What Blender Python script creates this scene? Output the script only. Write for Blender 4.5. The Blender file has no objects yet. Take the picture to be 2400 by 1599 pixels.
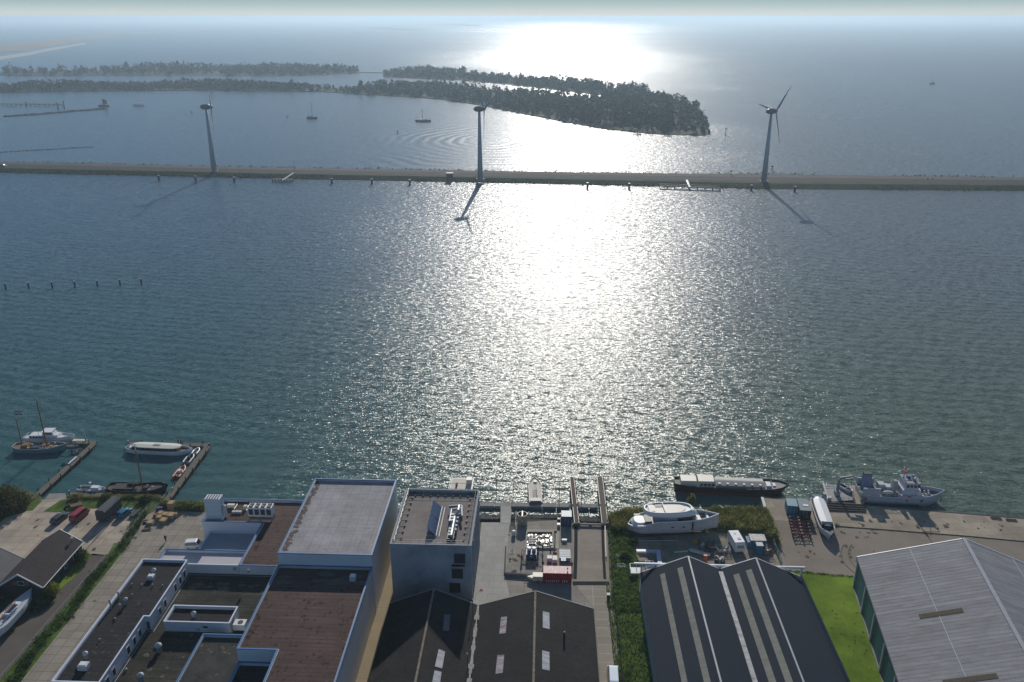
import bpy, math, random
import numpy as np
from mathutils import Vector, Matrix
R = math.radians
scene = bpy.context.scene
C = scene.collection

# ------------------------------------------------------------------ camera
CAM_H = 110.0; FPX = 1950.0; PITCH = math.atan(760 / FPX); HEAD = R(2.3)
cd = bpy.data.cameras.new('camera'); cam = bpy.data.objects.new('camera', cd); C.objects.link(cam)
cd.sensor_width = 36; cd.lens = 36 * FPX / 2400; cd.clip_start = 1; cd.clip_end = 300000
cam.location = (0, 0, CAM_H); cam.rotation_euler = (math.pi / 2 - PITCH, 0, HEAD)
scene.camera = cam
# ------------------------------------------------------------------ daylight
SUN_EL, SUN_AZ = R(24), R(1.3)          # azimuth clockwise from +Y
w = bpy.data.worlds.new('World'); scene.world = w; w.use_nodes = True
wn = w.node_tree; wn.nodes.clear()
sky = wn.nodes.new('ShaderNodeTexSky'); sky.sky_type = 'NISHITA'; sky.sun_disc = False
sky.sun_elevation = SUN_EL; sky.sun_rotation = SUN_AZ; sky.altitude = 0
sky.air_density = 1.0; sky.dust_density = .6; sky.ozone_density = 3
bg = wn.nodes.new('ShaderNodeBackground'); bg.inputs[1].default_value = 0.052
wo = wn.nodes.new('ShaderNodeOutputWorld')
gw = wn.nodes.new('ShaderNodeNewGeometry'); sw = wn.nodes.new('ShaderNodeSeparateXYZ'); wn.links.new(gw.outputs['Incoming'], sw.inputs[0])
el = wn.nodes.new('ShaderNodeMath'); el.operation = 'MULTIPLY'; el.inputs[1].default_value = -1; wn.links.new(sw.outputs[2], el.inputs[0])
rp = wn.nodes.new('ShaderNodeValToRGB'); wn.links.new(el.outputs[0], rp.inputs[0]); rp.color_ramp.interpolation = 'EASE'     # milky veil of moist air low over the lake
rp.color_ramp.elements[0].color = (.97, .97, .97, 1); rp.color_ramp.elements[0].position = .0; rp.color_ramp.elements[1].color = (.12, .12, .12, 1); rp.color_ramp.elements[1].position = .42
vr = wn.nodes.new('ShaderNodeValToRGB'); wn.links.new(el.outputs[0], vr.inputs[0]); ve = vr.color_ramp.elements
ve[0].position = 0; ve[0].color = (.84, .88, .84, 1); ve[1].position = .45; ve[1].color = (.10, .27, .62, 1)
for q_, c_ in ((.005, (.80, .86, .83, 1)), (.012, (.54, .70, .73, 1)), (.021, (.38, .58, .66, 1)), (.12, (.28, .50, .78, 1))): e_ = ve.new(q_); e_.color = c_
vx = wn.nodes.new('ShaderNodeVectorMath'); vx.operation = 'SCALE'; vx.inputs['Scale'].default_value = 13; wn.links.new(vr.outputs[0], vx.inputs[0])
mw = wn.nodes.new('ShaderNodeMix'); mw.data_type = 'RGBA'; wn.links.new(vx.outputs[0], mw.inputs[7])
wn.links.new(rp.outputs[0], mw.inputs[0]); wn.links.new(sky.outputs[0], mw.inputs[6]); wn.links.new(mw.outputs[2], bg.inputs[0]); wn.links.new(bg.outputs[0], wo.inputs[0])
sl = bpy.data.lights.new('sun', 'SUN'); sl.energy = 3.5; sl.angle = R(0.5); sl.color = (1, .94, .85)
so = bpy.data.objects.new('sun', sl); C.objects.link(so)
sd = Vector((math.sin(SUN_AZ) * math.cos(SUN_EL), math.cos(SUN_AZ) * math.cos(SUN_EL), math.sin(SUN_EL)))
so.rotation_euler = sd.to_track_quat('Z', 'Y').to_euler(); so.location = (0, 60, 160)
vs = scene.view_settings; vs.view_transform = 'Standard'; vs.look = 'None'; vs.exposure = 0.18; vs.gamma = 1
cy = scene.cycles; cy.use_denoising = True; cy.volume_bounces = 1; cy.max_bounces = 6; cy.diffuse_bounces = 2
cy.glossy_bounces = 3; cy.transparent_max_bounces = 6; cy.sample_clamp_indirect = 4; cy.caustics_reflective = False

# ------------------------------------------------------------------ surveying: photo point -> ground point at height z
SP, CP = math.sin(PITCH), math.cos(PITCH)
VIEW = {'s': (0, 0, 1), '1': (0, 900, 3.92), '2': (0, 1200, 3.923), '3': (400, 1100, 3.92), '4': (880, 1080, 3.92), '5': (800, 1300, 3.363),
        '6': (1400, 1100, 4.708), 'a': (1800, 1050, 3.92), 'b': (1900, 1250, 4.492), 'c': (0, 120, 3.92), 'd': (600, 120, 3.92),
        'e': (1200, 120, 3.92), 'f': (1700, 120, 3.363), 'g': (1180, 1170, 7.467), 'h': (1460, 1180, 9.416), 'i': (2000, 1080, 10.7),
        'j': (0, 960, 9.81), 'k': (320, 1150, 10.7), 'n': (1200, 0, 1.9617), 'm': (0, 0, 1.9617)}
LAND = 1.2
def P(k, x, y, z=LAND):
    ox, oy, s = VIEW[k]
    t = (oy + y / s - 800) / FPX; q = (ox + x / s - 1200) / FPX
    Z = (CAM_H - z) / (SP + t * CP); X, Y = q * Z, Z * (CP - t * SP)
    c, n = math.cos(HEAD), math.sin(HEAD)
    return Vector((X * c - Y * n, X * n + Y * c, z))
def PS(k, pts, z=LAND): return [P(k, x, y, z) for x, y in pts]

# ------------------------------------------------------------------ helpers
rnd = random.Random(7)
class MB:
    def __init__(s): s.v = []; s.f = []
    def add(s, v, f):
        b = len(s.v); s.v += [tuple(q) for q in v]; s.f += [tuple(i + b for i in t) for t in f]; return s
    def box(s, x0, x1, y0, y1, z0, z1, rz=0, piv=None, tz=0):
        v = [(x, y, z) for z in (z0, z1) for x, y in ((x0, y0), (x1, y0), (x1, y1), (x0, y1))]
        if rz:
            px, py = piv if piv else ((x0 + x1) / 2, (y0 + y1) / 2); c, n = math.cos(rz), math.sin(rz)
            v = [(px + (x - px) * c - (y - py) * n, py + (x - px) * n + (y - py) * c, z) for x, y, z in v]
        return s.add(v, [(3, 2, 1, 0), (4, 5, 6, 7), (0, 1, 5, 4), (1, 2, 6, 5), (2, 3, 7, 6), (3, 0, 4, 7)])
    def prism(s, poly, z0, z1):
        n = len(poly); v = [(p[0], p[1], z0) for p in poly] + [(p[0], p[1], z1) for p in poly]
        return s.add(v, [tuple(range(n - 1, -1, -1)), tuple(range(n, 2 * n))] + [(i, (i + 1) % n, n + (i + 1) % n, n + i) for i in range(n)])
    def quad(s, *p): return s.add(p, [tuple(range(len(p)))])
    def tube(s, a, b, r0, r1=None, n=8, cap=True):
        a, b = Vector(a), Vector(b); r1 = r0 if r1 is None else r1; d = (b - a)
        if d.length < 1e-6: return s
        d.normalize(); u = d.cross(Vector((0, 0, 1) if abs(d.z) < .9 else (1, 0, 0))).normalized(); w_ = d.cross(u)
        v = []
        for c, r in ((a, r0), (b, r1)):
            for i in range(n):
                t = 2 * math.pi * i / n; v.append(c + (u * math.cos(t) + w_ * math.sin(t)) * r)
        f = [(i, (i + 1) % n, n + (i + 1) % n, n + i) for i in range(n)]
        if cap: f += [tuple(range(n - 1, -1, -1)), tuple(range(n, 2 * n))]
        return s.add(v, f)
    def path(s, pts, r, n=6):
        for a, b in zip(pts, pts[1:]): s.tube(a, b, r, n=n)
        return s
    def bar(s, a, b, wd, h):      # rectangular bar, top edge centred on the line
        a, b = Vector(a), Vector(b); d = (b - a); L_ = Vector((-d.y, d.x, 0)); L_ = L_.normalized() * wd / 2 if L_.length > 1e-6 else Vector((wd / 2, 0, 0))
        z = Vector((0, 0, h))
        v = [a - L_ - z, a + L_ - z, b + L_ - z, b - L_ - z, a - L_, a + L_, b + L_, b - L_]
        return s.add(v, [(3, 2, 1, 0), (4, 5, 6, 7), (0, 1, 5, 4), (1, 2, 6, 5), (2, 3, 7, 6), (3, 0, 4, 7)])
    def ell(s, c, r, n=10, m=6, z0=-1.0):
        rings = []
        for j in range(m + 1):
            t = -math.pi / 2 + math.pi * j / m; zz = max(math.sin(t), z0)
            rings.append([(c[0] + r[0] * math.cos(t) * math.cos(2 * math.pi * i / n), c[1] + r[1] * math.cos(t) * math.sin(2 * math.pi * i / n), c[2] + r[2] * zz) for i in range(n)])
        return s.loft(rings, True)
    def loft(s, rings, closed=True, caps=True):
        n = len(rings[0]); v = [p for r in rings for p in r]; f = []
        for j in range(len(rings) - 1):
            for i in range(n if closed else n - 1):
                k = (i + 1) % n; f.append((j * n + i, j * n + k, (j + 1) * n + k, (j + 1) * n + i))
        if caps and closed: f += [tuple(range(n - 1, -1, -1)), tuple((len(rings) - 1) * n + i for i in range(n))]
        return s.add(v, f)
    def leaves(s, c, r, n, sz, seed=0, flat=.0, hollow=.35):   # cloud of small leaf faces in an ellipsoid
        g = np.random.default_rng(abs(seed) + int(abs(c[0] * 13 + c[1] * 7)))
        d = g.normal(size=(n, 3)); d /= np.linalg.norm(d, axis=1)[:, None]
        rad = g.uniform(hollow, 1, n) ** .6; lump = 1 + .22 * np.sin(d[:, 0] * 5 + c[0]) * np.cos(d[:, 1] * 5 + c[1]) + .1 * g.normal(size=n)
        p = np.array([c[0], c[1], c[2]]) + d * (rad * lump)[:, None] * np.array(r)
        a = g.normal(size=(n, 3)); b = g.normal(size=(n, 3)); a /= np.linalg.norm(a, axis=1)[:, None]; b /= np.linalg.norm(b, axis=1)[:, None]
        z = (sz * g.uniform(.6, 1.4, n))[:, None]
        q = np.stack([p - a * z, p + b * z * .8, p + a * z, p - b * z * .7], 1).reshape(-1, 3)
        k = len(s.v); s.v += [tuple(x) for x in q.tolist()]; s.f += [(k + 4 * i, k + 4 * i + 1, k + 4 * i + 2, k + 4 * i + 3) for i in range(n)]
        return s
    def blades(s, pts, h, wd, lean=.3):      # upright grass or reed blades
        for x, y, z in pts:
            t = rnd.uniform(0, 6.283); hh = h * rnd.uniform(.6, 1.25); dx, dy = math.cos(t) * wd, math.sin(t) * wd
            lx, ly = rnd.uniform(-lean, lean) * hh, rnd.uniform(-lean, lean) * hh
            s.add([(x - dx, y - dy, z), (x + dx, y + dy, z), (x + lx + dx * .5, y + ly + dy * .5, z + hh), (x + lx - dx * .5, y + ly - dy * .5, z + hh * .9)], [(0, 1, 2, 3)])
        return s
    def build(s, name, mat, parent=None, smooth=False):
        me = bpy.data.meshes.new(name); me.from_pydata(s.v, [], s.f); me.update()
        if smooth: me.polygons.foreach_set('use_smooth', [True] * len(me.polygons))
        if mat: me.materials.append(mat)
        o = bpy.data.objects.new(name, me); C.objects.link(o); o.parent = parent
        return o
def tag(o, label=None, cat=None, group=None, kind=None):
    if label: o['label'] = label
    if cat: o['category'] = cat
    if group: o['group'] = group
    if kind: o['kind'] = kind
    return o
def T(name, label, cat, loc=(0, 0, 0), rz=0, group=None):
    o = bpy.data.objects.new(name, None); C.objects.link(o); o.empty_display_size = .5
    o.location = loc; o.rotation_euler = (0, 0, rz); return tag(o, label, cat, group)
def struct(o): o['kind'] = 'structure'; return o
def dup(root, loc, rz, label=None, group=None, sc=None):
    r = root.copy(); C.objects.link(r); r.location = loc; r.rotation_euler = (0, 0, rz)
    if label: r['label'] = label
    if group: r['group'] = group
    if sc: r.scale = sc
    for ch in list(root.children):
        c = ch.copy(); C.objects.link(c); c.parent = r
        for g in ch.children:
            d = g.copy(); C.objects.link(d); d.parent = c
    return r
def inpoly(x, y, poly):
    r = False; n = len(poly); j = n - 1
    for i in range(n):
        xi, yi, xj, yj = poly[i][0], poly[i][1], poly[j][0], poly[j][1]
        if (yi > y) != (yj > y) and x < (xj - xi) * (y - yi) / (yj - yi) + xi: r = not r
        j = i
    return r
def scatter(poly, n, g=None):
    g = g or rnd; xs = [p[0] for p in poly]; ys = [p[1] for p in poly]; out = []; k = 0
    while len(out) < n and k < n * 40:
        k += 1; x, y = g.uniform(min(xs), max(xs)), g.uniform(min(ys), max(ys))
        if inpoly(x, y, poly): out.append((x, y))
    return out

# ------------------------------------------------------------------ materials
_m = {}
def mat(name, col, rough=.8, var=.25, sc=1.5, metal=0, spec=.4, bump=0, bsc=None, stretch=(1, 1, 1), col2=None, fine=True, emit=None):
    if name in _m: return _m[name]
    m = bpy.data.materials.new(name); m.use_nodes = True; nt = m.node_tree; N, L_ = nt.nodes, nt.links
    b = N['Principled BSDF']; b.inputs['Roughness'].default_value = rough; b.inputs['Metallic'].default_value = metal
    b.inputs['Specular IOR Level'].default_value = spec if rough < .75 else min(spec, .1)
    tc = N.new('ShaderNodeTexCoord'); mp = N.new('ShaderNodeMapping'); mp.inputs['Scale'].default_value = stretch
    L_.new(tc.outputs['Object'], mp.inputs[0])
    n1 = N.new('ShaderNodeTexNoise'); n1.inputs['Scale'].default_value = sc; n1.inputs['Detail'].default_value = 6; n1.inputs['Roughness'].default_value = .65
    L_.new(mp.outputs[0], n1.inputs[0])
    cr = N.new('ShaderNodeValToRGB'); L_.new(n1.outputs[0], cr.inputs[0])
    e = cr.color_ramp.elements; e[0].position = .3; e[1].position = .7
    lo = [c * (1 - var) for c in col]; hi = [min(1, c * (1 + var)) for c in (col2 or col)]
    e[0].color = (*lo, 1); e[1].color = (*hi, 1)
    L_.new(cr.outputs[0], b.inputs['Base Color'])
    if bump:
        n2 = N.new('ShaderNodeTexNoise'); n2.inputs['Scale'].default_value = bsc or sc * 4; n2.inputs['Detail'].default_value = 4
        L_.new(mp.outputs[0], n2.inputs[0]); bp = N.new('ShaderNodeBump'); bp.inputs['Strength'].default_value = bump; bp.inputs['Distance'].default_value = .1
        L_.new(n2.outputs[0], bp.inputs['Height']); L_.new(bp.outputs[0], b.inputs['Normal'])
    if emit:
        b.inputs['Emission Color'].default_value = (*emit[0], 1); b.inputs['Emission Strength'].default_value = emit[1]
    _m[name] = m; return m
def leafmat(name, col, col2, sc=.6, tl=.35):
    if name in _m: return _m[name]
    m = mat(name, col, .75, .35, sc, spec=.15, col2=col2); nt = m.node_tree; b = nt.nodes['Principled BSDF']
    tr = nt.nodes.new('ShaderNodeBsdfTranslucent'); mx = nt.nodes.new('ShaderNodeMixShader'); mx.inputs[0].default_value = tl
    cr = [n for n in nt.nodes if n.type == 'VALTORGB'][0]; nt.links.new(cr.outputs[0], tr.inputs[0])
    out = nt.nodes['Material Output']; nt.links.new(b.outputs[0], mx.inputs[1]); nt.links.new(tr.outputs[0], mx.inputs[2]); nt.links.new(mx.outputs[0], out.inputs[0])
    return m
def slabmat(name, col, bw, bh, var=.12, joint=.45, off=0.0, msize=.035, rot=0, stain=.25, col2=None, specks=0, streak=0):
    m = bpy.data.materials.new(name); m.use_nodes = True; nt = m.node_tree; N, L_ = nt.nodes, nt.links; b = N['Principled BSDF']
    b.inputs['Roughness'].default_value = .85; b.inputs['Specular IOR Level'].default_value = .12
    tc = N.new('ShaderNodeTexCoord'); mp = N.new('ShaderNodeMapping'); mp.inputs['Rotation'].default_value = (0, 0, rot); L_.new(tc.outputs['Object'], mp.inputs[0])
    wn_ = N.new('ShaderNodeTexNoise'); wn_.inputs['Scale'].default_value = .8; L_.new(mp.outputs[0], wn_.inputs[0])
    wm = N.new('ShaderNodeMix'); wm.data_type = 'RGBA'; wm.blend_type = 'LINEAR_LIGHT'; wm.inputs[0].default_value = .06
    L_.new(mp.outputs[0], wm.inputs[6]); L_.new(wn_.outputs['Color'], wm.inputs[7])
    br = N.new('ShaderNodeTexBrick'); L_.new(wm.outputs[2], br.inputs[0]); br.offset = off; br.squash = 1
    br.inputs['Scale'].default_value = 1; br.inputs['Brick Width'].default_value = bw; br.inputs['Row Height'].default_value = bh
    br.inputs['Mortar Size'].default_value = msize; br.inputs['Mortar Smooth'].default_value = .3; br.inputs['Bias'].default_value = 0
    br.inputs['Color1'].default_value = (*[c * (1 - var) for c in col], 1); br.inputs['Color2'].default_value = (*[c * (1 + var) for c in (col2 or col)], 1)
    br.inputs['Mortar'].default_value = (*[c * joint for c in col], 1)
    n1 = N.new('ShaderNodeTexNoise'); n1.inputs['Scale'].default_value = .16; n1.inputs['Detail'].default_value = 9; n1.inputs['Roughness'].default_value = .7
    L_.new(mp.outputs[0], n1.inputs[0]); mr = N.new('ShaderNodeMapRange'); mr.inputs[1].default_value = .3; mr.inputs[2].default_value = .7
    mr.inputs[3].default_value = 1 - stain; mr.inputs[4].default_value = 1 + stain * .6; L_.new(n1.outputs[0], mr.inputs[0])
    mx = N.new('ShaderNodeVectorMath'); mx.operation = 'SCALE'; L_.new(br.outputs[0], mx.inputs[0]); L_.new(mr.outputs[0], mx.inputs['Scale'])
    n3 = N.new('ShaderNodeTexNoise'); n3.inputs['Scale'].default_value = 5; n3.inputs['Detail'].default_value = 5; L_.new(mp.outputs[0], n3.inputs[0])
    m3 = N.new('ShaderNodeMapRange'); m3.inputs[1].default_value = .3; m3.inputs[2].default_value = .7; m3.inputs[3].default_value = .88; m3.inputs[4].default_value = 1.1; L_.new(n3.outputs[0], m3.inputs[0])
    my = N.new('ShaderNodeVectorMath'); my.operation = 'SCALE'; L_.new(mx.outputs[0], my.inputs[0]); L_.new(m3.outputs[0], my.inputs['Scale'])
    last = my.outputs[0]
    for kind, amt in (('s', specks), ('t', streak)):
        if not amt: continue
        n4 = N.new('ShaderNodeTexNoise'); n4.inputs['Detail'].default_value = 3; m4 = N.new('ShaderNodeMapping'); L_.new(mp.outputs[0], m4.inputs[0]); L_.new(m4.outputs[0], n4.inputs[0])
        if kind == 's': n4.inputs['Scale'].default_value = 1.1; lo_, hi_ = .60, .66
        else: n4.inputs['Scale'].default_value = 1; m4.inputs['Scale'].default_value = (.10, 1.6, 1); lo_, hi_ = .35, .65
        m5 = N.new('ShaderNodeMapRange'); m5.inputs[1].default_value = lo_; m5.inputs[2].default_value = hi_; m5.inputs[3].default_value = 1 if kind == 's' else 1 + amt * .4; m5.inputs[4].default_value = 1 - amt; L_.new(n4.outputs[0], m5.inputs[0])
        sc_ = N.new('ShaderNodeVectorMath'); sc_.operation = 'SCALE'; L_.new(last, sc_.inputs[0]); L_.new(m5.outputs[0], sc_.inputs['Scale']); last = sc_.outputs[0]
    L_.new(last, b.inputs['Base Color']); return m
# ================================================================== WATER
def water_material():
    m = bpy.data.materials.new('lake_water'); m.use_nodes = True; nt = m.node_tree; N, L_ = nt.nodes, nt.links
    b = N['Principled BSDF']; b.inputs['IOR'].default_value = 1.33; b.inputs['Roughness'].default_value = .27; b.inputs['Specular IOR Level'].default_value = .088
    def math_(op, a, c=None, d=None):
        n = N.new('ShaderNodeMath'); n.operation = op
        for i, x in enumerate((a, c, d)):
            if x is None: continue
            if isinstance(x, (int, float)): n.inputs[i].default_value = x
            else: L_.new(x, n.inputs[i])
        return n.outputs[0]
    def vm(op, a, c=None, s=None):
        n = N.new('ShaderNodeVectorMath'); n.operation = op
        for i, x in enumerate((a, c)):
            if x is None: continue
            if isinstance(x, tuple): n.inputs[i].default_value = x
            else: L_.new(x, n.inputs[i])
        if s is not None:
            if isinstance(s, (int, float)): n.inputs['Scale'].default_value = s
            else: L_.new(s, n.inputs['Scale'])
        return n.outputs[0]
    def rng(x, a, c, d, e, sm=True):
        n = N.new('ShaderNodeMapRange'); n.interpolation_type = 'SMOOTHSTEP' if sm else 'LINEAR'; L_.new(x, n.inputs[0])
        for i, q in enumerate((a, c, d, e)): n.inputs[i + 1].default_value = q
        return n.outputs[0]
    g = N.new('ShaderNodeNewGeometry'); pos = g.outputs['Position']; sx = N.new('ShaderNodeSeparateXYZ'); L_.new(pos, sx.inputs[0]); X, Y = sx.outputs[0], sx.outputs[1]
    def slopes(scale, rot, st, det=2, rough=.5):
        mp = N.new('ShaderNodeMapping'); mp.inputs['Rotation'].default_value = (0, 0, rot); mp.inputs['Scale'].default_value = (scale * st[0], scale * st[1], scale); L_.new(pos, mp.inputs[0])
        n = N.new('ShaderNodeTexNoise'); n.inputs['Scale'].default_value = 1; n.inputs['Detail'].default_value = det; n.inputs['Roughness'].default_value = rough; L_.new(mp.outputs[0], n.inputs[0])
        return vm('SUBTRACT', n.outputs['Color'], (.5, .5, .5))
    big = slopes(.26, R(14), (.6, 1.3), 2); mid = slopes(.95, R(-14), (.5, 1.6), 2); fin = slopes(2.6, R(8), (.85, 1.15), 2)
    s = vm('ADD', vm('MULTIPLY', big, (.17, .17, 0)), vm('MULTIPLY', mid, (.84, .80, 0))); s = vm('ADD', s, vm('MULTIPLY', fin, (1.15, .8, 0)))
    # wind: gusty patches, a calm lee behind the causeway and beside the islands, streaks far out
    gust = N.new('ShaderNodeTexNoise'); gust.inputs['Scale'].default_value = .006; gust.inputs['Detail'].default_value = 4; L_.new(pos, gust.inputs[0])
    gf = rng(gust.outputs[0], .3, .7, .86, 1.14)
    stre = N.new('ShaderNodeMapping'); stre.inputs['Scale'].default_value = (.00016, .0009, 1); L_.new(pos, stre.inputs[0])
    st2 = N.new('ShaderNodeTexNoise'); st2.inputs['Scale'].default_value = 1; st2.inputs['Detail'].default_value = 5; L_.new(stre.outputs[0], st2.inputs[0])
    sf = rng(st2.outputs[0], .42, .60, .35, 1.1); far = rng(Y, 2600, 3600, 0, 1)
    ff = math_('ADD', math_('MULTIPLY', sf, far), math_('SUBTRACT', 1, far))
    lee = math_('MULTIPLY', rng(Y, 600, 640, 0, 1), rng(Y, 1250, 1450, 1, 0)); leex = rng(X, -60, 120, 1, 0)
    lf = math_('SUBTRACT', 1, math_('MULTIPLY', math_('MULTIPLY', lee, leex), .62))
    isl = math_('MULTIPLY', rng(math_('ADD', Y, math_('MULTIPLY', math_('MAXIMUM', X, 0), .9)), 1000, 1120, 0, 1), math_('MULTIPLY', rng(Y, 900, 1000, 0, 1), rng(Y, 1900, 2200, 1, 0)))
    isl = math_('MULTIPLY', isl, rng(X, 150, 300, 1, 0)); lf = math_('MULTIPLY', lf, math_('SUBTRACT', 1, math_('MULTIPLY', isl, .45)))
    near = rng(math_('ADD', Y, math_('MULTIPLY', X, -.25)), 500, 590, 0, 1)
    calm = math_('MULTIPLY', rng(Y, 2500, 4300, 0, 1), rng(Y, 5200, 7600, 1, 0)); ff = math_('MULTIPLY', ff, math_('SUBTRACT', 1, math_('MULTIPLY', calm, .6)))
    harb = math_('MULTIPLY', rng(X, -75, -62, 1, 0), rng(Y, 196, 215, 1, 0)); lf = math_('MULTIPLY', lf, math_('SUBTRACT', 1, math_('MULTIPLY', harb, .55)))
    amp = math_('MULTIPLY', math_('MULTIPLY', gf, ff), lf)
    s = vm('SCALE', s, None, amp)
    n3_ = N.new('ShaderNodeTexNoise'); n3_.inputs['Scale'].default_value = .014; n3_.inputs['Detail'].default_value = 3; L_.new(pos, n3_.inputs[0]); st3 = n3_.outputs[0]
    # curved wake of the sailing barge beyond the causeway
    c = WAKE; dx = math_('SUBTRACT', X, c[0]); dy = math_('DIVIDE', math_('SUBTRACT', Y, c[1]), 1.35)
    r = math_('SQRT', math_('ADD', math_('MULTIPLY', dx, dx), math_('MULTIPLY', dy, dy)))
    ph = math_('SINE', math_('ADD', math_('MULTIPLY', r, .55), math_('MULTIPLY', st3, 16))); fall = math_('MULTIPLY', rng(r, 8, 40, 0, 1), rng(r, 80, 175, 1, 0))
    side = math_('MULTIPLY', rng(math_('ADD', dx, math_('MULTIPLY', dy, .4)), -40, 80, 1, .6), rng(Y, 640, 665, 0, 1))
    A = math_('MULTIPLY', math_('MULTIPLY', math_('MULTIPLY', ph, fall), side), math_('MULTIPLY', rng(gust.outputs[0], .38, .6, .25, 1), .07))
    cx = N.new('ShaderNodeCombineXYZ'); L_.new(math_('MULTIPLY', math_('DIVIDE', dx, r), A), cx.inputs[0]); L_.new(math_('MULTIPLY', math_('DIVIDE', dy, r), A), cx.inputs[1])
    s = vm('ADD', s, cx.outputs[0])
    # long low ripples crossing the near basin
    wv = math_('MULTIPLY', math_('SINE', math_('ADD', math_('MULTIPLY', Y, 1.15), math_('ADD', math_('MULTIPLY', X, .22), math_('MULTIPLY', gust.outputs[0], 60)))), .05)
    wv2 = math_('MULTIPLY', math_('SINE', math_('ADD', math_('MULTIPLY', Y, .62), math_('ADD', math_('MULTIPLY', X, -.75), math_('MULTIPLY', st3, 55)))), math_('MULTIPLY', rng(X, -20, 60, .25, 1), .03)); wv = math_('ADD', wv, wv2)
    c2 = N.new('ShaderNodeCombineXYZ'); L_.new(math_('MULTIPLY', wv, rng(Y, 160, 700, 1, .4)), c2.inputs[1]); s = vm('ADD', s, c2.outputs[0])
    n = vm('NORMALIZE', vm('ADD', s, (0, 0, 1))); L_.new(n, b.inputs['Normal'])
    # silty body colour, with sky reflection tones painted in across X and Y
    cn = N.new('ShaderNodeTexNoise'); cn.inputs['Scale'].default_value = .004; cn.inputs['Detail'].default_value = 4; L_.new(pos, cn.inputs[0])
    f = math_('ADD', rng(X, -160, 160, 0, .8), math_('MULTIPLY', math_('SUBTRACT', cn.outputs[0], .5), .5))
    cr = N.new('ShaderNodeValToRGB'); L_.new(f, cr.inputs[0]); e = cr.color_ramp.elements
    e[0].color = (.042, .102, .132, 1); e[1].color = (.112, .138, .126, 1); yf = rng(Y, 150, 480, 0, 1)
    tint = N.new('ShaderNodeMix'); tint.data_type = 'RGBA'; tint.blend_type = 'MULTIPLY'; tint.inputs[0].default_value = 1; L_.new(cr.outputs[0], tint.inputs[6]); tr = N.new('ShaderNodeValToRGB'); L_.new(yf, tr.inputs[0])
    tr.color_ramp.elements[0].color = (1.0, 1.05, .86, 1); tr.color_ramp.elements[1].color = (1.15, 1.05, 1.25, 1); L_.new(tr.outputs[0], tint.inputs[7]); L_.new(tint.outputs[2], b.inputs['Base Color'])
    return m
WAKE = P('s', 1150, 330, 0)
sheet = MB()
xs = [-90000, -6000, -600, 600, 6000, 90000]; ys = [-3000, 0, 700, 6000, 90000]
sheet.v = [(x, y, 0) for y in ys for x in xs]
sheet.f = [(j * 6 + i, j * 6 + i + 1, (j + 1) * 6 + i + 1, (j + 1) * 6 + i) for j in range(4) for i in range(5)]
tag(sheet.build('water', water_material()), kind='structure')

# haze
hz = MB().box(-91000, 91000, -3500, 91000, -3, 117)
hm = bpy.data.materials.new('haze_air'); hm.use_nodes = True; hn = hm.node_tree; hn.nodes.clear()
pv = hn.nodes.new('ShaderNodeVolumePrincipled'); pv.inputs['Color'].default_value = (.66, .85, 1, 1); pv.inputs['Density'].default_value = .00015; pv.inputs['Anisotropy'].default_value = .35
ho = hn.nodes.new('ShaderNodeOutputMaterial'); hn.links.new(pv.outputs[0], ho.inputs['Volume'])
tag(hz.build('haze', hm), 'pale blue haze over the lake', None, None, 'stuff')

# ================================================================== FAR ISLANDS AND SHOALS
M_wood = leafmat('far_foliage', (.010, .022, .010), (.03, .042, .014), .05, .1)
M_wood2 = leafmat('scrub_foliage', (.016, .03, .012), (.05, .055, .02), .04, .1)
M_bank = mat('island_ground', (.012, .02, .007), .95, .4, .05, col2=(.03, .032, .012))
M_sand = mat('sand', (.22, .18, .13), .9, .3, .004)
M_rock = mat('basalt', (.09, .09, .085), .85, .4, 1.2, bump=.6)
M_bark = mat('bark', (.10, .075, .05), .9, .3, 3)
def island(name, pts, h=1.0, m=None):
    poly = [P('s', x, y, 0) for x, y in pts]; b = MB(); n = len(poly); c = sum(poly, Vector()) / n
    inner = [p + (c - p).normalized() * min(8, (c - p).length * .15) for p in poly]
    b.v = [(p.x, p.y, -1) for p in poly] + [(p.x, p.y, .15) for p in poly] + [(p.x, p.y, h) for p in inner]
    b.f = [(i, (i + 1) % n, n + (i + 1) % n, n + i) for i in range(n)] + [(n + i, n + (i + 1) % n, 2 * n + (i + 1) % n, 2 * n + i) for i in range(n)] + [tuple(range(2 * n, 3 * n))]
    struct(b.build(name, m or M_bank)); return poly
farL = [(0, 178), (60, 179), (230, 179), (480, 179), (640, 179), (780, 176), (846, 171), (800, 166), (700, 163), (560, 161), (430, 160), (300, 162), (220, 167), (120, 170), (0, 172)]
farR = [(897, 180), (960, 184), (1060, 188), (1120, 193), (1200, 200), (1300, 211), (1380, 221), (1425, 226), (1500, 228), (1530, 222), (1440, 208), (1350, 198), (1270, 190), (1180, 182), (1080, 174), (1000, 168), (930, 169), (898, 174)]
nearI = [(0, 218), (100, 216), (300, 214), (450, 213), (600, 214), (750, 216), (850, 222), (960, 228), (1050, 235), (1130, 248), (1240, 270), (1330, 288), (1420, 304), (1500, 313), (1580, 318), (1640, 319), (1666, 316), (1660, 298), (1644, 272), (1625, 250), (1580, 235), (1530, 219), (1500, 212), (1460, 218), (1425, 229), (1380, 232), (1250, 222), (1150, 213), (1020, 205), (900, 203), (820, 211), (780, 209), (700, 203), (600, 201), (440, 199), (200, 200), (0, 204)]
pA = island('island', farL); pB = island('island', farR); pC = island('island', nearI)
b = MB(); a0, a1 = P('s', 838, 170.5, 0), P('s', 905, 172, 0); b.bar(a0 + Vector((0, 0, 1.2)), a1 + Vector((0, 0, 1.2)), 10, 2); struct(b.build('breakwater_path', M_rock))
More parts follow.
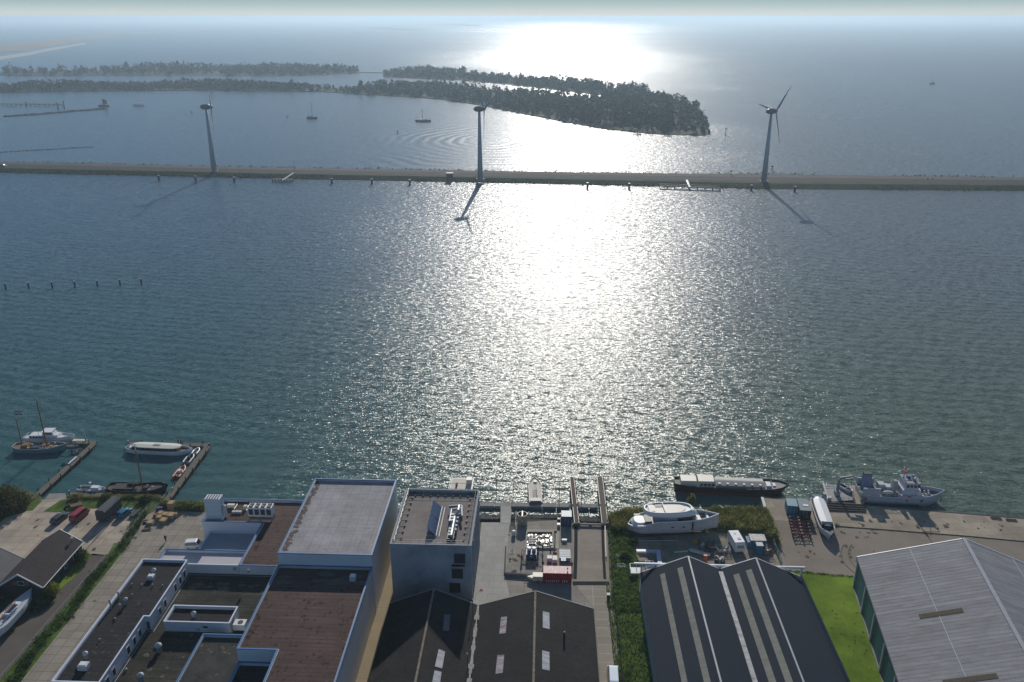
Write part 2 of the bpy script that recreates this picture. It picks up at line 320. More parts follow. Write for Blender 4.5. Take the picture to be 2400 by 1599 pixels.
def wood(poly, n, h0, h1, name, mt, seed, k=26, dens=None):
    g = random.Random(seed); b = MB()
    for i, (x, y) in enumerate(scatter(poly, n, g)):
        if dens and g.random() > dens(x, y): continue
        q_ = .5 + .5 * math.sin(x * .021 + 1.3 * math.sin(y * .033 + seed)); h = (h0 + (h1 - h0) * (.75 * q_ + .25 * g.random())) * (1.3 if g.random() < .08 else 1) * (.45 if g.random() < .18 else 1); r = h * g.uniform(.24, .5)
        b.leaves((x, y, h * .52), (r, r, h * .5), k, .27 * h ** .75 + .5, i, hollow=.5)
    return tag(b.build(name, mt), None, None, None, 'stuff')
wood(pA, 1100, 9, 15, 'woodland', M_wood, 1, 20, lambda x, y: 1 if x > -560 * y / 1500 else .4)
wood(pB, 800, 7, 13, 'woodland', M_wood, 2, 22)
def dC(x, y):
    q = x * math.cos(HEAD) + y * math.sin(HEAD)
    return .75 if q < 60 else .6
wood(pC, 3000, 5.5, 12, 'woodland', M_wood, 3, 24, dC)
wood(pC, 2600, 1.2, 3.4, 'scrub', M_wood2, 4, 14)
# single trees that stand out on the islands
def lone_tree(k, x, y, h, r, label, seed, m=M_wood, grp='trees standing out on the islands'):
    p = P(k, x, y, .6); t = T('tree', label, 'tree', p, 0, grp)
    MB().tube((0, 0, 0), (0, 0, h * .6), h * .035, h * .012).build('trunk', M_bark, t)
    b = MB(); g = random.Random(seed)
    for i in range(9):
        a = g.uniform(0, 6.28); q = g.uniform(0, r * .5); zz = h * g.uniform(.3, .85)
        b.leaves((math.cos(a) * q, math.sin(a) * q, zz), (r * .6, r * .6, h * .2), 60, .035 * h + .25, seed * 31 + i)
    b.build('crown', m, t); return t
for i, (x, y, h, r, lb) in enumerate([
    (17, 176, 19, 8, 'large round tree at the far left end of the distant island'), (38, 176, 18, 9, 'broad round tree second from the left end of the distant island'),
    (59, 177, 15, 5, 'leaning tree third from the left end of the distant island'), (107, 177, 16, 6, 'lone tree standing above low scrub on the far left island'),
    (494, 212, 19, 4, 'tall pointed tree right behind the left wind turbine'), (684, 212, 17, 4, 'tall tree on the near island strip left of the small sailing yacht'),
    (846, 218, 20, 5, 'tall dark tree at the gap in the near island wood'), (1284, 202, 13, 4, 'square topped tree on the back strip in front of the bright glare'),
    (1392, 215, 16, 5, 'pointed tree on the back strip before it joins the headland'), (1566, 244, 14, 3, 'slim pointed tree on the skyline of the headland'),
    (1475, 222, 17, 9, 'broad tree at the crest of the headland, left one'), (1505, 226, 18, 9, 'broad tree at the crest of the headland, right one'),
    (1630, 262, 15, 6, 'tree at the back edge of the headland tip')]):
    lone_tree('s', x, y, h, r, lb, i)
# thin shoals and far shore
def strip(name, pts, m, h=.6, k='s'):
    poly = PS(k, pts, 0); b = MB(); b.prism([(p.x, p.y) for p in poly], -.5, h); struct(b.build(name, m))
strip('sandbank', [(0, 124), (60, 118), (130, 108), (190, 96), (300, 82), (420, 75), (560, 68), (440, 72), (300, 77), (190, 86), (100, 96), (0, 105)], M_sand)
strip('sandbar', [(0, 141), (70, 130), (120, 119), (190, 106), (205, 104), (195, 102), (110, 115), (60, 124), (0, 133)], mat('wet_sand', (.35, .33, .29), .6, .1, .01), .3)
strip('far_shore', [(1560, 48), (1700, 51), (1900, 52), (2060, 50.5), (1900, 49), (1700, 47.6)], M_bank, 4)
strip('far_shore', [(850, 66), (960, 72), (1000, 71), (930, 68), (900, 65)], M_bank, 2)
strip('far_shore', [(1000, 58), (1100, 62), (1130, 61), (1080, 57)], M_bank, 3)
p = P('s', 1852, 44.5, 0); t = T('transmission_tower', 'thin mast far away on the right part of the horizon', 'tower', p); hh = 230
MB().tube((0, 0, 0), (0, 0, hh * .6), 11, 8).build('shaft', mat('mast_concrete', (.3, .3, .3)), t); MB().tube((0, 0, hh * .6), (0, 0, hh), 5, 2).build('antenna', mat('mast_concrete', (.3, .3, .3)), t)
def HT(loc, k, y):     # height whose image lands on photo row y above a known ground point
    oy, s = VIEW[k][1], VIEW[k][2]; t = (oy + y / s - 800) / FPX
    d = -loc.x * math.sin(HEAD) + loc.y * math.cos(HEAD)
    return CAM_H - d * (SP + t * CP) / (CP - t * SP)
# ================================================================== COMMON MATERIALS
M_white = mat('white_paint', (.72, .73, .74), .45, .06, 1.5)
M_offw = mat('cream_paint', (.66, .63, .54), .5, .08, 1.5)
M_grey = mat('grey_paint', (.30, .32, .34), .5, .12, 1.2)
M_lgrey = mat('light_grey_paint', (.46, .48, .50), .5, .1, 1.2)
M_dark = mat('dark_steel', (.035, .038, .045), .5, .3, 2)
M_black = mat('black_tar', (.018, .018, .02), .6, .4, 2)
M_steel = mat('galvanised_steel', (.42, .44, .46), .4, .2, 2, metal=.6)
M_plank = mat('weathered_plank', (.17, .15, .12), .9, .3, 2.5, stretch=(1, 6, 1), bump=.3)
M_plankd = mat('dark_wet_timber', (.07, .06, .05), .85, .35, 2, bump=.3)
M_varn = mat('varnished_wood', (.24, .12, .05), .45, .3, 3, stretch=(6, 1, 1))
M_glass = mat('dark_glass', (.015, .022, .03), .12, .2, 1, spec=.8)
M_red = mat('red_paint', (.42, .02, .025), .45, .15, 2)
M_blue = mat('blue_paint', (.03, .10, .24), .45, .15, 2)
M_lblue = mat('steel_blue_paint', (.07, .20, .32), .5, .15, 2)
M_orange = mat('orange_paint', (.55, .13, .03), .5, .15, 2)
M_green = mat('green_paint', (.02, .22, .10), .5, .2, 2)
M_rubber = mat('rubber', (.02, .02, .02), .8, .3, 4)
M_skin = mat('skin', (.45, .28, .2), .6, .05, 3)
M_rope = mat('rope', (.35, .32, .26), .9, .2, 8)
M_rust = mat('rusty_steel', (.16, .08, .045), .85, .5, 2)
M_grass = mat('grass', (.045, .10, .015), .95, .45, .35, spec=.1, col2=(.085, .13, .025), bump=.5, bsc=3)
M_lawn = mat('lawn_grass', (.080, .16, .010), .95, .3, .12, spec=.1, col2=(.15, .22, .022), bump=.3, bsc=4)
M_reed = leafmat('reed_blades', (.085, .15, .035), (.26, .24, .075), .3)
M_bush = leafmat('bush_leaves', (.03, .065, .015), (.07, .11, .025), .8)
M_asph = mat('asphalt', (.085, .08, .078), .9, .2, .25, bump=.15, bsc=6)
M_conc = mat('concrete', (.26, .255, .245), .85, .2, .6, bump=.15)

# ================================================================== CAUSEWAY
near = [(-500, 398), (0, 406), (180, 410), (300, 412), (600, 419), (900, 425), (1200, 431), (1500, 438), (1800, 445), (2100, 447), (2400, 449), (3000, 452)]
farE = [(-500, 377), (0, 386), (180, 389), (300, 392), (600, 398.5), (900, 403), (1200, 408), (1500, 412), (1800, 415), (2100, 419), (2400, 423), (3000, 430)]
nE, fE = PS('s', near, 0), PS('s', farE, 0)
def cross(i, f, z):
    q = nE[i].lerp(fE[i], f); return (q.x, q.y, z)
def cband(f0, z0, f1, z1, name, m, drop=None):
    b = MB(); n = len(nE)
    b.v = [cross(i, f0, z0) for i in range(n)] + [cross(i, f1, z1) for i in range(n)]
    b.f = [(i, i + 1, n + i + 1, n + i) for i in range(n - 1)]
    return b.build(name, m)
struct(cband(0, -.3, 1.0, -.3, 'causeway_base', M_rock))
b = MB(); n = len(nE)
prof = [(0, -.3), (.04, .3), (.2, 2.4), (.93, 2.4), (.99, 1.6), (1.0, -.3)]
b.v = [cross(i, f, z) for f, z in prof for i in range(n)]
b.f = [(j * n + i, j * n + i + 1, (j + 1) * n + i + 1, (j + 1) * n + i) for j in range(len(prof) - 1) for i in range(n - 1)]
struct(b.build('causeway', mat('causeway_bank', (.018, .032, .010), .95, .4, .08, col2=(.035, .045, .015))))
struct(cband(.36, 2.43, .66, 2.43, 'road', mat('causeway_asphalt', (.032, .029, .034), .9, .12, .05)))
struct(cband(.67, 2.44, .90, 2.44, 'path', mat('pink_clinker_paving', (.095, .075, .068), .9, .12, .05)))
b = MB()
g = random.Random(5)
for i in range(n - 1):
    L0 = (nE[i + 1] - nE[i]).length; k = int(L0 / 3.0)
    for j in range(k):
        f = (j + g.random()) / k; q = nE[i].lerp(nE[i + 1], f)
        if g.random() < .85 and math.sin(q.x * .02 + 1) > -.75: b.leaves((q.x, q.y + g.uniform(0, 5), .9), (g.uniform(1.5, 3), 1.6, g.uniform(.8, 1.7)), 16, .6, j)
        q = fE[i].lerp(fE[i + 1], f)
        if g.random() < .6 + .3 * math.sin(q.x * .05): b.leaves((q.x, q.y - 2, 2.5), (g.uniform(1, 3), 1.5, g.uniform(.5, 1.5)), 12, .5, j)
tag(b.build('bank_vegetation', leafmat('bank_leaves', (.03, .055, .015), (.07, .08, .025), .1)), kind='stuff')

# wind turbines
M_turb = mat('turbine_grey', (.33, .36, .40), .5, .08, .3)
ROT_AZ = R(69) - 0
def turbine(k, x, y, ytop, phase, label, src=None):
    base = P(k, x, y, 2.4); h = HT(base, k, ytop) - 2.4
    if src is None:
        t = T('wind_turbine', label, 'wind turbine', base, 0, 'wind turbines on the causeway')
        MB().tube((0, 0, -.5), (0, 0, .6), 3.2, 3.2, 20).build('foundation', M_conc, t)
        MB().tube((0, 0, 0), (0, 0, h), 2.0, .85, 24).build('tower', M_turb, t, True)
        ax = Vector((math.sin(ROT_AZ), math.cos(ROT_AZ), 0)); pr = ax.cross(Vector((0, 0, 1)))
        nac = MB(); rings = []
        for s_, r_ in ((-4.2, .25), (-3.6, 1.2), (-2.2, 1.9), (0, 2.15), (1.8, 1.95), (2.9, 1.5)):
            rings.append([Vector((0, 0, h + 1.2)) + ax * s_ + (pr * math.cos(a) + Vector((0, 0, .92)) * math.sin(a)) * r_ for a in [2 * math.pi * i / 16 for i in range(16)]])
        nac.loft(rings); nac.build('nacelle', mat('nacelle_paint', (.12, .13, .15), .4, .1, 1), t, True)
        hub = MB(); hc = Vector((0, 0, h + 1.2)) + ax * 3.5; rings = []
        for s_, r_ in ((-.6, 1.3), (.3, 1.3), (1.0, .9), (1.5, .2)):
            rings.append([hc + ax * s_ + (pr * math.cos(a) + Vector((0, 0, 1)) * math.sin(a)) * r_ for a in [2 * math.pi * i / 14 for i in range(14)]])
        hub.loft(rings).build('hub', M_turb, t, True)
        for j in range(3):
            a = phase + j * 2 * math.pi / 3; d = pr * -math.sin(a) + Vector((0, 0, 1)) * math.cos(a); e = ax.cross(d)
            bl = MB(); rings = []
            for s_, c_, th in ((.9, .5, .5), (2.2, .55, .4), (4.5, 1.1, .28), (9, .85, .18), (16, .5, .1), (21.5, .22, .05), (22.3, .06, .02)):
                tw = .35 * (1 - s_ / 22); ee = e * math.cos(tw) + ax * math.sin(tw); aa = ax * math.cos(tw) - e * math.sin(tw)
                rings.append([hc + d * s_ + ee * c_ * q + aa * th * w_ for q, w_ in ((-1, 0), (-.4, 1), (.5, .8), (1, 0), (.5, -.8), (-.4, -1))])
            bl.loft(rings).build('blade', M_turb, t, True)
        return t
turbine('c', 1968, 1108, 530, R(182), 'wind turbine furthest left on the causeway, seen over blue water')
turbine('d', 2060, 1180, 550, R(176), 'middle wind turbine on the causeway, next to the glare')
turbine('f', 303, 1032, 490, R(-38), 'wind turbine furthest right, its three blades spread open')

# mooring posts along the causeway
M_pile = mat('mooring_pile', (.07, .065, .06), .8, .3, 2)
def post(loc, h, r, label, grp, src=None):
    if src: return dup(src, loc, 0, label)
    t = T('mooring_post', label, 'mooring post', loc, 0, grp)
    MB().tube((0, 0, -1), (0, 0, h), r, r * .92, 10).build('pile', M_pile, t)
    MB().tube((0, 0, h), (0, 0, h + .3), r * 1.15, r * .9, 10).build('cap', M_lgrey, t); return t
src = None
pl = [('c', 1462, 1192), ('c', 1799, 1198), ('c', 2154, 1208), ('d', 697, 1222), ('d', 1065, 1226), ('d', 1414, 1232), ('e', 692, 1262), ('e', 1075, 1268), ('e', 2197, 1284), ('f', 203, 1102), ('f', 546, 1112)]
nm = ['left of the left turbine, first from the left', 'left of the left turbine, second from the left', 'just right of the foot of the left turbine', 'first to the right of the small plank jetty', 'second to the right of the small plank jetty', 'third to the right of the small plank jetty', 'first to the right of the middle turbine', 'left of the long landing stage', 'right end of the long landing stage', 'just left of the foot of the right turbine', 'last one, right of the foot of the right turbine']
for (k, x, y), s_ in zip(pl, nm):
    src_ = post(P(k, x, y, 0), 3.6, .8, 'mooring post off the causeway, ' + s_, 'mooring posts in a row along the causeway', src); src = src or src_
src2 = None
ordn = ['first from the left', 'second from the left', 'third from the left', 'fourth from the left', 'fifth from the left', 'sixth from the left', 'seventh, at the right end']
for i, (x, y) in enumerate([(14, 679), (68, 677), (123, 676), (176, 674), (229, 672), (282, 670), (332, 668)]):
    q = post(P('s', x, y, 0), 2.6, .38, 'wooden mooring post of the open water row, ' + ordn[i], 'mooring posts standing in open water', src2); src2 = src2 or q
# landing stages of the causeway
def stage(k, pts, gang, label, dx, npile, rail=False):
    A, B = P(k, *pts[0], 0), P(k, *pts[1], 0); t = T('landing_stage', label, 'jetty', A)
    d = B - A; b = MB(); b.bar((0, 0, 1.9), (d.x, d.y, 1.9), 3.2, .5); b.build('deck', M_plank, t)
    for i in range(npile):
        q = d * (i / (npile - 1)); MB().tube((q.x, q.y - 1, -1), (q.x, q.y - 1, 1.5), .4, n=6).build('pile', M_pile, t)
    g0, g1 = P(k, *gang[0], 2.4) - A, P(k, *gang[1], 2.0) - A
    MB().bar(g0 + Vector((0, 0, .25)), g1 + Vector((0, 0, .2)), 1.4, .3).build('gangway', M_grey, t)
    if rail:
        r = MB(); r.bar((0, 1, 2.9), (d.x, d.y + 1, 2.9), .25, .25)
        for i in range(20): q = d * (i / 19); r.box(q.x - .1, q.x + .1, q.y + .9, q.y + 1.1, 1.9, 2.8)
        r.build('railing', M_dark, t)
stage('d', [(158, 1200), (342, 1203)], [(345, 1122), (245, 1188)], 'short plank jetty on piles below the causeway, by a thin mast', 0, 8)
stage('e', [(1355, 1262), (1908, 1280)], [(1605, 1188), (1632, 1252)], 'long low landing stage below the causeway left of the right turbine', 0, 9, True)
def pole(k, x, y, ytop, z, r, name, label, cat, m, top=None):
    q = P(k, x, y, z); h = HT(q, k, ytop) - z; t = T(name, label, cat, q)
    MB().tube((0, 0, 0), (0, 0, h), r, r * .6, 8).build('pole', m, t)
    if top: MB().tube((0, 0, h), (0, 0, h + top), r * 2.4, r * 1.6, 8).build('top_mark', m, t)
pole('d', 354, 1100, 1012, 2.4, .22, 'flagpole', 'thin bare mast beside the short plank jetty on the causeway', 'mast', M_grey)
pole('d', 492, 1090, 1045, 2.4, .12, 'flagpole', 'faint thin pole on the causeway right of the bare mast', 'pole', M_grey)
pole('e', 1960, 778, 715, 0, .5, 'beacon_post', 'dark beacon post in the water right of the headland tip', 'beacon', M_dark, .8)
pole('e', 2009, 1155, 1105, 1.0, .35, 'beacon_post', 'dark marker post behind the causeway above the long landing stage', 'beacon', M_dark, .8)
pole('f', 367, 938, 912, 0, .5, 'beacon_post', 'short dark marker in the water right of the right turbine tower', 'beacon', M_dark, .9)
pole('c', 1760, 572, 555, 0, .5, 'buoy', 'small dark channel buoy left of the left turbine nacelle', 'buoy', M_dark, .6)
pole('d', 288, 612, 597, 0, .5, 'buoy', 'small dark channel buoy behind the sailing yacht in its wake', 'buoy', M_dark, .6)
pole('d', 1302, 755, 735, 0, .5, 'buoy', 'small dark channel buoy below the brown sailing barge', 'buoy', M_dark, .6)
t = T('utility_cabinet', 'dark green cabinet on the causeway left of the middle turbine', 'cabinet', P('d', 1780, 1165, 2.45))
MB().box(-2.2, 2.2, -1.2, 1.2, 0, 3.2).build('body', mat('cabinet_green', (.03, .07, .05), .6), t); MB().box(-2.5, 2.5, -1.5, 1.5, 3.2, 3.45).build('roof', M_dark, t)
# far piers and breakwaters, left
A, B = P('c', -60, 500, 0), P('c', 582, 508, 0); t = T('pier', 'long railed pier entering the frame at the far left', 'pier', A); d = B - A
MB().bar((0, 0, 2.2), (d.x, d.y, 2.2), 3, .6).build('deck', M_plankd, t)
r = MB(); r.bar((0, 0, 3.3), (d.x, d.y, 3.3), .5, .3)
for i in range(30): q = d * (i / 29); r.box(q.x - .3, q.x + .3, q.y - .3, q.y + .3, 2.2, 3.1)
r.build('railing', M_grey, t)
for i in range(16): q = d * (i / 15); MB().tube((q.x, q.y - .6, -1), (q.x, q.y - .6, 1.6), .5, n=6).build('pile', M_pile, t)
pole('c', 535, 545, 480, 0, .8, 'dolphin_post', 'dark beacon dolphin near the end of the far left pier', 'beacon', M_dark, 1)
pole('c', 594, 530, 470, 0, .7, 'dolphin_post', 'leaning dark dolphin just beyond the end of the far left pier', 'beacon', M_dark, 1)
pole('c', 248, 515, 478, 0, .7, 'dolphin_post', 'dark post halfway along the far left pier', 'beacon', M_dark, 1)
def bwater(pts, wd, h, label, m=M_rock):
    q = [P('c', x, y, 0) for x, y in pts]; b = MB()
    for a_, c_ in zip(q, q[1:]):
        k = max(2, int((c_ - a_).length / 3))
        for i in range(k):
            z = a_.lerp(c_, i / k); s_ = rnd.uniform(.7, 1.25) * wd / 2
            b.ell((z.x, z.y, 0), (s_ * 1.3, s_, h * rnd.uniform(.7, 1.1)), 6, 3)
    tag(b.build('breakwater', m), label, 'breakwater')
bwater([(55, 603), (150, 598), (300, 588), (450, 574), (600, 563), (700, 553), (800, 548), (900, 538), (975, 533)], 7, 2.2, 'low stone breakwater running to the red sailed barge')
bwater([(-40, 936), (100, 926), (250, 917), (400, 908), (560, 900), (700, 890), (790, 884), (880, 882)], 3.5, .7, 'thin low line of stones in the water nearer the causeway')

# ================================================================== BOAT HULLS
def hull(L_, W, H, fine=.38, stern=.72, draft=.5, flare=.1, sheer=.12, deck=.35, rake=.06, n=16):
    """hull shell with bulwark; bow towards +x, water at z=0"""
    rings = []; dk = []
    for i in range(n + 1):
        s_ = i / n; x = -L_ / 2 + L_ * s_
        if s_ > 1 - fine: q = (s_ - (1 - fine)) / fine; wd = (1 - q ** 2.1)
        elif s_ < .18: wd = stern + (1 - stern) * math.sin(s_ / .18 * math.pi / 2)
        else: wd = 1
        wd = max(wd, .02); hw = W / 2 * wd; z = H * (1 + sheer * (2 * s_ - 1) ** 2 * (1.6 if s_ > .5 else .7)); bx = x + rake * L_ * max(0, s_ - .8) * 5 * 0
        k = max(.0, s_ - .75) / .25 * rake * L_
        rings.append([(x + k, hw, z), (x + k * .5, hw * (1 - flare * .5), z * .45), (x, hw * (1 - flare) * .92, -draft * .2), (x, hw * .4, -draft), (x, -hw * .4, -draft), (x, -hw * (1 - flare) * .92, -draft * .2), (x + k * .5, -hw * (1 - flare * .5), z * .45), (x + k, -hw, z)])
        dk.append((x + k * .93, hw * .955, z - deck))
    b = MB(); b.loft(rings, closed=False)
    b.add(rings[0], [tuple(range(8))]); return b, rings, dk
def boat(root, L_, W, H, m, mdeck, mtrim=None, **kw):
    b, rings, dk = hull(L_, W, H, **kw)
    # inner bulwark and gunwale
    for a, c in zip(rings, rings[1:]):
        for s_ in (0, 7):
            q0, q1 = a[s_], c[s_]; i0 = (q0[0], q0[1] * .93, q0[2]); i1 = (q1[0], q1[1] * .93, q1[2])
            b.add([q0, q1, i1, i0], [(0, 1, 2, 3)]); b.add([i0, i1, (i1[0], i1[1], i1[2] - .6), (i0[0], i0[1], i0[2] - .6)], [(0, 1, 2, 3)])
    h_ = b.build('hull', m, root)
    d = MB(); n = len(dk); d.v = [(x, y, z) for x, y, z in dk] + [(x, -y, z) for x, y, z in dk]
    d.f = [(i, i + 1, n + i + 1, n + i) for i in range(n - 1)]; d.build('deck', mdeck, root)
    if mtrim:
        t_ = MB()
        for s_ in (0, 7): t_.path([Vector(r[s_]) for r in rings], .07 * max(1, H * .6), 6)
        t_.tube(rings[0][0], rings[0][7], .08, n=6); t_.build('gunwale', mtrim, root)
    return rings
def house(x0, x1, hw, z0, z1, inset=.15, n=0):   # cabin block with sloping front and rounded top edges
    b = MB(); k = inset
    lo = [(x0, -hw), (x1, -hw * .92), (x1, hw * .92), (x0, hw)]; hi = [(x0 + k * .5, -hw + k), (x1 - k * 2.2, -hw * .92 + k), (x1 - k * 2.2, hw * .92 - k), (x0 + k * .5, hw - k)]
    b.loft([[(x, y, z0) for x, y in lo], [(x, y, z0 + (z1 - z0) * .85) for x, y in hi], [(x * .98 + (x0 + x1) * .01, y * .93, z1) for x, y in hi]]); return b
# boats on the far water
def sailer(k, x, y, ytop, L_, ang, mh, label, name='sailing_yacht', cat='sailboat', sail=None, white=False):
    q = P(k, x, y, 0); t = T(name, label, cat, q, ang); mh_ = max(HT(q, k, ytop), 6)
    boat(t, L_, L_ * .27, 1.9, mh, M_plank)
    house(-L_ * .25, L_ * .2, L_ * .09, 1.3, 3.6 if white else 3.0).build('cabin', M_white if white else M_grey, t)
    MB().tube((L_ * .05, 0, 1), (L_ * .05, 0, mh_), .3, .2).build('mast', M_dark if not white else M_lgrey, t)
    MB().tube((L_ * .05, 0, 2.9), (-L_ * .38, 0, 3.2), .12).build('boom', M_dark, t)
    r = MB(); r.tube((L_ * .05, 0, mh_ * .98), (L_ * .52, 0, 1.6), .05, n=4); r.tube((L_ * .05, 0, mh_ * .98), (-L_ * .48, 0, 1.6), .04, n=4); r.build('rigging', M_dark, t)
    if sail:
        s_ = MB(); rr = []
        for i in range(7):
            f = i / 6; rr.append([(L_ * .04 - f * L_ * .4, .1 + .9 * math.sin(f * 3.14) * (1 - j / 5 * .6), 3.2 + (mh_ * .93 - 3.2) * j / 5 * (1 - f * .35)) for j in range(6)])
        s_.loft(rr, closed=False, caps=False); s_.build('sail', sail, t)
        MB().loft([[(L_ * .04 - f * L_ * .12, .12 + .3 * f, mh_ * .93 * (1 - .05 * f) - q2) for q2 in (0, 2)] for f in (0, .5, 1)], closed=False, caps=False).build('sail_head', M_white, t)
    return t
sailer('c', 955, 512, 432, 13, R(190), M_dark, 'sailing barge with a tall red brown sail at the breakwater end', 'sailing_barge', 'sailing barge', mat('tanbark_sail', (.55, .04, .03), .8, .15, 1))
sailer('c', 1272, 506, 405, 14, R(180), M_white, 'white motor sailer gliding before the wooded island, left part', 'motor_sailer', 'boat', None, True)
sailer('d', 515, 624, 470, 12, R(-6), M_dark, 'dark sailing yacht with bare mast between the left and middle turbines')
sailer('d', 1538, 652, 538, 17, R(186), M_dark, 'brown flat sailing barge making curved waves left of the middle turbine', 'sailing_barge', 'sailing barge')
sailer('f', 1630, 262, 247, 9, R(170), M_dark, 'tiny dark motorboat alone on the open lake at the upper right', 'motorboat', 'boat')
q = P('s', 361, 91, 0); t = T('speedboat', 'tiny white speedboat near the sandbank far at the upper left', 'boat', q, R(150)); boat(t, 16, 5, 1.6, M_white, M_white); house(-3, 2, 1.6, 1.2, 3).build('cabin', M_glass, t)
# foam of the wakes
M_foam = mat('wake_foam', (.62, .68, .70), .6, .25, .6)
def foam(k, pts, wd, name='wake'):
    q = [P(k, x, y, .06) for x, y in pts]; b = MB()
    for i, (a, c) in enumerate(zip(q, q[1:])):
        dd = (c - a); nn = Vector((-dd.y, dd.x, 0)).normalized()
        m = max(2, int(dd.length / 1.6))
        for j in range(m):
            if rnd.random() < .55:
                z = a.lerp(c, (j + rnd.random()) / m) + nn * rnd.uniform(-1, 1) * wd / 2; s_ = rnd.uniform(.3, .9)
                b.add([z + Vector((s_ * math.cos(t_), s_ * .5 * math.sin(t_), 0)) for t_ in (0, 1.1, 2.2, 3.3, 4.4, 5.4)], [(0, 1, 2, 3, 4, 5)])
    tag(b.build(name, M_foam), kind='stuff')
foam('d', [(472, 618), (410, 612), (300, 606)], 1.6)
foam('d', [(1600, 655), (1750, 672), (2000, 700)], 1.8)
foam('s', [(362, 93), (358, 88)], 8)
# ================================================================== LAND
def sheet_obj(name, poly, z, m, kind='structure', bot=None):
    b = MB()
    if bot is None: b.v = [(p[0], p[1], z) for p in poly]; b.f = [tuple(range(len(poly)))]
    else: b.prism([(p[0], p[1]) for p in poly], bot, z)
    o = b.build(name, m)
    if o.data.polygons[0].normal.z < 0 and bot is None: o.data.flip_normals()
    return tag(o, kind=kind)
coast = [Vector((-420, 60, 0)), Vector((-420, 185, 0))] + PS('1', [(-900, 985), (0, 988), (262, 990), (350, 1012), (400, 1060), (448, 1066), (600, 1052), (640, 1048), (900, 1060), (1300, 1058), (1470, 1060), (1530, 1088), (1700, 1088), (1880, 1085)]) \
    + [Vector((-66, 165.5, 0)), Vector((-50, 164.4, 0)), Vector((-31, 163.3, 0))] + PS('4', [(965, 568), (1150, 570), (1380, 540), (1690, 545), (1820, 590), (2140, 590)]) \
    + PS('6', [(128, 560), (350, 500), (600, 488), (1050, 478), (1150, 515), (1300, 480), (1600, 476), (1868, 486), (1812, 306), (2000, 325)]) + PS('a', [(170, 468), (380, 478), (500, 492), (880, 527), (1500, 578), (2352, 648), (4200, 800)]) \
    + [Vector((420, 120, 0)), Vector((420, 60, 0))]
sheet_obj('ground', coast, LAND, mat('earth_and_weeds', (.10, .09, .055), .95, .35, .3, col2=(.10, .12, .05), bump=.4), bot=-1.5)
Z1, Z2, Z3, Z4 = LAND + .012, LAND + .024, LAND + .036, LAND + .05
M_yard = slabmat('concrete_slabs', (.42, .355, .28), 3.6, 2.4, stain=.3)
M_street = slabmat('old_concrete_slabs', (.31, .275, .225), 2.1, 2.1, .10, .4, msize=.045, stain=.22)
M_quay = slabmat('quay_slabs', (.36, .305, .235), 5.2, 2.6, .13, .55, off=.5, stain=.3, rot=R(-7.5))
M_pale = slabmat('pale_concrete_slabs', (.40, .39, .355), 2.4, 2.0, .07, .6, off=.35, stain=.12, msize=.03)
M_slip = slabmat('slipway_concrete', (.31, .265, .215), 4.5, 3.0, .06, .75, stain=.18, msize=.02)
M_road2 = mat('worn_asphalt', (.25, .215, .175), .9, .2, .10, bump=.1, bsc=8, col2=(.235, .20, .165))
sheet_obj('yard_pavement', PS('1', [(-500, 1420), (-80, 1320), (60, 1228), (230, 1178), (330, 1070), (448, 1062), (610, 1050), (540, 1180), (810, 1150), (940, 1148), (1318, 1150), (1290, 1215)]) + PS('2', [(1000, 420), (640, 418), (-600, 520)]), Z1, M_yard)
sheet_obj('street_pavement', PS('1', [(1350, 1205), (1520, 1130), (1640, 1165), (1885, 1185)]) + [Vector((-64, 158, 0)), Vector((-64, 130, 0)), Vector((-66, 60, 0)), Vector((-91, 60, 0))] + PS('2', [(192, 1565), (720, 850), (1190, 290)]), Z1, M_street)
sheet_obj('road', PS('2', [(640, 405), (1010, 402)]) + [Vector((-94.5, 112, 0)), Vector((-94.6, 60, 0)), Vector((-104, 60, 0)), Vector((-104, 118, 0)), Vector((-100.6, 128, 0)), Vector((-97.3, 138, 0)), Vector((-97.2, 148, 0))], Z2, mat('dark_asphalt', (.12, .105, .09), .9, .15, .2, bump=.1, bsc=8))
for nm_, pts in (('grass_verge', [(400, 1175), (560, 1068), (600, 1062), (900, 1070), (1300, 1068), (1480, 1075), (1350, 1150), (1318, 1152), (810, 1148), (620, 1178), (500, 1184)]), ('grass_verge', [(235, 1172), (330, 1060), (390, 1075), (380, 1085), (300, 1165)]), ('grass_verge', [(-200, 1330), (0, 1280), (60, 1225), (228, 1172), (250, 1120), (-100, 1100)])):
    sheet_obj(nm_, PS('1', pts), Z2, M_grass, 'stuff')
sheet_obj('slipway', PS('1', [(455, 1010), (600, 1005), (612, 1052), (420, 1185), (235, 1180), (410, 1060)], .15), .16, M_conc)
sheet_obj('grass_verge', [Vector(q) for q in ((-99.3, 128.5, 0), (-96.9, 140, 0), (-97.2, 148, 0), (-99.4, 148, 0), (-100.3, 137, 0))], Z3, M_lawn, 'stuff')
sheet_obj('grass_verge', [Vector(q) for q in ((-94.5, 152, 0), (-90.9, 152, 0), (-90.6, 60, 0), (-94.7, 60, 0), (-94.7, 108, 0), (-93.4, 146, 0))], Z3, M_grass, 'stuff')
sheet_obj('alley_pavement', [Vector(q) for q in ((-32, 60, 0), (-26, 60, 0), (-26, 136, 0), (-29, 163, 0), (-33, 163, 0))], Z2, slabmat('alley_concrete', (.34, .27, .17), 6, 9.5, .05, .6, stain=.15))
sheet_obj('yard_pavement', [Vector((-13.6, 163.4, 0)), Vector((-13.2, 125, 0)), P('5', 1330, 420), P('5', 1335, 365), P('4', 1190, 1060), P('4', 1235, 570)], Z2, M_pale)
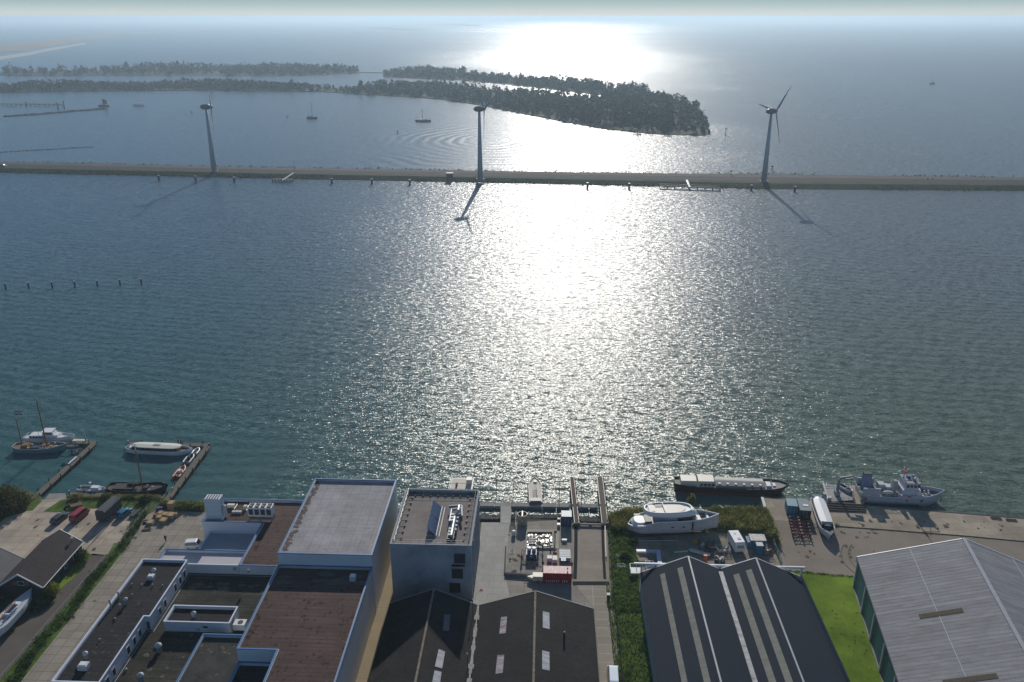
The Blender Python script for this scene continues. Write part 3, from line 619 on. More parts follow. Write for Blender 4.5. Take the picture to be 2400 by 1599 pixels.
sheet_obj('yard_pavement', [P('4', 1235, 572), P('4', 1690, 548), P('4', 1820, 592), P('4', 2120, 700), P('4', 2140, 1150), Vector((13, 110, 0)), Vector((12.5, 60, 0)), Vector((-10, 60, 0)), Vector((-10, 128, 0)), P('4', 1190, 1060)], Z1, slabmat('test_yard_slabs', (.29, .265, .23), 3, 2.2, .1, .6, stain=.22))
sheet_obj('slipway', PS('4', [(1815, 592), (2128, 592), (2150, 1110), (1805, 1110)]), Z3, M_slip)
sheet_obj('yard_pavement', PS('4', [(1805, 1110), (2155, 1110), (2215, 1568)]) + PS('5', [(2195, 1005)]) + [Vector((12.9, 60, 0)), Vector((10, 60, 0))] + PS('5', [(2040, 1005), (2000, 430)]), Z3, slabmat('squared_paving', (.32, .285, .235), 2.7, 2.3, .08, 1.5, msize=.07, stain=.15))
sheet_obj('storage_yard_pavement', [P('6', 400, 760), P('6', 1320, 700), P('6', 1480, 720), P('6', 1900, 720), P('6', 1960, 930), P('6', 2060, 1120), Vector((36, 139, 0)), Vector((20.5, 139, 0)), P('6', 400, 1000)], Z1, slabmat('storage_slabs', (.27, .235, .19), 3, 2, .12, .6, stain=.35))
q0 = PS('6', [(1815, 306), (2000, 326)]) + PS('a', [(170, 469), (380, 479), (500, 493), (880, 528), (1500, 579), (2352, 649), (4200, 801), (4200, 1100), (2352, 862), (1800, 810), (1100, 755), (620, 722), (400, 690), (10, 660)])
sheet_obj('quay_pavement', q0, Z2, M_quay)
sheet_obj('access_road', PS('a', [(10, 660), (400, 690), (620, 722), (1100, 755), (1800, 810), (2352, 862), (4200, 1100)]) + [Vector((300, 80, 0)), Vector((110, 80, 0))] + PS('a', [(900, 1200), (800, 1183), (150, 1125), (120, 1010), (60, 760)]), Z1, M_road2)
sheet_obj('lawn', PS('a', [(185, 1128), (800, 1185)]) + [Vector((80, 140, 0)), Vector((80, 60, 0)), Vector((40, 60, 0))] + [Vector((51.6, 100, 0)), Vector((51.6, 138, 0))], Z3, M_lawn, 'stuff')
b = MB(); g = random.Random(77)
for i in range(420):
    e_ = g.random(); q = P('a', 185 + 620 * e_, 1132 + 57 * e_) if i % 3 == 0 else (Vector((51.9 + g.random() * .5, 100 + 38 * g.random(), 0)) if i % 3 == 1 else Vector((g.uniform(52, 66), g.uniform(100, 138), 0)))
    b.leaves((q.x + g.uniform(-.4, .4), q.y + g.uniform(-.4, .3), LAND + .05), (g.uniform(.1, .5), g.uniform(.1, .45), .12), 9, .09, i)
tag(b.build('lawn_tufts', leafmat('tuft_leaves', (.05, .10, .015), (.13, .16, .04), .6)), kind='stuff')
b = MB(); g = random.Random(78)
def blob(x, y, r, k=10):
    z = Z4 + .004 + len(b.v) * 1e-5; st_ = g.uniform(.6, 2.2); a_ = g.uniform(0, 3); ca, sa = math.cos(a_), math.sin(a_); p_ = []
    for j in range(k): t_ = 6.2832 * j / k; q1, q2 = r * st_ * g.uniform(.6, 1.15) * math.cos(t_), r * g.uniform(.6, 1.15) * math.sin(t_); p_.append((x + q1 * ca - q2 * sa, y + q1 * sa + q2 * ca, z))
    b.add(p_, [tuple(range(k))])
for k, x0, x1, y0, y1, n_ in (('1', 260, 1250, 1200, 1540, 26), ('a', 260, 1000, 690, 1100, 34), ('a', 700, 2250, 640, 760, 26), ('g', 60, 680, 450, 1300, 22), ('2', 520, 900, 450, 1100, 12), ('2', 400, 1000, 300, 1400, 0)):
    for i in range(n_): q = P(k, g.uniform(x0, x1), g.uniform(y0, y1)); blob(q.x, q.y, g.uniform(.06, .45))
struct(b.build('pavement_stain', mat('oil_stain', (.10, .088, .075), .95, .3, 1)))
b = MB()
for cx, cy_, r_, a0, a1 in ((74, 152, 9, 2.4, 3.9), (75.6, 152, 9, 2.4, 3.9), (82, 158, 12, 3.6, 4.6), (83.6, 158, 12, 3.6, 4.6), (70, 150, 16, 1.9, 2.6)):
    pp = [(cx + r_ * math.cos(a0 + (a1 - a0) * i / 16), cy_ + r_ * math.sin(a0 + (a1 - a0) * i / 16), Z4 + .03) for i in range(17)]
    for p0_, p1_ in zip(pp, pp[1:]): b.bar(p0_, p1_, .16, .012)
struct(b.build('tyre_marks', mat('tyre_mark', (.15, .13, .11), .95, .25, 1)))
b = MB(); b.path([P('a', x, y, Z3 + .02) for x, y in [(620, 722), (1100, 755), (1800, 810), (2352, 862), (4200, 1100)]], .10, 4); struct(b.build('kerb', M_dark))
b = MB()
for a_, c_ in zip(q0[0:9], q0[1:9]):
    if (c_ - a_).length > .5: b.bar(a_ + Vector((0, 0, .1)), c_ + Vector((0, 0, .1)), .5, .35)
struct(b.build('quay_edge', M_dark))

# ================================================================== FLAT ROOFED BUILDINGS
M_wallw = mat('white_metal_cladding', (.62, .65, .70), .5, .03, .5)
M_clad = mat('brushed_cladding', (.56, .56, .58), .4, .05, .3, metal=.3, stretch=(1, 1, .2))
M_capb = mat('blue_roof_trim', (.06, .17, .36), .45, .08, 1)
M_capw = mat('white_roof_trim', (.60, .64, .72), .5, .05, 1)
M_rbrown = slabmat('brown_bitumen_roof', (.105, .068, .058), 40, .95, .05, .6, msize=.06, stain=.25, specks=.5, streak=.15)
M_rgrey = slabmat('grey_membrane_roof', (.36, .345, .355), 1.9, 6.2, .05, .75, msize=.06, stain=.28, specks=.12, streak=.1)
M_rblack = slabmat('black_bitumen_roof', (.034, .031, .034), 40, 1.05, .05, .5, msize=.05, stain=.35, specks=.4, streak=.2)
M_rmoss = slabmat('mossy_bitumen_roof', (.042, .042, .034), 40, .9, .06, .6, msize=.05, stain=.6, col2=(.055, .053, .04), specks=.4, streak=.3)
M_rwhite = mat('white_roof_membrane', (.42, .41, .43), .6, .06, .4)
def inset(poly, d):
    n = len(poly); out = []
    for i in range(n):
        p0, p1, p2 = Vector(poly[i - 1][:2]), Vector(poly[i][:2]), Vector(poly[(i + 1) % n][:2])
        e1, e2 = (p1 - p0).normalized(), (p2 - p1).normalized(); n1, n2 = Vector((-e1.y, e1.x)), Vector((-e2.y, e2.x))
        k = (n1 + n2); k = k / max(.2, k.dot(n1)); out.append((p1.x + k.x * d, p1.y + k.y * d))
    return out
def ring(outer, inner, z0, z1, b):
    n = len(outer); k = len(b.v)
    b.v += [(x, y, z0) for x, y in outer] + [(x, y, z1) for x, y in outer] + [(x, y, z1) for x, y in inner] + [(x, y, z0) for x, y in inner]
    for i in range(n):
        j = (i + 1) % n
        b.f += [(k + i, k + j, k + n + j, k + n + i), (k + n + i, k + n + j, k + 2 * n + j, k + 2 * n + i), (k + 2 * n + i, k + 2 * n + j, k + 3 * n + j, k + 3 * n + i)]
def flat(name, label, poly, z1, wall, roofm, cap, z0=LAND, par=.55, cw=.22, cat='building', capname='roof_trim', side=None):
    c = (sum(p[0] for p in poly) / len(poly), sum(p[1] for p in poly) / len(poly)); q = [(x - c[0], y - c[1]) for x, y in poly]
    t = T(name, label, cat, (c[0], c[1], z0)); h = z1 - z0; inn = inset(q, .3)
    b = MB(); ring(q, inn, 0, h - .1, b); b.build('wall', wall, t)
    r = MB(); r.v = [(x, y, h - par) for x, y in inset(q, .28)]; r.f = [tuple(range(len(q)))]; r.build('roof', roofm, t)
    k = MB(); ring(inset(q, -.06), inset(q, cw), h - .1, h + .06, k); k.build(capname, cap, t)
    t['c'] = c; return t
def rect(u0, u1, v0, v1): return [(u0, v0), (u1, v0), (u1, v1), (u0, v1)]
def loc(t, u, v, z): c = t['c']; return (u - c[0], v - c[1], z - t.location.z)
def ring_fix(t):
    del t['c']
# tall hall and its neighbours
tall = flat('warehouse', 'tall white warehouse with a large pale grey flat roof and blue trim', rect(-50, -31.9, 131.3, 158.8), 14.7, M_clad, M_rgrey, M_capb)
for u0, u1, v, z0_, z1_ in ((-50, -31.9, 131.3, LAND, 14.5),):
    MB().box(u0 - tall['c'][0] + .02, u1 - tall['c'][0] - .02, v - tall['c'][1] - .05, v - tall['c'][1] + .02, 0, 13.4).build('front_cladding', M_wallw, tall)
low = flat('workshop_hall', 'long white hall with a brown flat roof in front of the tall warehouse', [(-50.2, 108.4), (-50.2, 131.2)][::-1] + [] if 0 else [(-43.4, 70), (-32.0, 70), (-32.0, 131.22), (-50.2, 131.22), (-50.2, 108.4), (-43.4, 108.4)], 12.1, M_clad, M_rbrown, M_capb)
c = low['c']; MB().box(-50.2 - c[0] + .02, -43.3 - c[0], 108.4 - c[1] - .05, 108.4 - c[1] + .02, 0, 10.8).build('front_cladding', M_wallw, low)
hr = flat('annex', 'low annex with a black roof below the white front of the brown roofed hall', rect(-50.2, -43.5, 70, 108.3), 9.5, M_wallw, M_rblack, M_capb)
dD = flat('office_wing', 'L-shaped white building carrying the ventilation plant on its brown roof', [(-61.2, 138.6), (-50.1, 138.6), (-50.1, 163.2), (-74.8, 163.2), (-74.8, 153.9), (-61.2, 153.9)], 6.2, M_wallw, M_rbrown, M_capb)
eE = flat('extension', 'low extension with a white flat roof behind the long black roofed offices', rect(-79.3, -61.3, 138.95, 145.2), 5.0, M_wallw, M_rwhite, M_capb)
MB().box(-61.3 - eE['c'][0] - 10.35, -61.3 - eE['c'][0], 138.6 - eE['c'][1], 138.9 - eE['c'][1], 0, 6.15 - LAND).build('parapet_wall', M_wallw, eE)
fF = flat('lean_to', 'low grey roofed lean-to in the shadow under the ventilation tower', rect(-73.2, -61.3, 145.4, 153.8), 3.6, M_wallw, mat('lean_to_roof', (.28, .30, .34), .6, .05, .5), M_capw, par=.15)
aA = flat('office_building', 'long narrow white office block with a black flat roof and small roof vents', [(-80.9, 105.2), (-72.8, 105.2), (-72.8, 121.7), (-71.7, 121.7), (-71.7, 138.8), (-80.9, 138.8)], 7.0, M_wallw, M_rblack, M_capw)
bB = flat('courtyard_building', 'low mossy flat roof between the office block and the brown roofed hall', [(-72.7, 80), (-50.4, 80), (-50.4, 138.5), (-71.6, 138.5), (-71.6, 121.6), (-72.7, 121.6)], 3.95, M_wallw, M_rmoss, mat('bitumen_edge', (.05, .05, .05), .8), par=.1, cw=.2)
xx = flat('rooftop_room', 'white box shaped room with its own dark roof standing on the mossy roof', rect(-69.2, -56.9, 121.5, 126.1), 6.1, M_wallw, M_rblack, M_capw, z0=3.9)
gG = flat('annex', 'black roofed annex with blue trim beside the brown roofed hall, wavy tar marks', rect(-61.1, -50.4, 80, 119.5), 5.3, M_wallw, mat('tarred_roof', (.05, .05, .046), .85, .4, .5, bump=.2), M_capb, z0=3.9)
def window(t, x, y, z, wd, h, face, m=M_glass, fr=M_white, name='window'):
    """window in a wall looking towards +x/-x/-y; local coordinates"""
    f = MB(); g_ = MB(); e = .07
    for (a0, a1, b0, b1) in ((-wd / 2, wd / 2, -h / 2, -h / 2 + e), (-wd / 2, wd / 2, h / 2 - e, h / 2), (-wd / 2, -wd / 2 + e, -h / 2 + e, h / 2 - e), (wd / 2 - e, wd / 2, -h / 2 + e, h / 2 - e)):
        if face in '+-': s_ = 1 if face == '+' else -1; f.box(min(x, x + .08 * s_), max(x, x + .08 * s_), y + a0, y + a1, z + b0, z + b1)
        else: f.box(x + a0, x + a1, y - .08, y, z + b0, z + b1)
    if face in '+-': s_ = 1 if face == '+' else -1; g_.box(min(x, x + .04 * s_), max(x, x + .04 * s_), y - wd / 2 + e, y + wd / 2 - e, z - h / 2 + e, z + h / 2 - e)
    else: g_.box(x - wd / 2 + e, x + wd / 2 - e, y - .04, y, z - h / 2 + e, z + h / 2 - e)
    w_ = f.build(name, fr, t); g_.build('pane', m, w_); return w_
for v in (136.6, 134.6, 132.3, 127.6, 125.3):
    l = loc(aA, -71.7, v, 5.2); window(aA, *l, 1.1, 1.7, '+')
for v in (119.3, 117.2, 114.9, 109.6, 107.4):
    l = loc(aA, -72.8, v, 5.2); window(aA, *l, 1.1, 1.7, '+')
l = loc(aA, -72.25, 121.7, 4.95); d_ = MB().box(l[0] - .45, l[0] + .45, l[1] - .08, l[1], l[2] - 1, l[2] + 1.1).build('door', M_white, aA); MB().box(l[0] - .3, l[0] + .3, l[1] - .11, l[1] - .085, l[2] - .8, l[2] + .9).build('pane', M_glass, d_)
l = loc(xx, -61.5, 121.5, 5.1); window(xx, *l, .9, .35, 'f', M_dark, M_dark); l = loc(xx, -62.9, 121.5, 4.5); window(xx, *l, .6, .5, 'f', M_lgrey, M_grey, 'vent_grille')
l = loc(eE, -62, 138.6, 5.4); MB().box(l[0] - .3, l[0] + .3, l[1] - .25, l[1], l[2] - .3, l[2] + .3).build('vent_grille', M_grey, eE)
# roof furniture
M_lead = mat('lead_flashing', (.25, .26, .28), .5, .2, 3)
def roofvent(u, v, z, r, h, label, name='roof_vent', cat='roof vent', grp=None, hat=True, src=None):
    if src: return dup(src, (u, v, z), 0, label)
    t = T(name, label, cat, (u, v, z), 0, grp)
    MB().tube((0, 0, 0), (0, 0, h), r * .75, r * .7, 10).build('pipe', M_lead, t)
    MB().tube((0, 0, h), (0, 0, h + r * .5), r, r * .9, 12).tube((0, 0, h + r * .5), (0, 0, h + r * 1.1), r * .9, r * .2, 12).build('cowl', M_lgrey, t); return t
zA, zB, zX = 7.0 - .54, 3.86, 6.1 - .54
gs = 'small vent pipes on the long black office roof'
vv = [(1215, 668), (1305, 672), (1405, 675), (1495, 677), (1215, 765), (1060, 985), (918, 1178), (1080, 797)]
vl = ['first from the left in the row of four', 'second from the left in the row of four', 'third from the left in the row of four', 'last on the right of the row of four', 'lone one just below the row of four', 'left of centre, near the long flue shadows', 'halfway down the roof alone', 'near the left roof edge above the tall flue']
s_ = None
for (x, y), lb in zip(vv, vl):
    p = P('2', x, y + 12, zA); q = roofvent(p.x, p.y, zA, .17, .4, 'small vent pipe on office roof, ' + lb, grp=gs, src=s_); s_ = s_ or q
for x, y, r, h, k, lb, z in ((1420, 575, .5, .9, '2', 'round grey cowl at the upper end of the black office roof', zA), (793, 1350, .5, 1.0, '2', 'round grey cowl near the lower end of the black office roof', zA), (1465, 1285, .65, 1.2, '2', 'big round extract fan at the edge of the shadow on the mossy roof', zB), (1300, 1555, .6, 1.1, '2', 'round extract fan at the bottom edge on the mossy roof', zB), (1785, 970, .5, .8, '2', 'brown fan cowl on the roof of the white box room', zX), (2283, 560, .3, .5, '2', 'small vent on the wall top of the white extension', 6.2), (1163, 850, .4, 1.1, '2', 'shiny fan cowl beside the small flues on the office roof', zA), (1160, 1462, .25, .3, '2', 'tiny vent on the mossy roof by the office windows', zB)):
    p = P(k, x, y, z); roofvent(p.x, p.y, z, r, h, lb)
for x, y, h, lb in ((1022, 892, 1.9, 'tall white flue at the left edge of the office roof'), (1095, 800, 1.4, 'thin flue near the left edge of the office roof'), (1110, 905, 1.2, 'dark thin flue in the middle of the office roof')):
    p = P('2', x, y, zA); t = T('flue', lb, 'flue', p); MB().tube((0, 0, 0), (0, 0, h), .16, .14, 8).build('pipe', M_lead, t); MB().tube((0, 0, h), (0, 0, h + .25), .26, .1, 8).build('cap', M_lgrey, t)
def skylight(k, x, y, z, wx, wy, h, label, m=M_lgrey):
    p = P(k, x, y, z); t = T('roof_light', label, 'roof hatch', p)
    MB().box(-wx / 2, wx / 2, -wy / 2, wy / 2, 0, h).build('kerb', m, t); MB().loft([[(-wx / 2 * q, -wy / 2 * q, h + a_), (wx / 2 * q, -wy / 2 * q, h + a_), (wx / 2 * q, wy / 2 * q, h + a_), (-wx / 2 * q, wy / 2 * q, h + a_)] for q, a_ in ((.95, 0), (.7, .22))]).build('dome', M_white, t)
skylight('2', 1393, 615, zA, 1.3, 1.2, .7, 'square white roof hatch near the far end of the office roof')
skylight('2', 775, 1440, zA, 1.6, 1.3, .9, 'square white roof hatch near the lower end of the office roof')
skylight('3', 1675, 1020, 12.1 - .54, 1.1, 1.0, 1.0, 'small white hatch in the shadow on the brown roof')
# outdoor unit by box room
p = P('2', 2215, 1075, zB); t = T('air_conditioner', 'white air conditioner by the right end of the white box room', 'air conditioner', p)
MB().box(-1.1, 1.1, -.8, .8, .25, 1.5).build('casing', M_white, t); MB().tube((.1, 0, 1.5), (.1, 0, 1.56), .5, n=14).build('fan', M_dark, t); b = MB()
for sx_ in (-.9, .9): b.box(sx_ - .1, sx_ + .1, -.8, .8, 0, .25)
b.build('frame', M_grey, t)
# ventilation tower and chiller
zD = 6.2 - .54
t = T('ventilation_tower', 'tall pale blue louvred ventilation tower on the corner of the brown roof', 'ventilation unit', (-72.35, 156.1, zD))
MB().box(-1.75, 1.75, -1.1, 1.1, .35, 5.4).build('casing', mat('unit_casing', (.44, .52, .60), .45, .04, .5), t)
b = MB()
for z in (1.3, 2.3, 2.75, 3.6, 4.5): b.box(-1.78, 1.78, -1.13, 1.13, z, z + .06)
b.build('panel_seam', M_grey, t); b = MB()
for i in range(6): b.box(-1.62 + i * .59, -1.36 + i * .59, -1.0, 1.0, 5.43, 5.5)
b.build('louvre', M_white, t); MB().box(-1.62, 1.6, -1, 1, 5.4, 5.42).build('grille', M_dark, t); MB().box(-1.9, 1.9, -1.2, 1.2, 0, .35).build('base_frame', M_grey, t)
b = MB().tube((2.2, .2, 0), (2.2, .2, 3.2), .35).tube((2.2, .2, 3.0), (1.7, .2, 3.0), .3); b.build('duct', M_lgrey, t)
t = T('chiller', 'white rooftop chiller with two rows of four round fans', 'cooling unit', (-62.1, 156.4, zD))
MB().box(-2.7, 2.7, -1.0, 1.0, 1.1, 3.3).build('casing', M_white, t); b = MB()
for sx_ in (-2.5, 0, 2.5):
    for sy in (-.9, .9): b.box(sx_ - .1, sx_ + .1, sy - .1, sy + .1, 0, 1.1)
b.bar((-2.7, -1, .5), (2.7, -1, .5), .15, .15).bar((-2.7, 1, .5), (2.7, 1, .5), .15, .15); b.build('stand', M_grey, t)
for i in range(4):
    for j in (-1, 1):
        f = MB().tube((-2.0 + i * 1.33, j * .48, 3.3), (-2.0 + i * 1.33, j * .48, 3.5), .44, n=16).build('fan', M_dark, t); MB().tube((-2.0 + i * 1.33, j * .48, 3.5), (-2.0 + i * 1.33, j * .48, 3.54), .14, n=8).build('motor', M_lgrey, f)
    MB().box(-2.5 + i * 1.33, -1.5 + i * 1.33, -1.04, -1.0, 1.5, 2.9).build('coil_panel', M_dark, t)
for x, y, wx, wy, h, lb in ((560, 335, 1.7, .7, .9, 'beige electrical cabinet on the brown roof between the tower and chiller'), (610, 385, 2.2, .5, .5, 'low pipe manifold in front of the beige cabinet on the brown roof'), (690, 350, .7, .7, 1.0, 'small white pump unit left of the chiller')):
    p = P('3', x, y + 20, zD); t = T('plant_unit', lb, 'rooftop equipment', p); MB().box(-wx / 2, wx / 2, -wy / 2, wy / 2, .2, h).build('casing', M_offw if wx < 2 else M_lgrey, t); b = MB()
    for i in range(4): b.tube((-wx / 2 + i * wx / 3, -wy, .1), (-wx / 2 + i * wx / 3, wy * 2, .1), .06)
    b.build('pipe', M_steel, t)
def stains(t, u0, u1, v0, v1, z, n, m, seed, r=(.15, .8), st=1.0):
    g = random.Random(seed); b = MB(); c = t['c']
    for i in range(n):
        x, y, s_ = g.uniform(u0, u1) - c[0], g.uniform(v0, v1) - c[1], g.uniform(r[0], r[1]) * g.random() ** .7 + .06; k = 9; zz = z - t.location.z + .006 + i * .0004
        b.add([(x + s_ * st * g.uniform(.6, 1.2) * math.cos(6.2832 * j / k), y + s_ * g.uniform(.5, 1.1) * math.sin(6.2832 * j / k), zz) for j in range(k)], [tuple(range(k))])
    tag(b.build('roof_stain', m, t), kind='stuff')
M_st1 = mat('damp_dirt', (.045, .032, .028), .95, .3, 2); M_st2 = mat('dried_puddle', (.12, .10, .085), .95, .25, 2); M_st3 = mat('pale_lichen', (.11, .105, .08), .95, .4, 2)
stains(low, -49.6, -32.6, 108.8, 130.6, 12.1 - .548, 60, M_st1, 1, (.05, .35)); stains(low, -49.6, -32.6, 126.5, 129.2, 12.1 - .535, 26, M_st2, 2, (.2, 1.0), 2.2); stains(low, -33.8, -32.5, 100, 130, 12.1 - .53, 40, M_st2, 3, (.1, .4)); stains(low, -49.8, -49.0, 109, 130, 12.1 - .53, 34, M_st1, 9, (.1, .4))
stains(tall, -49.6, -48.9, 132, 158.2, 14.7 - .545, 130, mat('rusty_dirt', (.14, .11, .095), .95, .3, 2), 4, (.2, .65)); stains(aA, -80.4, -73.2, 105.8, 121, 7 - .545, 40, M_black, 5, (.08, .4)); stains(aA, -78, -73.2, 106, 128, 7 - .53, 16, M_st2, 6, (.1, .3))
stains(bB, -71, -51, 133, 135.6, 3.86, 30, M_st3, 7, (.2, .9), 2.0); stains(bB, -70, -51, 106, 121, 3.862, 26, M_st3, 8, (.1, .7)); stains(dD, -60.6, -59.6, 140, 153, 6.2 - .54, 26, M_st1, 10, (.1, .35)); stains(gG, -60.6, -51, 115.2, 117.2, 5.3 - .545, 22, M_st3, 11, (.2, .5)); stains(gG, -60.6, -51, 104, 114, 5.3 - .535, 14, M_st2, 12, (.08, .3))
for t in (tall, low, hr, dD, eE, fF, aA, bB, xx, gG): ring_fix(t)

# grey concrete cube
M_cast = mat('cast_concrete', (.29, .32, .36), .8, .22, .18, bump=.1, bsc=3, col2=(.37, .39, .42))
M_castside = M_cast
gb = flat('concrete_building', 'tall blue grey concrete cube with pipes, solar panels and rails on its roof', rect(-29.3, -13.4, 135.8, 156.2), 14.2, M_cast, slabmat('worn_screed_roof', (.235, .205, .19), 2.2, 2.2, .06, .75, stain=.3), mat('concrete_cap', (.36, .37, .38), .8, .1, 2), par=.7, cw=.3, capname='parapet')
ring_fix(gb); gx, gy, gz = gb.location; zr = 14.2 - .7 - gz
def GL(k, x, y, z): p = P(k, x, y, z); return Vector((p.x - gx, p.y - gy, p.z - gz))
for z, k in ((11.2, 0), (7.6, 1), (4.2, 2)):   # opening column on the near face
    x0 = GL('4', 760, 990, z).x; f = MB().box(x0 - 1.1, x0 + 1.1, 135.78 - gy - .06, 135.8 - gy - .004, z - gz - 1.15, z - gz + 1.15).build('opening', M_dark, gb)
    MB().box(x0 - .9, x0 + .9, 135.78 - gy - .1, 135.78 - gy - .064, z - gz - .95, z - gz + .95).build('shutter', M_black, f)
b = MB()
for z in (-.0, 2.4): b.box(GL('4', 760, 990, 9).x - 1.3, GL('4', 760, 990, 9).x + 1.3, 135.8 - gy - .5, 135.8 - gy - .07, 9.6 - gz + z * 0, 9.75 - gz)
b.build('balcony', M_grey, gb)
b = MB()
for i in range(9):
    yy = -9 + i * 2.1; b.box(8.0, 8.12, yy, yy + .08, 0, zr)
b.path([(8.15, -8, z) for z in (2, 12.8)], .08); b.build('drainpipe', M_grey, gb)
d_ = MB().box(7.9, 8.02, -8.2, -5.8, 1.2, 4.4).build('gate', M_dark, gb)
# solar array and pipework on the cube
rz_ = 14.2 - .7
p = P('4', 545, 560, rz_); t = T('solar_array', 'leaning row of dark blue solar panels on the concrete cube roof', 'solar panels', p)
for i in range(2):
    y0 = -5.4 + i * 5.3; MB().add([(.8, y0, .35), (.8, y0 + 5.0, .35), (-.8, y0 + 5.0, 2.1), (-.8, y0, 2.1), (.74, y0, .3), (.74, y0 + 5.0, .3), (-.86, y0 + 5.0, 2.05), (-.86, y0, 2.05)], [(0, 1, 2, 3), (7, 6, 5, 4), (0, 4, 5, 1), (1, 5, 6, 2), (2, 6, 7, 3), (3, 7, 4, 0)]).build('solar_panel', mat('solar_glass', (.03, .06, .14), .35, .1, 2, spec=.6), t)
b = MB()
for i in range(7): yy = -5.2 + i * 1.7; b.tube((-.95, yy, 0), (-.9, yy, 2.0), .05).tube((.9, yy, .05), (-.95, yy, .05), .05)
b.path([(.95, -5.4, .3), (.95, 5.2, .3)], .09).path([(1.5, -5.4, .06), (1.5, 5.2, .06)], .08); b.build('support_frame', M_white, t)
p = P('4', 715, 640, rz_); t = T('roof_ductwork', 'silver pipes and elbow ducts running along the concrete cube roof', 'ductwork', p)
MB().path([(0, -3.5, 1.0), (0, 3.2, 1.0), (.6, 4.6, 1.6), (.6, 6.4, 1.6)], .34, 10).build('main_duct', M_steel, t)
MB().path([(-.9, 1.6, .9), (-.9, 5.6, 1.2), (1.2, 5.6, 1.5), (1.5, 3.2, 1.2)], .28, 10).build('elbow_duct', M_steel, t)
MB().path([(-1.6, 7.0, 1.0), (1.0, 7.4, 1.0), (1.3, 5.8, 1.0)], .3, 10).build('return_duct', M_lead, t)
MB().box(-.9, .8, -3.9, 1.4, 0, .6).build('plinth', M_dark, t); b = MB()
for i in range(7): b.box(-.75, -.15, -3 + i * 1.05, -2.5 + i * 1.05, .6, 1.5 if i > 3 else .9)
b.build('valve_box', M_lgrey, t)
for i in range(5): MB().box(.5, .9, -2 + i * 1.4, -1.6 + i * 1.4, 0, 1.5).build('duct_support', M_grey, t)
# perimeter rail with ballast feet
t = T('roof_railing', 'thin guard rail with black weights around the concrete cube roof', 'railing', (gx, gy, 13.5)); b = MB(); w_ = MB()
hx, hy = 7.3, 9.5
for z in (.75, 1.3): b.path([(-hx, -hy, z), (hx, -hy, z), (hx, hy, z), (-hx, hy, z), (-hx, -hy, z)], .035, 5)
for i in range(10):
    f = i / 9
    for x, y, dx, dy in ((-hx, -hy + 2 * hy * f, 1, 0), (hx, -hy + 2 * hy * f, -1, 0), (-hx + 2 * hx * f, hy, 0, -1), (-hx + 2 * hx * f, -hy, 0, 1)):
        b.tube((x, y, 0), (x, y, 1.3), .035, n=5)
        if dx or dy < 0: b.tube((x, y, .05), (x + dx * 1.1, y + dy * 1.1, .05), .03, n=4); w_.box(x + dx * 1.1 - .17, x + dx * 1.1 + .17, y + dy * 1.1 - .17, y + dy * 1.1 + .17, 0, .28)
b.build('rail', M_steel, t); w_.build('counterweight', M_black, t)

# ================================================================== GABLED SHEDS
def gable(poly_u, v0, v1, base=LAND, over=.3, thick=.16):
    return None
def shed(name, label, us, zs, v0, v1, wallm, roofm, trim=None, pieces=True):
    """us/zs: profile across (eave, ridge, eave...); runs from v0 (near) to v1 (far)"""
    c = ((us[0] + us[-1]) / 2, (v0 + v1) / 2); t = T(name, label, 'shed', (c[0], c[1], LAND))
    U = [u - c[0] for u in us]; Z = [z - LAND for z in zs]; a, e = v0 - c[1], v1 - c[1]; b = MB(); n = len(U)
    for y in (a + .3, e - .3): b.add([(U[0] + .3, y, 0)] + [(U[0] + .3, y, Z[0] - .2)] + [(U[i], y, Z[i] - .2) for i in range(1, n - 1)] + [(U[-1] - .3, y, Z[-1] - .2), (U[-1] - .3, y, 0)], [tuple(range(n + 2))])
    for x in (U[0] + .3, U[-1] - .3): b.add([(x, a + .3, 0), (x, e - .3, 0), (x, e - .3, Z[0] - .2), (x, a + .3, Z[0] - .2)], [(0, 1, 2, 3)])
    b.build('wall', wallm, t); rs = []
    for i in range(n - 1):
        r = MB(); th = .14; r.add([(U[i], a, Z[i]), (U[i + 1], a, Z[i + 1]), (U[i + 1], e, Z[i + 1]), (U[i], e, Z[i]), (U[i], a, Z[i] - th), (U[i + 1], a, Z[i + 1] - th), (U[i + 1], e, Z[i + 1] - th), (U[i], e, Z[i] - th)], [(0, 1, 2, 3), (7, 6, 5, 4), (0, 4, 5, 1), (1, 5, 6, 2), (2, 6, 7, 3), (3, 7, 4, 0)])
        rs.append(r.build('roof_slope', roofm, t))
    if trim:
        k = MB()
        for i in range(n - 1): k.bar((U[i], e + .05, Z[i] + .06), (U[i + 1], e + .05, Z[i + 1] + .06), .22, .32)
        k.build('verge_board', trim, t)
    return t, c
def on_slope(t, c, k, x, y, ua, za, ub, zb):
    """point of the roof plane z = za + (u-ua)*(zb-za)/(ub-ua) seen at a photo point"""
    z = za
    for _ in range(40):
        p = P(k, x, y, z); z2 = za + (p.x - ua) * (zb - za) / (ub - ua); z = z + (z2 - z) * .5
    return P(k, x, y, z)
def patch(t, c, pts, name, m, ua, za, ub, zb, k, lift=.05, th=.05):
    q = [on_slope(t, c, k, x, y, ua, za, ub, zb) for x, y in pts]; q = [Vector((p.x - c[0], p.y - c[1], p.z - LAND + lift)) for p in q]
    b = MB(); n = len(q); b.v = [tuple(p) for p in q] + [(p.x, p.y, p.z - th) for p in q]; b.f = [tuple(range(n)), tuple(range(2 * n - 1, n - 1, -1))] + [(i, (i + 1) % n, n + (i + 1) % n, n + i) for i in range(n)]
    return b.build(name, m, t)
M_eternit = slabmat('dark_fibre_cement_roof', (.040, .037, .036), .18, 30, .10, .75, msize=.02, stain=.3)
M_eternit2 = slabmat('old_cement_roof', (.030, .027, .026), .6, .4, .14, .6, off=.5, msize=.02, stain=.4, specks=.3)
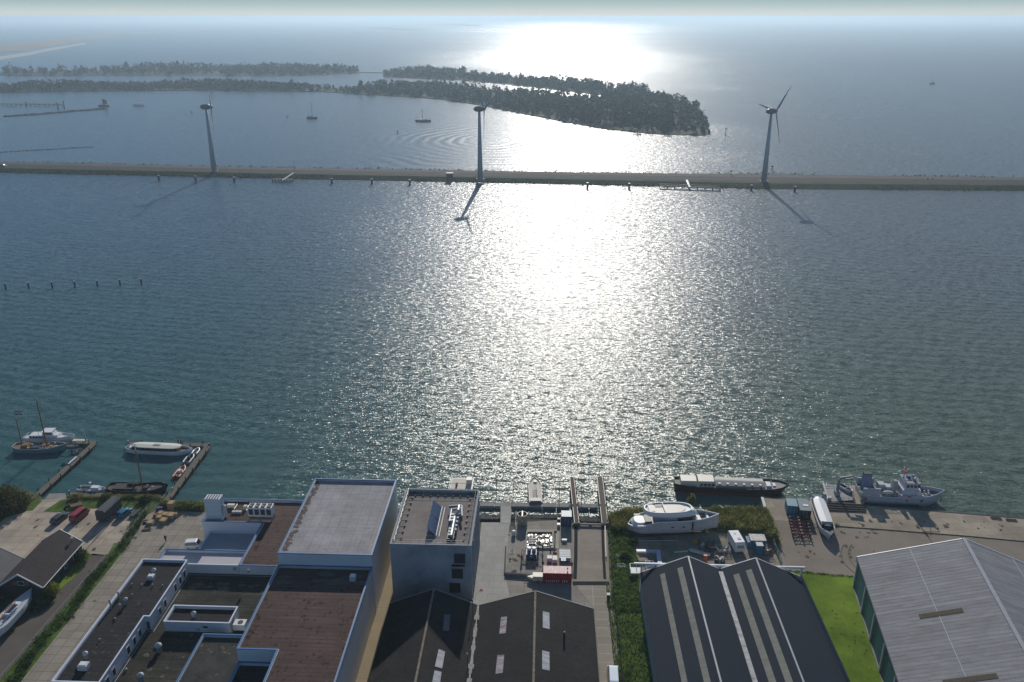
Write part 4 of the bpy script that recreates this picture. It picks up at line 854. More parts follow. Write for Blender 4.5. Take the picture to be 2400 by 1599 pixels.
M_blueroof = slabmat('navy_profiled_roof', (.022, .030, .046), .33, 60, .03, .7, msize=.04, stain=.10)
M_brick = mat('dark_brick', (.12, .07, .05), .9, .3, 3)
M_moss = mat('lichen_ridge', (.22, .19, .15), .9, .5, 1.5)
uL = P('5', 385, 370, 4).x
U1, R1 = [uL, -20.25, -11.75], [4.0, 7.7, 4.1]; U2 = [-11.75, -.78, 10.45]; R2 = [4.1, 7.8, 4.0]
for nm_, lb, U_, R_ in (('shed', 'dark gabled shed lying in the shadow of the concrete cube', U1, R1), ('shed', 'dark gabled shed with a lichen ridge and four rooflights, right of the shaded one', U2, R2)):
    t, c = shed(nm_, lb, U_, R_, 62, 130.8, M_brick, M_eternit2, mat('verge_grey', (.30, .30, .28), .7, .2, 2))
    k = MB(); k.bar((U_[1] - c[0], 62 - c[1], R_[1] - LAND + .12), (U_[1] - c[0], 130.8 - c[1], R_[1] - LAND + .12), .38, .2); k.build('ridge_cap', M_moss, t)
    M_rl = mat('rooflight_sheet', (.42, .42, .44), .35, .35, .9, stretch=(.5, 2.5, 1)); M_rlo = mat('rusty_rooflight_sheet', (.30, .19, .10), .4, .4, .8, stretch=(.4, 2, 1), col2=(.38, .36, .42))
    if U_ is U1:
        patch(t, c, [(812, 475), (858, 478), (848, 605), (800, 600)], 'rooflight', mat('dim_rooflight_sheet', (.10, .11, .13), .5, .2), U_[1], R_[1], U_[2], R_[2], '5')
        patch(t, c, [(768, 748), (818, 768), (795, 900), (738, 885)], 'rooflight', M_rl, U_[1], R_[1], U_[2], R_[2], '5')
        patch(t, c, [(735, 915), (790, 928), (770, 1080), (705, 1065)], 'rooflight', M_rl, U_[1], R_[1], U_[2], R_[2], '5')
    else:
        patch(t, c, [(1258, 497), (1306, 492), (1296, 622), (1245, 628)], 'rooflight', M_rlo, U_[0], R_[0], U_[1], R_[1], '5')
        patch(t, c, [(1230, 797), (1284, 792), (1272, 935), (1215, 943)], 'rooflight', M_rlo, U_[0], R_[0], U_[1], R_[1], '5')
        patch(t, c, [(1588, 450), (1640, 462), (1642, 590), (1588, 578)], 'rooflight', M_rl, U_[1], R_[1], U_[2], R_[2], '5')
        patch(t, c, [(1583, 758), (1640, 772), (1642, 918), (1583, 905)], 'rooflight', M_rl, U_[1], R_[1], U_[2], R_[2], '5')
p = on_slope(None, None, '5', 1757, 660, -.78, 7.8, 10.45, 4.0); t = T('flue', 'black stove pipe on the right slope of the dark shed', 'flue', p); MB().tube((0, 0, -.2), (0, 0, 1.2), .17).build('pipe', M_black, t); MB().tube((0, 0, 1.2), (0, 0, 1.4), .26, .15).build('cap', M_dark, t)
t = T('gutter', 'pale mossy valley gutter between the two dark sheds', 'gutter', (-11.75, 96, 4.1)); b = MB()
for i in range(60):
    w0 = .28 + .16 * math.sin(i * 1.7) + rnd.uniform(-.1, .1); b.box(-w0, w0, -34 + i * 1.15, -34 + (i + 1) * 1.15 - .004, .15, .28 + rnd.uniform(0, .02))
b.build('lining', mat('lichen_crust', (.36, .35, .32), .9, .5, 2), t)
for x, y, lb in ((1038, 358, 'lamp on a thin pole where the two dark shed roofs meet'), (994, 785, 'lamp on a thin pole beside the valley gutter lower down')):
    p = P('5', x, y + 105, 4.6); t = T('roof_lamp', lb, 'lamp', p); h = HT(p, '5', y) - 4.6; MB().tube((0, 0, -.4), (0, 0, h), .06).build('pole', M_dark, t); MB().ell((0, 0, h), (.16, .16, .2), 8, 5).build('lamp_head', M_white, t)
# navy double shed
U3, R3 = [19.85, 29.16, 35.55], [6.8, 11.0, 8.2]; U4, R4 = [35.55, 42.35, 51.65], [8.2, 11.0, 6.8]
trims = mat('pale_trim', (.52, .53, .54), .5, .1, 2)
M_strip = mat('translucent_strip', (.25, .25, .21), .8, .2, .5, stretch=(1, 2.5, 1), bump=.2)
for lb, U_, R_, st, kk in (('navy roofed shed with two pale rooflight strips, left one of the pair', U3, R3, (((690, 1160), (745, 1157)), ((880, 1092), (942, 1088))), 0), ('navy roofed shed with two pale rooflight strips, right one of the pair', U4, R4, (((1497, 1165), (1565, 1160)), ((1635, 1117), (1703, 1113))), 0)):
    t, c = shed('storage_shed', lb, U_, R_, 62, 138.5, mat('grey_blue_cladding', (.30, .36, .42), .5, .05, 1), M_blueroof, trims)
    k = MB(); k.bar((U_[1] - c[0], 62 - c[1], R_[1] - LAND + .1), (U_[1] - c[0], 138.5 - c[1], R_[1] - LAND + .1), .3, .16); k.build('ridge_cap', M_grey, t)
    for (a, e) in st:
        pa, pe = on_slope(None, None, '6', *a, U_[0], R_[0], U_[1], R_[1]), on_slope(None, None, '6', *e, U_[0], R_[0], U_[1], R_[1])
        sl_ = (R_[1] - R_[0]) / (U_[1] - U_[0]); b = MB(); v1 = (pa.y + pe.y) / 2; n = 48
        for i in range(n):
            y1 = v1 - i * 1.5; y0 = y1 - 1.46; za, zb = pa.z, pe.z
            b.add([(pa.x - c[0], y0 - c[1], za - LAND + .03), (pe.x - c[0], y0 - c[1], zb - LAND + .03), (pe.x - c[0], y1 - c[1], zb - LAND + .07), (pa.x - c[0], y1 - c[1], za - LAND + .07)], [(0, 1, 2, 3)])
        b.build('rooflight_strip', M_strip, t)
t = T('gutter', 'pale stained valley gutter between the two navy sheds', 'gutter', (35.55, 98.5, 8.2)); b = MB()
for i in range(52): b.box(-.42, .42, -39 + i * 1.5, -39 + (i + 1) * 1.5 - .05, -.02, .22)
b.build('lining', mat('stained_zinc', (.30, .31, .33), .5, .55, .8), t)
# crane runway beam in front of the navy sheds
zc = min([7 + .05 * i for i in range(60)], key=lambda z: abs(P('6', 1300, 1055, z).y - 139.3))
pa, pe = P('6', 405, 1028, zc), P('6', 2295, 1084, zc); t = T('crane_beam', 'long white crane rail beam on posts behind the gables of the navy sheds', 'crane beam', (pa.x, 139.3, LAND))
MB().box(0, pe.x - pa.x, -.16, .16, zc - LAND - .42, zc - LAND).build('beam', M_white, t)
for x in (1.5, (pe.x - pa.x) * .5, pe.x - pa.x - .6): MB().box(x - .15, x + .15, -.15, .15, 0, zc - LAND - .42).build('post', M_lgrey, t)
# big hall, turned to the quay
az = R(8.2); d = Vector((math.sin(az), math.cos(az), 0)); rr = Vector((d.y, -d.x, 0)); EZ = 8.0
A_ = P('a', 818, 1005, EZ); best = min([10 + .05 * i for i in range(200)], key=lambda z: abs((P('a', 1800, 835, z) - A_).dot(d))); Rg = P('a', 1800, 835, best)
hw = (Rg - A_).dot(rr); rise = best - EZ; org = A_ + rr * hw; Lh = 80
t = T('hall', 'big hall with a ribbed light grey metal roof and teal side panels', 'hall', (org.x, org.y, LAND), -az)
M_hroof = slabmat('ribbed_metal_roof', (.275, .275, .285), 200, .9, .10, .72, msize=.10, stain=.10, streak=.16); e0, r0 = EZ - LAND, best - LAND
for s_ in (-1, 1):
    b = MB(); x = s_ * hw
    b.add([(0, -Lh, r0), (0, 0, r0), (x, 0, e0), (x, -Lh, e0), (0, -Lh, r0 - .2), (0, 0, r0 - .2), (x, 0, e0 - .2), (x, -Lh, e0 - .2)], [(0, 1, 2, 3) if s_ > 0 else (3, 2, 1, 0), (7, 6, 5, 4), (0, 4, 5, 1), (1, 5, 6, 2), (2, 6, 7, 3), (3, 7, 4, 0)])
    ro = b.build('roof_slope', M_hroof, t)
    k = MB(); fx = .5 * x; fz = (e0 + r0) / 2; k.bar((fx, -Lh, fz + .03), (fx, 0, fz + .03), .1, .06); k.build('sheet_joint', M_lgrey, ro)
    for y, x0_, x1_ in ((-20.5, .30, .66), (-36.5, .28, .68), (-52, .3, .66)):
        q = MB(); za = r0 + (e0 - r0) * x0_; zb = r0 + (e0 - r0) * x1_; q.add([(x * x0_, y, za + .06), (x * x1_, y, zb + .06), (x * x1_, y + 1.15, zb + .06), (x * x0_, y + 1.15, za + .06)], [(0, 1, 2, 3)]); q.build('rooflight', mat('brown_rooflight', (.10, .085, .06), .9, .2, 3), ro)
MB().bar((0, -Lh, r0 + .1), (0, 0, r0 + .1), .7, .12).build('ridge_cap', mat('ridge_metal', (.32, .34, .37), .6, .1), t)
b = MB()
for s_ in (-1, 1): b.bar((0, .06, r0 + .08), (s_ * hw, .06, e0 + .08), .2, .4)
b.build('verge_board', M_white, t)
wx = hw - .3
b = MB(); b.add([(-wx, -.4, 0), (wx, -.4, 0), (wx, -.4, e0 - .1), (0, -.4, r0 - .3), (-wx, -.4, e0 - .1)], [(0, 1, 2, 3, 4)]); b.add([(wx, -Lh, 0), (wx, -.4, 0), (wx, -.4, e0), (wx, -Lh, e0)], [(0, 1, 2, 3)]); b.build('wall', M_lgrey, t)
M_teal = mat('teal_cladding', (.012, .10, .14), .5, .08, 1, stretch=(1, 4, 1))
for i in range(10):
    y1 = -.9 - i * 8; MB().box(-wx - .05, -wx + .1, y1 - 7.6, y1, .15, e0 - .15).build('side_panel', M_teal, t); MB().box(-wx - .35, -wx - .0, y1, y1 + .4, 0, e0 - .15).build('column', M_lgrey, t)
MB().box(-wx - .3, -wx, -Lh, -.4, 0, .15).build('plinth', M_conc, t)
MB().path([(-hw - .05, -Lh, e0 - .1), (-hw - .05, 0, e0 - .1)], .12).build('gutter', M_dark, t)
# barns, lower left
M_tile = slabmat('dark_roof_tiles', (.062, .050, .050), .35, .42, .12, .7, off=.5, msize=.03, stain=.2)
M_slate = mat('grey_slate', (.05, .052, .058), .7, .25, .5, bump=.1)
M_plankw = mat('dark_boarding', (.06, .055, .055), .8, .2, 2)
t, c = shed('barn', 'dark tiled barn with white verge boards beside the grassy verge', [-107.9, -103.3, -98.8], [4.2, 7.2, 4.2], 132.6, 148.0, M_plankw, M_tile, None)
k = MB()
for y in (132.6 - c[1] - .06, 148.0 - c[1] + .06):
    for a, e in ((0, 1), (1, 2)): k.bar(([-107.9, -103.3, -98.8][a] - c[0], y, [4.2, 7.2, 4.2][a] - LAND + .1), ([-107.9, -103.3, -98.8][e] - c[0], y, [4.2, 7.2, 4.2][e] - LAND + .1), .14, .35)
k.build('verge_board', M_white, t); MB().path([(-98.7 - c[0], 132.6 - c[1], 2.9), (-98.7 - c[0], 148 - c[1], 2.9)], .1).build('gutter', M_white, t)
window(t, -103.3 - c[0], 132.9 - c[1], 3.6, 1.4, .9, 'f'); window(t, -103.3 - c[0] - 1.3, 132.9 - c[1], 3.6, .6, .8, 'f', M_varn, M_varn, 'shutter'); window(t, -103.3 - c[0] + 1.3, 132.9 - c[1], 3.6, .6, .8, 'f', M_varn, M_varn, 'shutter')
for y in (145.8, 144.6, 141.2): window(t, -99.1 - c[0], y - c[1], 1.7, 1.0, 1.5 if y > 144 else .9, '+')
MB().box(-99.1 - c[0], -99.0 - c[0], 136.8 - c[1], 138.6 - c[1], 0, 2.3).build('door', M_dark, t)
p = Vector((-100.2, 146.6, 5.9)); q = T('satellite_dish', 'small white dome on the far end of the dark tiled barn roof', 'dish', p); MB().ell((0, 0, .2), (.3, .3, .3), 8, 6).build('dome', M_white, q); MB().tube((0, 0, -.8), (0, 0, 0), .06).build('pole', M_dark, q)
t, c = shed('barn', 'slate roofed barn cut by the left edge of the frame', [-122, -115.2, -108.2], [4.2, 8.2, 4.2], 130, 141.8, M_plankw, M_slate, M_grey)
MB().path([(-108.1 - c[0], 130 - c[1], 2.9), (-108.1 - c[0], 141.8 - c[1], 2.9)], .12).build('gutter', M_dark, t)
t, c = shed('boat_shed', 'black shed left of the laid up sailing yacht', [-112, -109.4, -106.6], [3.4, 4.2, 3.4], 118, 131.5, M_plankw, M_black, None)
# ================================================================== MARINA, LEFT
def heading(a, b): d = b - a; return math.atan2(d.y, d.x)
def jetty(k, p0, p1, wd, z, label, npile=9, cross=None, name='jetty'):
    A, B = P(k, *p0, z), P(k, *p1, z); A.z = B.z = 0; t = T(name, label, 'jetty', A); d = B - A; L_ = d.length; dn = d / L_; nn = Vector((-dn.y, dn.x, 0)); s_ = MB()
    n = int(L_ / .9)
    for i in range(n):
        a = d * (i / n); e = d * ((i + .93) / n); s_.bar(a + Vector((0, 0, z)), e + Vector((0, 0, z + rnd.uniform(-.01, .01))), wd, .12)
    s_.build('deck', M_plank, t); b = MB()
    for sg in (-1, 1): b.bar(nn * sg * (wd / 2 - .1) + Vector((0, 0, z - .121)), d + nn * sg * (wd / 2 - .1) + Vector((0, 0, z - .121)), .2, .3)
    b.build('beam', M_plankd, t)
    for i in range(npile):
        q = d * ((i + .3) / npile) + nn * (wd / 2 + .05) * (1 if i % 2 else -1); MB().tube((q.x, q.y, -1.2), (q.x, q.y, z + .75), .15, n=7).build('pile', M_pile, t)
    return t
jetty('1', (215, 1135), (862, 548), 1.7, .9, 'long plank jetty slanting into the lake from the big bush', 14)
jetty('1', (688, 535), (880, 540), 1.6, .9, 'short cross jetty at the end of the left plank jetty', 3)
jetty('1', (1525, 1075), (1908, 572), 1.7, .9, 'long plank jetty slanting into the lake beside the black sailing barge', 12)
jetty('1', (1170, 548), (1920, 562), 1.6, .8, 'cross jetty behind the white roofed tour boat', 8)
jetty('1', (632, 1014), (1512, 1036), 1.9, .75, 'low landing jetty in front of the shore grass', 9)
def shipmast(t, x, y, z, h, r, m=M_varn, top=M_lgrey):
    mm = MB().tube((x, y, z), (x, y, z + h * .85), r, r * .7, 8).build('mast', m, t); MB().tube((x, y, z + h * .85), (x, y, z + h), r * .7, r * .35, 8).build('masthead', top, mm); return mm
def flagm(t, x, y, z, w_, h, cols, m0='flag', rz=0):
    n = len(cols); c, s_ = math.cos(rz), math.sin(rz)
    f = T_ = None
    for j, col in enumerate(cols):
        b = MB(); rr = []
        for i in range(6):
            q = i / 5; off = .12 * math.sin(q * 6) * w_ * .5; rr.append([(x + c * q * w_ - s_ * off, y + s_ * q * w_ + c * off, z + h - h * (j + k_) / n - q * .15 * h) for k_ in (0, 1)])
        b.loft(rr, closed=False, caps=False); b.build('flag' if n == 1 else 'flag_stripe', col, t)
# two masted ship
q = P('1', 372, 610, 0); t = T('sailing_ship', 'old two masted sailing ship with grey hull and cluttered wooden deck', 'sailing ship', q, R(3))
rg = boat(t, 13.6, 4.3, 1.35, mat('blue_grey_hull', (.17, .24, .28), .45, .1, 1), mat('teak_deck', (.22, .15, .09), .8, .35, 2, stretch=(1, 5, 1)), M_offw, fine=.42, stern=.5, sheer=.3, rake=.04)
house(-4.6, -2.4, 1.2, 1.0, 1.9).build('deckhouse', M_varn, t); house(.6, 2.2, 1.0, 1.0, 1.7).build('hatch_house', M_varn, t); MB().box(-2.0, .4, -1.1, 1.1, 1.0, 1.35).build('hatch_cover', mat('navy_tarp', (.02, .04, .09), .7), t)
b = MB(); g = random.Random(3)
for i in range(26):
    x, y = g.uniform(-5.5, 5), g.uniform(-1.4, 1.4); b.box(x - .2, x + .25, y - .15, y + .15, .95, 1.0 + g.uniform(.15, .6), g.uniform(0, 3))
tag(b.build('deck_gear', mat('mixed_gear', (.4, .25, .15), .7, .7, 1.3, col2=(.6, .55, .5)), t), kind='stuff')
hm_ = HT(P('1', 440, 560, 0), '1', 85); hz_ = HT(P('1', 215, 560, 0), '1', 232)
shipmast(t, 2.0, 0, 1, hm_ * 1.05, .21); shipmast(t, -4.6, 0, 1, hz_ - 1, .17)
b = MB(); top = Vector((2, 0, hm_))
for e in ((8.6, 0, 1.6), (9.6, 0, 1.7), (-4.6, 0, hz_ * .9), (1, 2, 1.2), (1, -2, 1.2)): b.tube(top, e, .055, n=4)
b.tube((-4.6, 0, hz_), (-6.6, 0, 1.4), .03, n=4).build('rigging', M_lgrey, t); MB().tube((5.8, 0, 1.5), (9.8, 0, 1.75), .12, .08).build('bowsprit', M_varn, t); MB().tube((2, 0, 2.2), (-3.6, .3, 2.5), .11).build('boom', M_varn, t)
flagm(t, -4.6, 0, hz_ - .2, 1.7, 1.0, [M_red, M_white, mat('flag_blue', (.02, .04, .2))], rz=R(15))
# white cruiser
q = P('1', 462, 520, 0); t = T('motor_cruiser', 'white motor cruiser moored behind the two masted ship', 'motor yacht', q, R(3))
boat(t, 12.8, 3.8, 1.5, M_white, M_white, M_lgrey, fine=.4, stern=.85); house(-5, 3.2, 1.45, 1.2, 2.1).build('cabin', M_white, t); w_ = house(-1.2, 1.9, 1.25, 2.1, 3.1, .2).build('wheelhouse', M_white, t)
MB().box(-1.0, 1.4, -1.16, -1.1, 2.35, 2.8).build('side_window', M_glass, w_); MB().box(1.5, 1.56, -1, 1, 2.3, 2.75).build('windscreen', M_glass, w_)
MB().box(-1.4, 1.6, -1.35, 1.35, 3.1, 3.2).build('roof', M_white, t)
for i in range(5): MB().box(-4.6 + i * .85, -4.1 + i * .85, -1.5, -1.38, 1.5, 1.85).build('porthole', M_glass, t)
b = MB().path([(-6, -1.6, 2.3), (0, -1.85, 2.3), (4, -1.4, 2.4), (6.2, 0, 2.6), (4, 1.4, 2.4), (0, 1.85, 2.3), (-6, 1.6, 2.3)], .03, 5)
for x in (-5, -3, -1, 1, 3, 5): b.tube((x, -1.6 if x < 4 else -1, 1.4), (x, -1.6 if x < 4 else -1, 2.35), .025, n=4)
b.build('railing', M_steel, t)
# small boats
def dinghy(k, x, y, L_, W, rz, label, m=M_lgrey, md=M_grey, name='dinghy', extra=None, tube=False):
    t = T(name, label, 'boat', P(k, x, y, 0), rz)
    boat(t, L_, W, .55, m, md, None if not tube else m, fine=.4, stern=.8, draft=.2, deck=.3)
    if tube:
        b = MB(); pts = [(-L_ / 2, W * .42, .5), (L_ * .12, W * .45, .5), (L_ * .35, W * .28, .55), (L_ * .5, 0, .62), (L_ * .35, -W * .28, .55), (L_ * .12, -W * .45, .5), (-L_ / 2, -W * .42, .5)]; b.path([Vector(p_) for p_ in pts], .2, 8).build('inflated_tube', m, t)
    MB().box(-L_ * .1, L_ * .02, -W * .36, W * .36, .35, .5).build('thwart', M_plank, t); MB().box(-L_ / 2 - .25, -L_ / 2 + .12, -.15, .15, .2, .95).build('outboard_motor', M_dark, t)
    if extra: extra(t)
    return t
dinghy('1', 640, 568, 4.8, 1.9, R(-2), 'beige wooden tender beside the cross jetty, bow of the old ship', M_offw, M_plank)
dinghy('1', 714, 628, 2.6, 1.6, R(35), 'small grey square punt beside the left plank jetty', M_lgrey, M_dark)
t = T('raft', 'low floating raft with beige covers along the cross jetty', 'raft', P('1', 735, 540, 0)); MB().box(-2.2, 2.2, -.8, .8, -.2, .35).build('float', M_plankd, t); MB().box(-2.0, 1.9, -.55, .6, .35, .75).build('cover', M_offw, t)
p = P('1', 668, 705, 1.0); t = T('gangplank', 'white gangplank lying on the left jetty', 'gangplank', p, heading(P('1', 640, 720, 1), P('1', 700, 668, 1))); MB().box(-1.9, 1.9, -.3, .3, .02, .12).build('board', M_white, t); MB().box(-1.9, 1.9, -.34, -.3, .02, .25).build('edge_rail', M_lgrey, t)
p = P('1', 797, 545, .9); t = T('flagpole', 'flagpole with a white flag at the end of the left jetty', 'flagpole', p); h = HT(p, '1', 412) - .9; MB().tube((0, 0, 0), (0, 0, h), .06, .04).build('pole', M_white, t); flagm(t, 0, 0, h - .9, -1.4, .85, [M_white], rz=R(-20))
ja = heading(P('1', 1525, 1075), P('1', 1908, 572))
dinghy('1', 1805, 632, 3.2, 1.6, ja, 'small white inflatable at the top of the right jetty', M_white, M_lgrey, 'inflatable_boat', tube=True)
dinghy('1', 1742, 698, 4.6, 2.0, ja, 'light grey inflatable boat with dark console beside the right jetty', M_lgrey, M_dark, 'inflatable_boat', lambda t: MB().box(-.6, .3, -.3, .3, .4, 1.2).build('console', M_dark, t), True)
dinghy('1', 1658, 820, 5.6, 2.0, ja, 'orange inflatable boat beside the right jetty', M_orange, M_lgrey, 'inflatable_boat', lambda t: MB().box(-.8, .3, -.3, .3, .4, 1.1).build('console', M_white, t), True)
# canal tour boat
def tourboat(t, L_, W, blue=False, z=0):
    boat(t, L_, W, 1.15, M_white if not blue else mat('tour_hull_white', (.5, .54, .6), .4, .05), M_plank, M_white, fine=.22, stern=.5, sheer=.25, deck=.45)
    a, e = -L_ * .4, L_ * .38; n = 10; b = MB(); wl = MB(); rr = []; hw = W * .42
    for i in range(n + 1):
        f = i / n; x = a + (e - a) * f; k = math.sqrt(max(0, 1 - abs(2 * f - 1) ** 7)) if True else 1; k = max(k, .45)
        rr.append([(x, -hw * k * 1.04, 1.95), (x, -hw * k * .98, 2.08), (x, 0, 2.24), (x, hw * k * .98, 2.08), (x, hw * k * 1.04, 1.95), (x, 0, 1.93)])
    b.loft(rr).build('roof', M_offw if not blue else M_white, t)
    wl.loft([[(x, -hw * .94, z0), (x, hw * .94, z0)] for x, z0 in ((a + .3, .8), (a + .3, 1.94), (e - .5, 1.94), (e - .5, .8))], closed=False, caps=False)
    g_ = MB()
    for sg in (-1, 1):
        wl.box(a + .3, e - .5, min(sg * hw * .9, sg * hw * .95), max(sg * hw * .9, sg * hw * .95), .7, 1.25)
        for i in range(11): x = a + .3 + (e - a - .8) * i / 10; wl.box(x - .05, x + .05, min(sg * hw * .9, sg * hw * .95), max(sg * hw * .9, sg * hw * .95), 1.25, 1.94)
        g_.box(a + .35, e - .55, min(sg * hw * .91, sg * hw * .93), max(sg * hw * .91, sg * hw * .93), 1.25, 1.94)
    wl.build('cabin_frame', M_varn if not blue else M_grey, t); g_.build('side_glazing', M_glass, t)
q = P('1', 1458, 628, 0); t = T('tour_boat', 'long white canal tour boat with a cream roof inside the jetty corner', 'tour boat', q, R(-3)); tourboat(t, 17.4, 3.7); MB().box(-1.1, .8, -.35, .45, 2.22, 2.3).build('roof_hatch', M_grey, t)
MB().box(-8, -7.2, -.6, .6, 1.1, 1.45).build('stern_bench', M_white, t)
# black sailing barge
q = P('1', 1262, 990, 0); t = T('sailing_barge', 'black flat bottomed sailing barge with a single brown mast', 'sailing barge', q, R(1)); boat(t, 14.2, 4.2, 1.2, M_black, mat('tarred_deck', (.04, .036, .034), .7, .4, 3), M_dark, fine=.25, stern=.6, sheer=.5, draft=.3)
MB().box(-5.6, -.6, -1.3, 1.3, .9, 1.5).build('hatch_coaming', M_black, t); MB().box(-2.4, .4, .3, 1.2, 1.5, 1.95).build('furled_sail', mat('dark_canvas', (.05, .04, .035), .9), t); MB().box(1.8, 3.0, -.6, .6, .9, 1.45).build('companionway', M_plankd, t)
for i, (x, y) in enumerate(((3.4, -.8), (3.8, .6), (4.6, -.3), (2.2, 1.2), (5.2, .5))): MB().box(x - .25, x + .25, y - .2, y + .2, .9, 1.15).build('deck_fitting', M_grey, t)
hh = HT(P('1', 1310, 975, 0), '1', 540); shipmast(t, 1.5, 0, 1, hh - 1, .19); b = MB().ell((-3.5, -2.35, .7), (1.3, .12, .9), 10, 6); b.build('leeboard', M_plankd, t); MB().tube((6.6, 0, 1.5), (7.1, 0, 2.6), .14).build('stem_post', M_black, t); b = MB()
b.tube((1.5, 0, hh), (7, 0, 2), .03, n=4).tube((1.5, 0, hh * .95), (0, 2, 1.2), .03, n=4).tube((1.5, 0, hh * .95), (0, -2, 1.2), .03, n=4).build('rigging', M_grey, t)
# small white motorboat
q = P('1', 855, 992, 0); t = T('motorboat', 'small white motorboat with open cockpit at the low landing jetty', 'motorboat', q, R(-2)); boat(t, 6.8, 2.4, .95, M_white, M_lgrey, M_white, fine=.45, stern=.85); house(-.2, 2.2, .85, .75, 1.5, .15).build('cabin', M_white, t); MB().box(-3, -.9, -.85, .85, .55, .72).build('cockpit', M_dark, t)
MB().tube((-.3, 0, 1.4), (-.3, 0, 2.5), .04).build('mast', M_white, t); MB().tube((-.3, 0, 2.5), (-.3, 0, 2.65), .32, .3).build('radar_dome', M_white, t); MB().box(-3.7, -3.3, -.2, .2, .3, 1.3).build('outboard_motor', M_dark, t)
for i, (x, y, lb) in enumerate(((636, 985, 'left end of the low landing jetty'), (1178, 527, 'left end of the cross jetty behind the tour boat'), (1918, 548, 'outer corner of the right plank jetty'), (1585, 960, 'lower part of the right plank jetty'), (1540, 1075, 'foot of the right plank jetty'))):
    p = P('1', x, y + 18, .8); t = T('bollard', 'short bollard at the ' + lb, 'bollard', p, 0, 'bollards on the plank jetties'); MB().tube((0, 0, -.8), (0, 0, .55), .14).build('post', M_pile, t); MB().ell((0, 0, .6), (.2, .2, .13), 8, 5).build('cap', M_white, t)

# ------------------------------------------------------------------ people
def skin_mesh(name, verts, edges, radii, m, parent, root=0, sub=1):
    me = bpy.data.meshes.new(name); me.from_pydata(verts, edges, []); o = bpy.data.objects.new(name, me); C.objects.link(o); o.parent = parent
    md = o.modifiers.new('skin', 'SKIN'); md.use_smooth_shade = True
    if not me.skin_vertices: me.skin_vertices.new()
    sv = me.skin_vertices[0].data
    for i, r in enumerate(radii): sv[i].radius = (r, r); sv[i].use_root = (i == root)
    ss = o.modifiers.new('sub', 'SUBSURF'); ss.levels = sub; ss.render_levels = sub; me.materials.append(m); return o
def person(loc, rz, label, top, legs, hair=(.05, .035, .025), stride=.12, arm=(.08, .05), reach=0, grp=None):
    t = T('person', label, 'person', loc, rz, grp); tm = mat('cloth_top_%.2f_%.2f_%.2f' % top, top, .85, .15, 6); lm = mat('cloth_leg_%.2f_%.2f_%.2f' % legs, legs, .85, .15, 6)
    sh = 1.43
    V = [(0, 0, .98), (0, 0, 1.2), (0, 0, 1.42), (0, .0, 1.5), (.015, 0, 1.6), (.02, 0, 1.7), (.02, 0, 1.76)]; Rr = [.14, .13, .13, .055, .085, .095, .05]; E_ = [(i, i + 1) for i in range(6)]
    for s_ in (-1, 1):
        st = stride * s_; b0 = len(V); V += [(0, s_ * .09, .92), (st * .5 + .03, s_ * .1, .5), (st, s_ * .1, .08), (st + .14, s_ * .11, .04)]; Rr += [.09, .062, .042, .035]; E_ += [(0, b0), (b0, b0 + 1), (b0 + 1, b0 + 2), (b0 + 2, b0 + 3)]
        hx = arm[0] - st * .8 + reach * .3; hz_ = .84 + reach * .25; b0 = len(V); V += [(0, s_ * .19, sh - .03), (.5 * hx - .03, s_ * .25, 1.15), (hx, s_ * .25, hz_), (hx + .02, s_ * .25, hz_ - .07)]; Rr += [.055, .042, .03, .034]; E_ += [(2, b0), (b0, b0 + 1), (b0 + 1, b0 + 2), (b0 + 2, b0 + 3)]
        pm = b0 + 3
        for j, (fy, ln) in enumerate(((-.03, .06), (-.01, .072), (.01, .068), (.03, .055))):
            k = len(V); V += [(hx + .02 + fy, s_ * .25, hz_ - .11), (hx + .035 + fy, s_ * .24, hz_ - .11 - ln)]; Rr += [.009, .008]; E_ += [(pm, k), (k, k + 1)]
        k = len(V); V += [(hx + .06, s_ * .235, hz_ - .07), (hx + .075, s_ * .23, hz_ - .11)]; Rr += [.011, .009]; E_ += [(pm, k), (k, k + 1)]
    skin_mesh('body', V, E_, Rr, M_skin, t)
    # jacket
    v2 = V[:3] + [(0, 0, 1.46)]; r2 = [.165, .16, .15, .08]; e2 = [(0, 1), (1, 2), (2, 3)]
    for s_ in (-1, 1):
        k = 7 + (0 if s_ < 0 else 18) + 4; b0 = len(v2); v2 += [V[k], V[k + 1], V[k + 2]]; r2 += [.075, .06, .045]; e2 += [(2, b0), (b0, b0 + 1), (b0 + 1, b0 + 2)]
    skin_mesh('jacket', v2, e2, r2, tm, t)
    v3 = [(0, 0, .97)]; r3 = [.155]; e3 = []
    for s_ in (-1, 1):
        k = 7 + (0 if s_ < 0 else 18); b0 = len(v3); v3 += [V[k], V[k + 1], (V[k + 2][0], V[k + 2][1], .12)]; r3 += [.105, .078, .06]; e3 += [(0, b0), (b0, b0 + 1), (b0 + 1, b0 + 2)]
    skin_mesh('trousers', v3, e3, r3, lm, t)
    MB().ell((.0, 0, 1.7), (.11, .1, .12), 10, 6, -.25).build('hair', mat('hair_%.2f' % hair[0], hair, .8), t, True)
    f = MB(); f.ell((.115, 0, 1.655), (.02, .014, .025), 6, 4).ell((.1, .035, 1.68), (.012, .012, .008), 6, 4).ell((.1, -.035, 1.68), (.012, .012, .008), 6, 4); f.build('face_feature', M_skin, t); b = MB()
    for s_ in (-1, 1): b.ell((stride * s_ + .07, s_ * .105, .045), (.14, .05, .05), 8, 5)
    b.build('shoe', M_black, t); return t
blk, nav, org_ = (.02, .02, .025), (.03, .04, .07), (.6, .09, .04)
person(P('1', 1525, 1450), R(100), 'person in black standing alone on the concrete street', blk, blk, stride=.18)
person(P('1', 1640, 552, .85), R(200), 'person in dark clothes on the cross jetty behind the tour boat, left of two', blk, nav)
person(P('1', 1664, 556, .85), R(20), 'person in dark clothes on the cross jetty behind the tour boat, right of two', nav, blk)
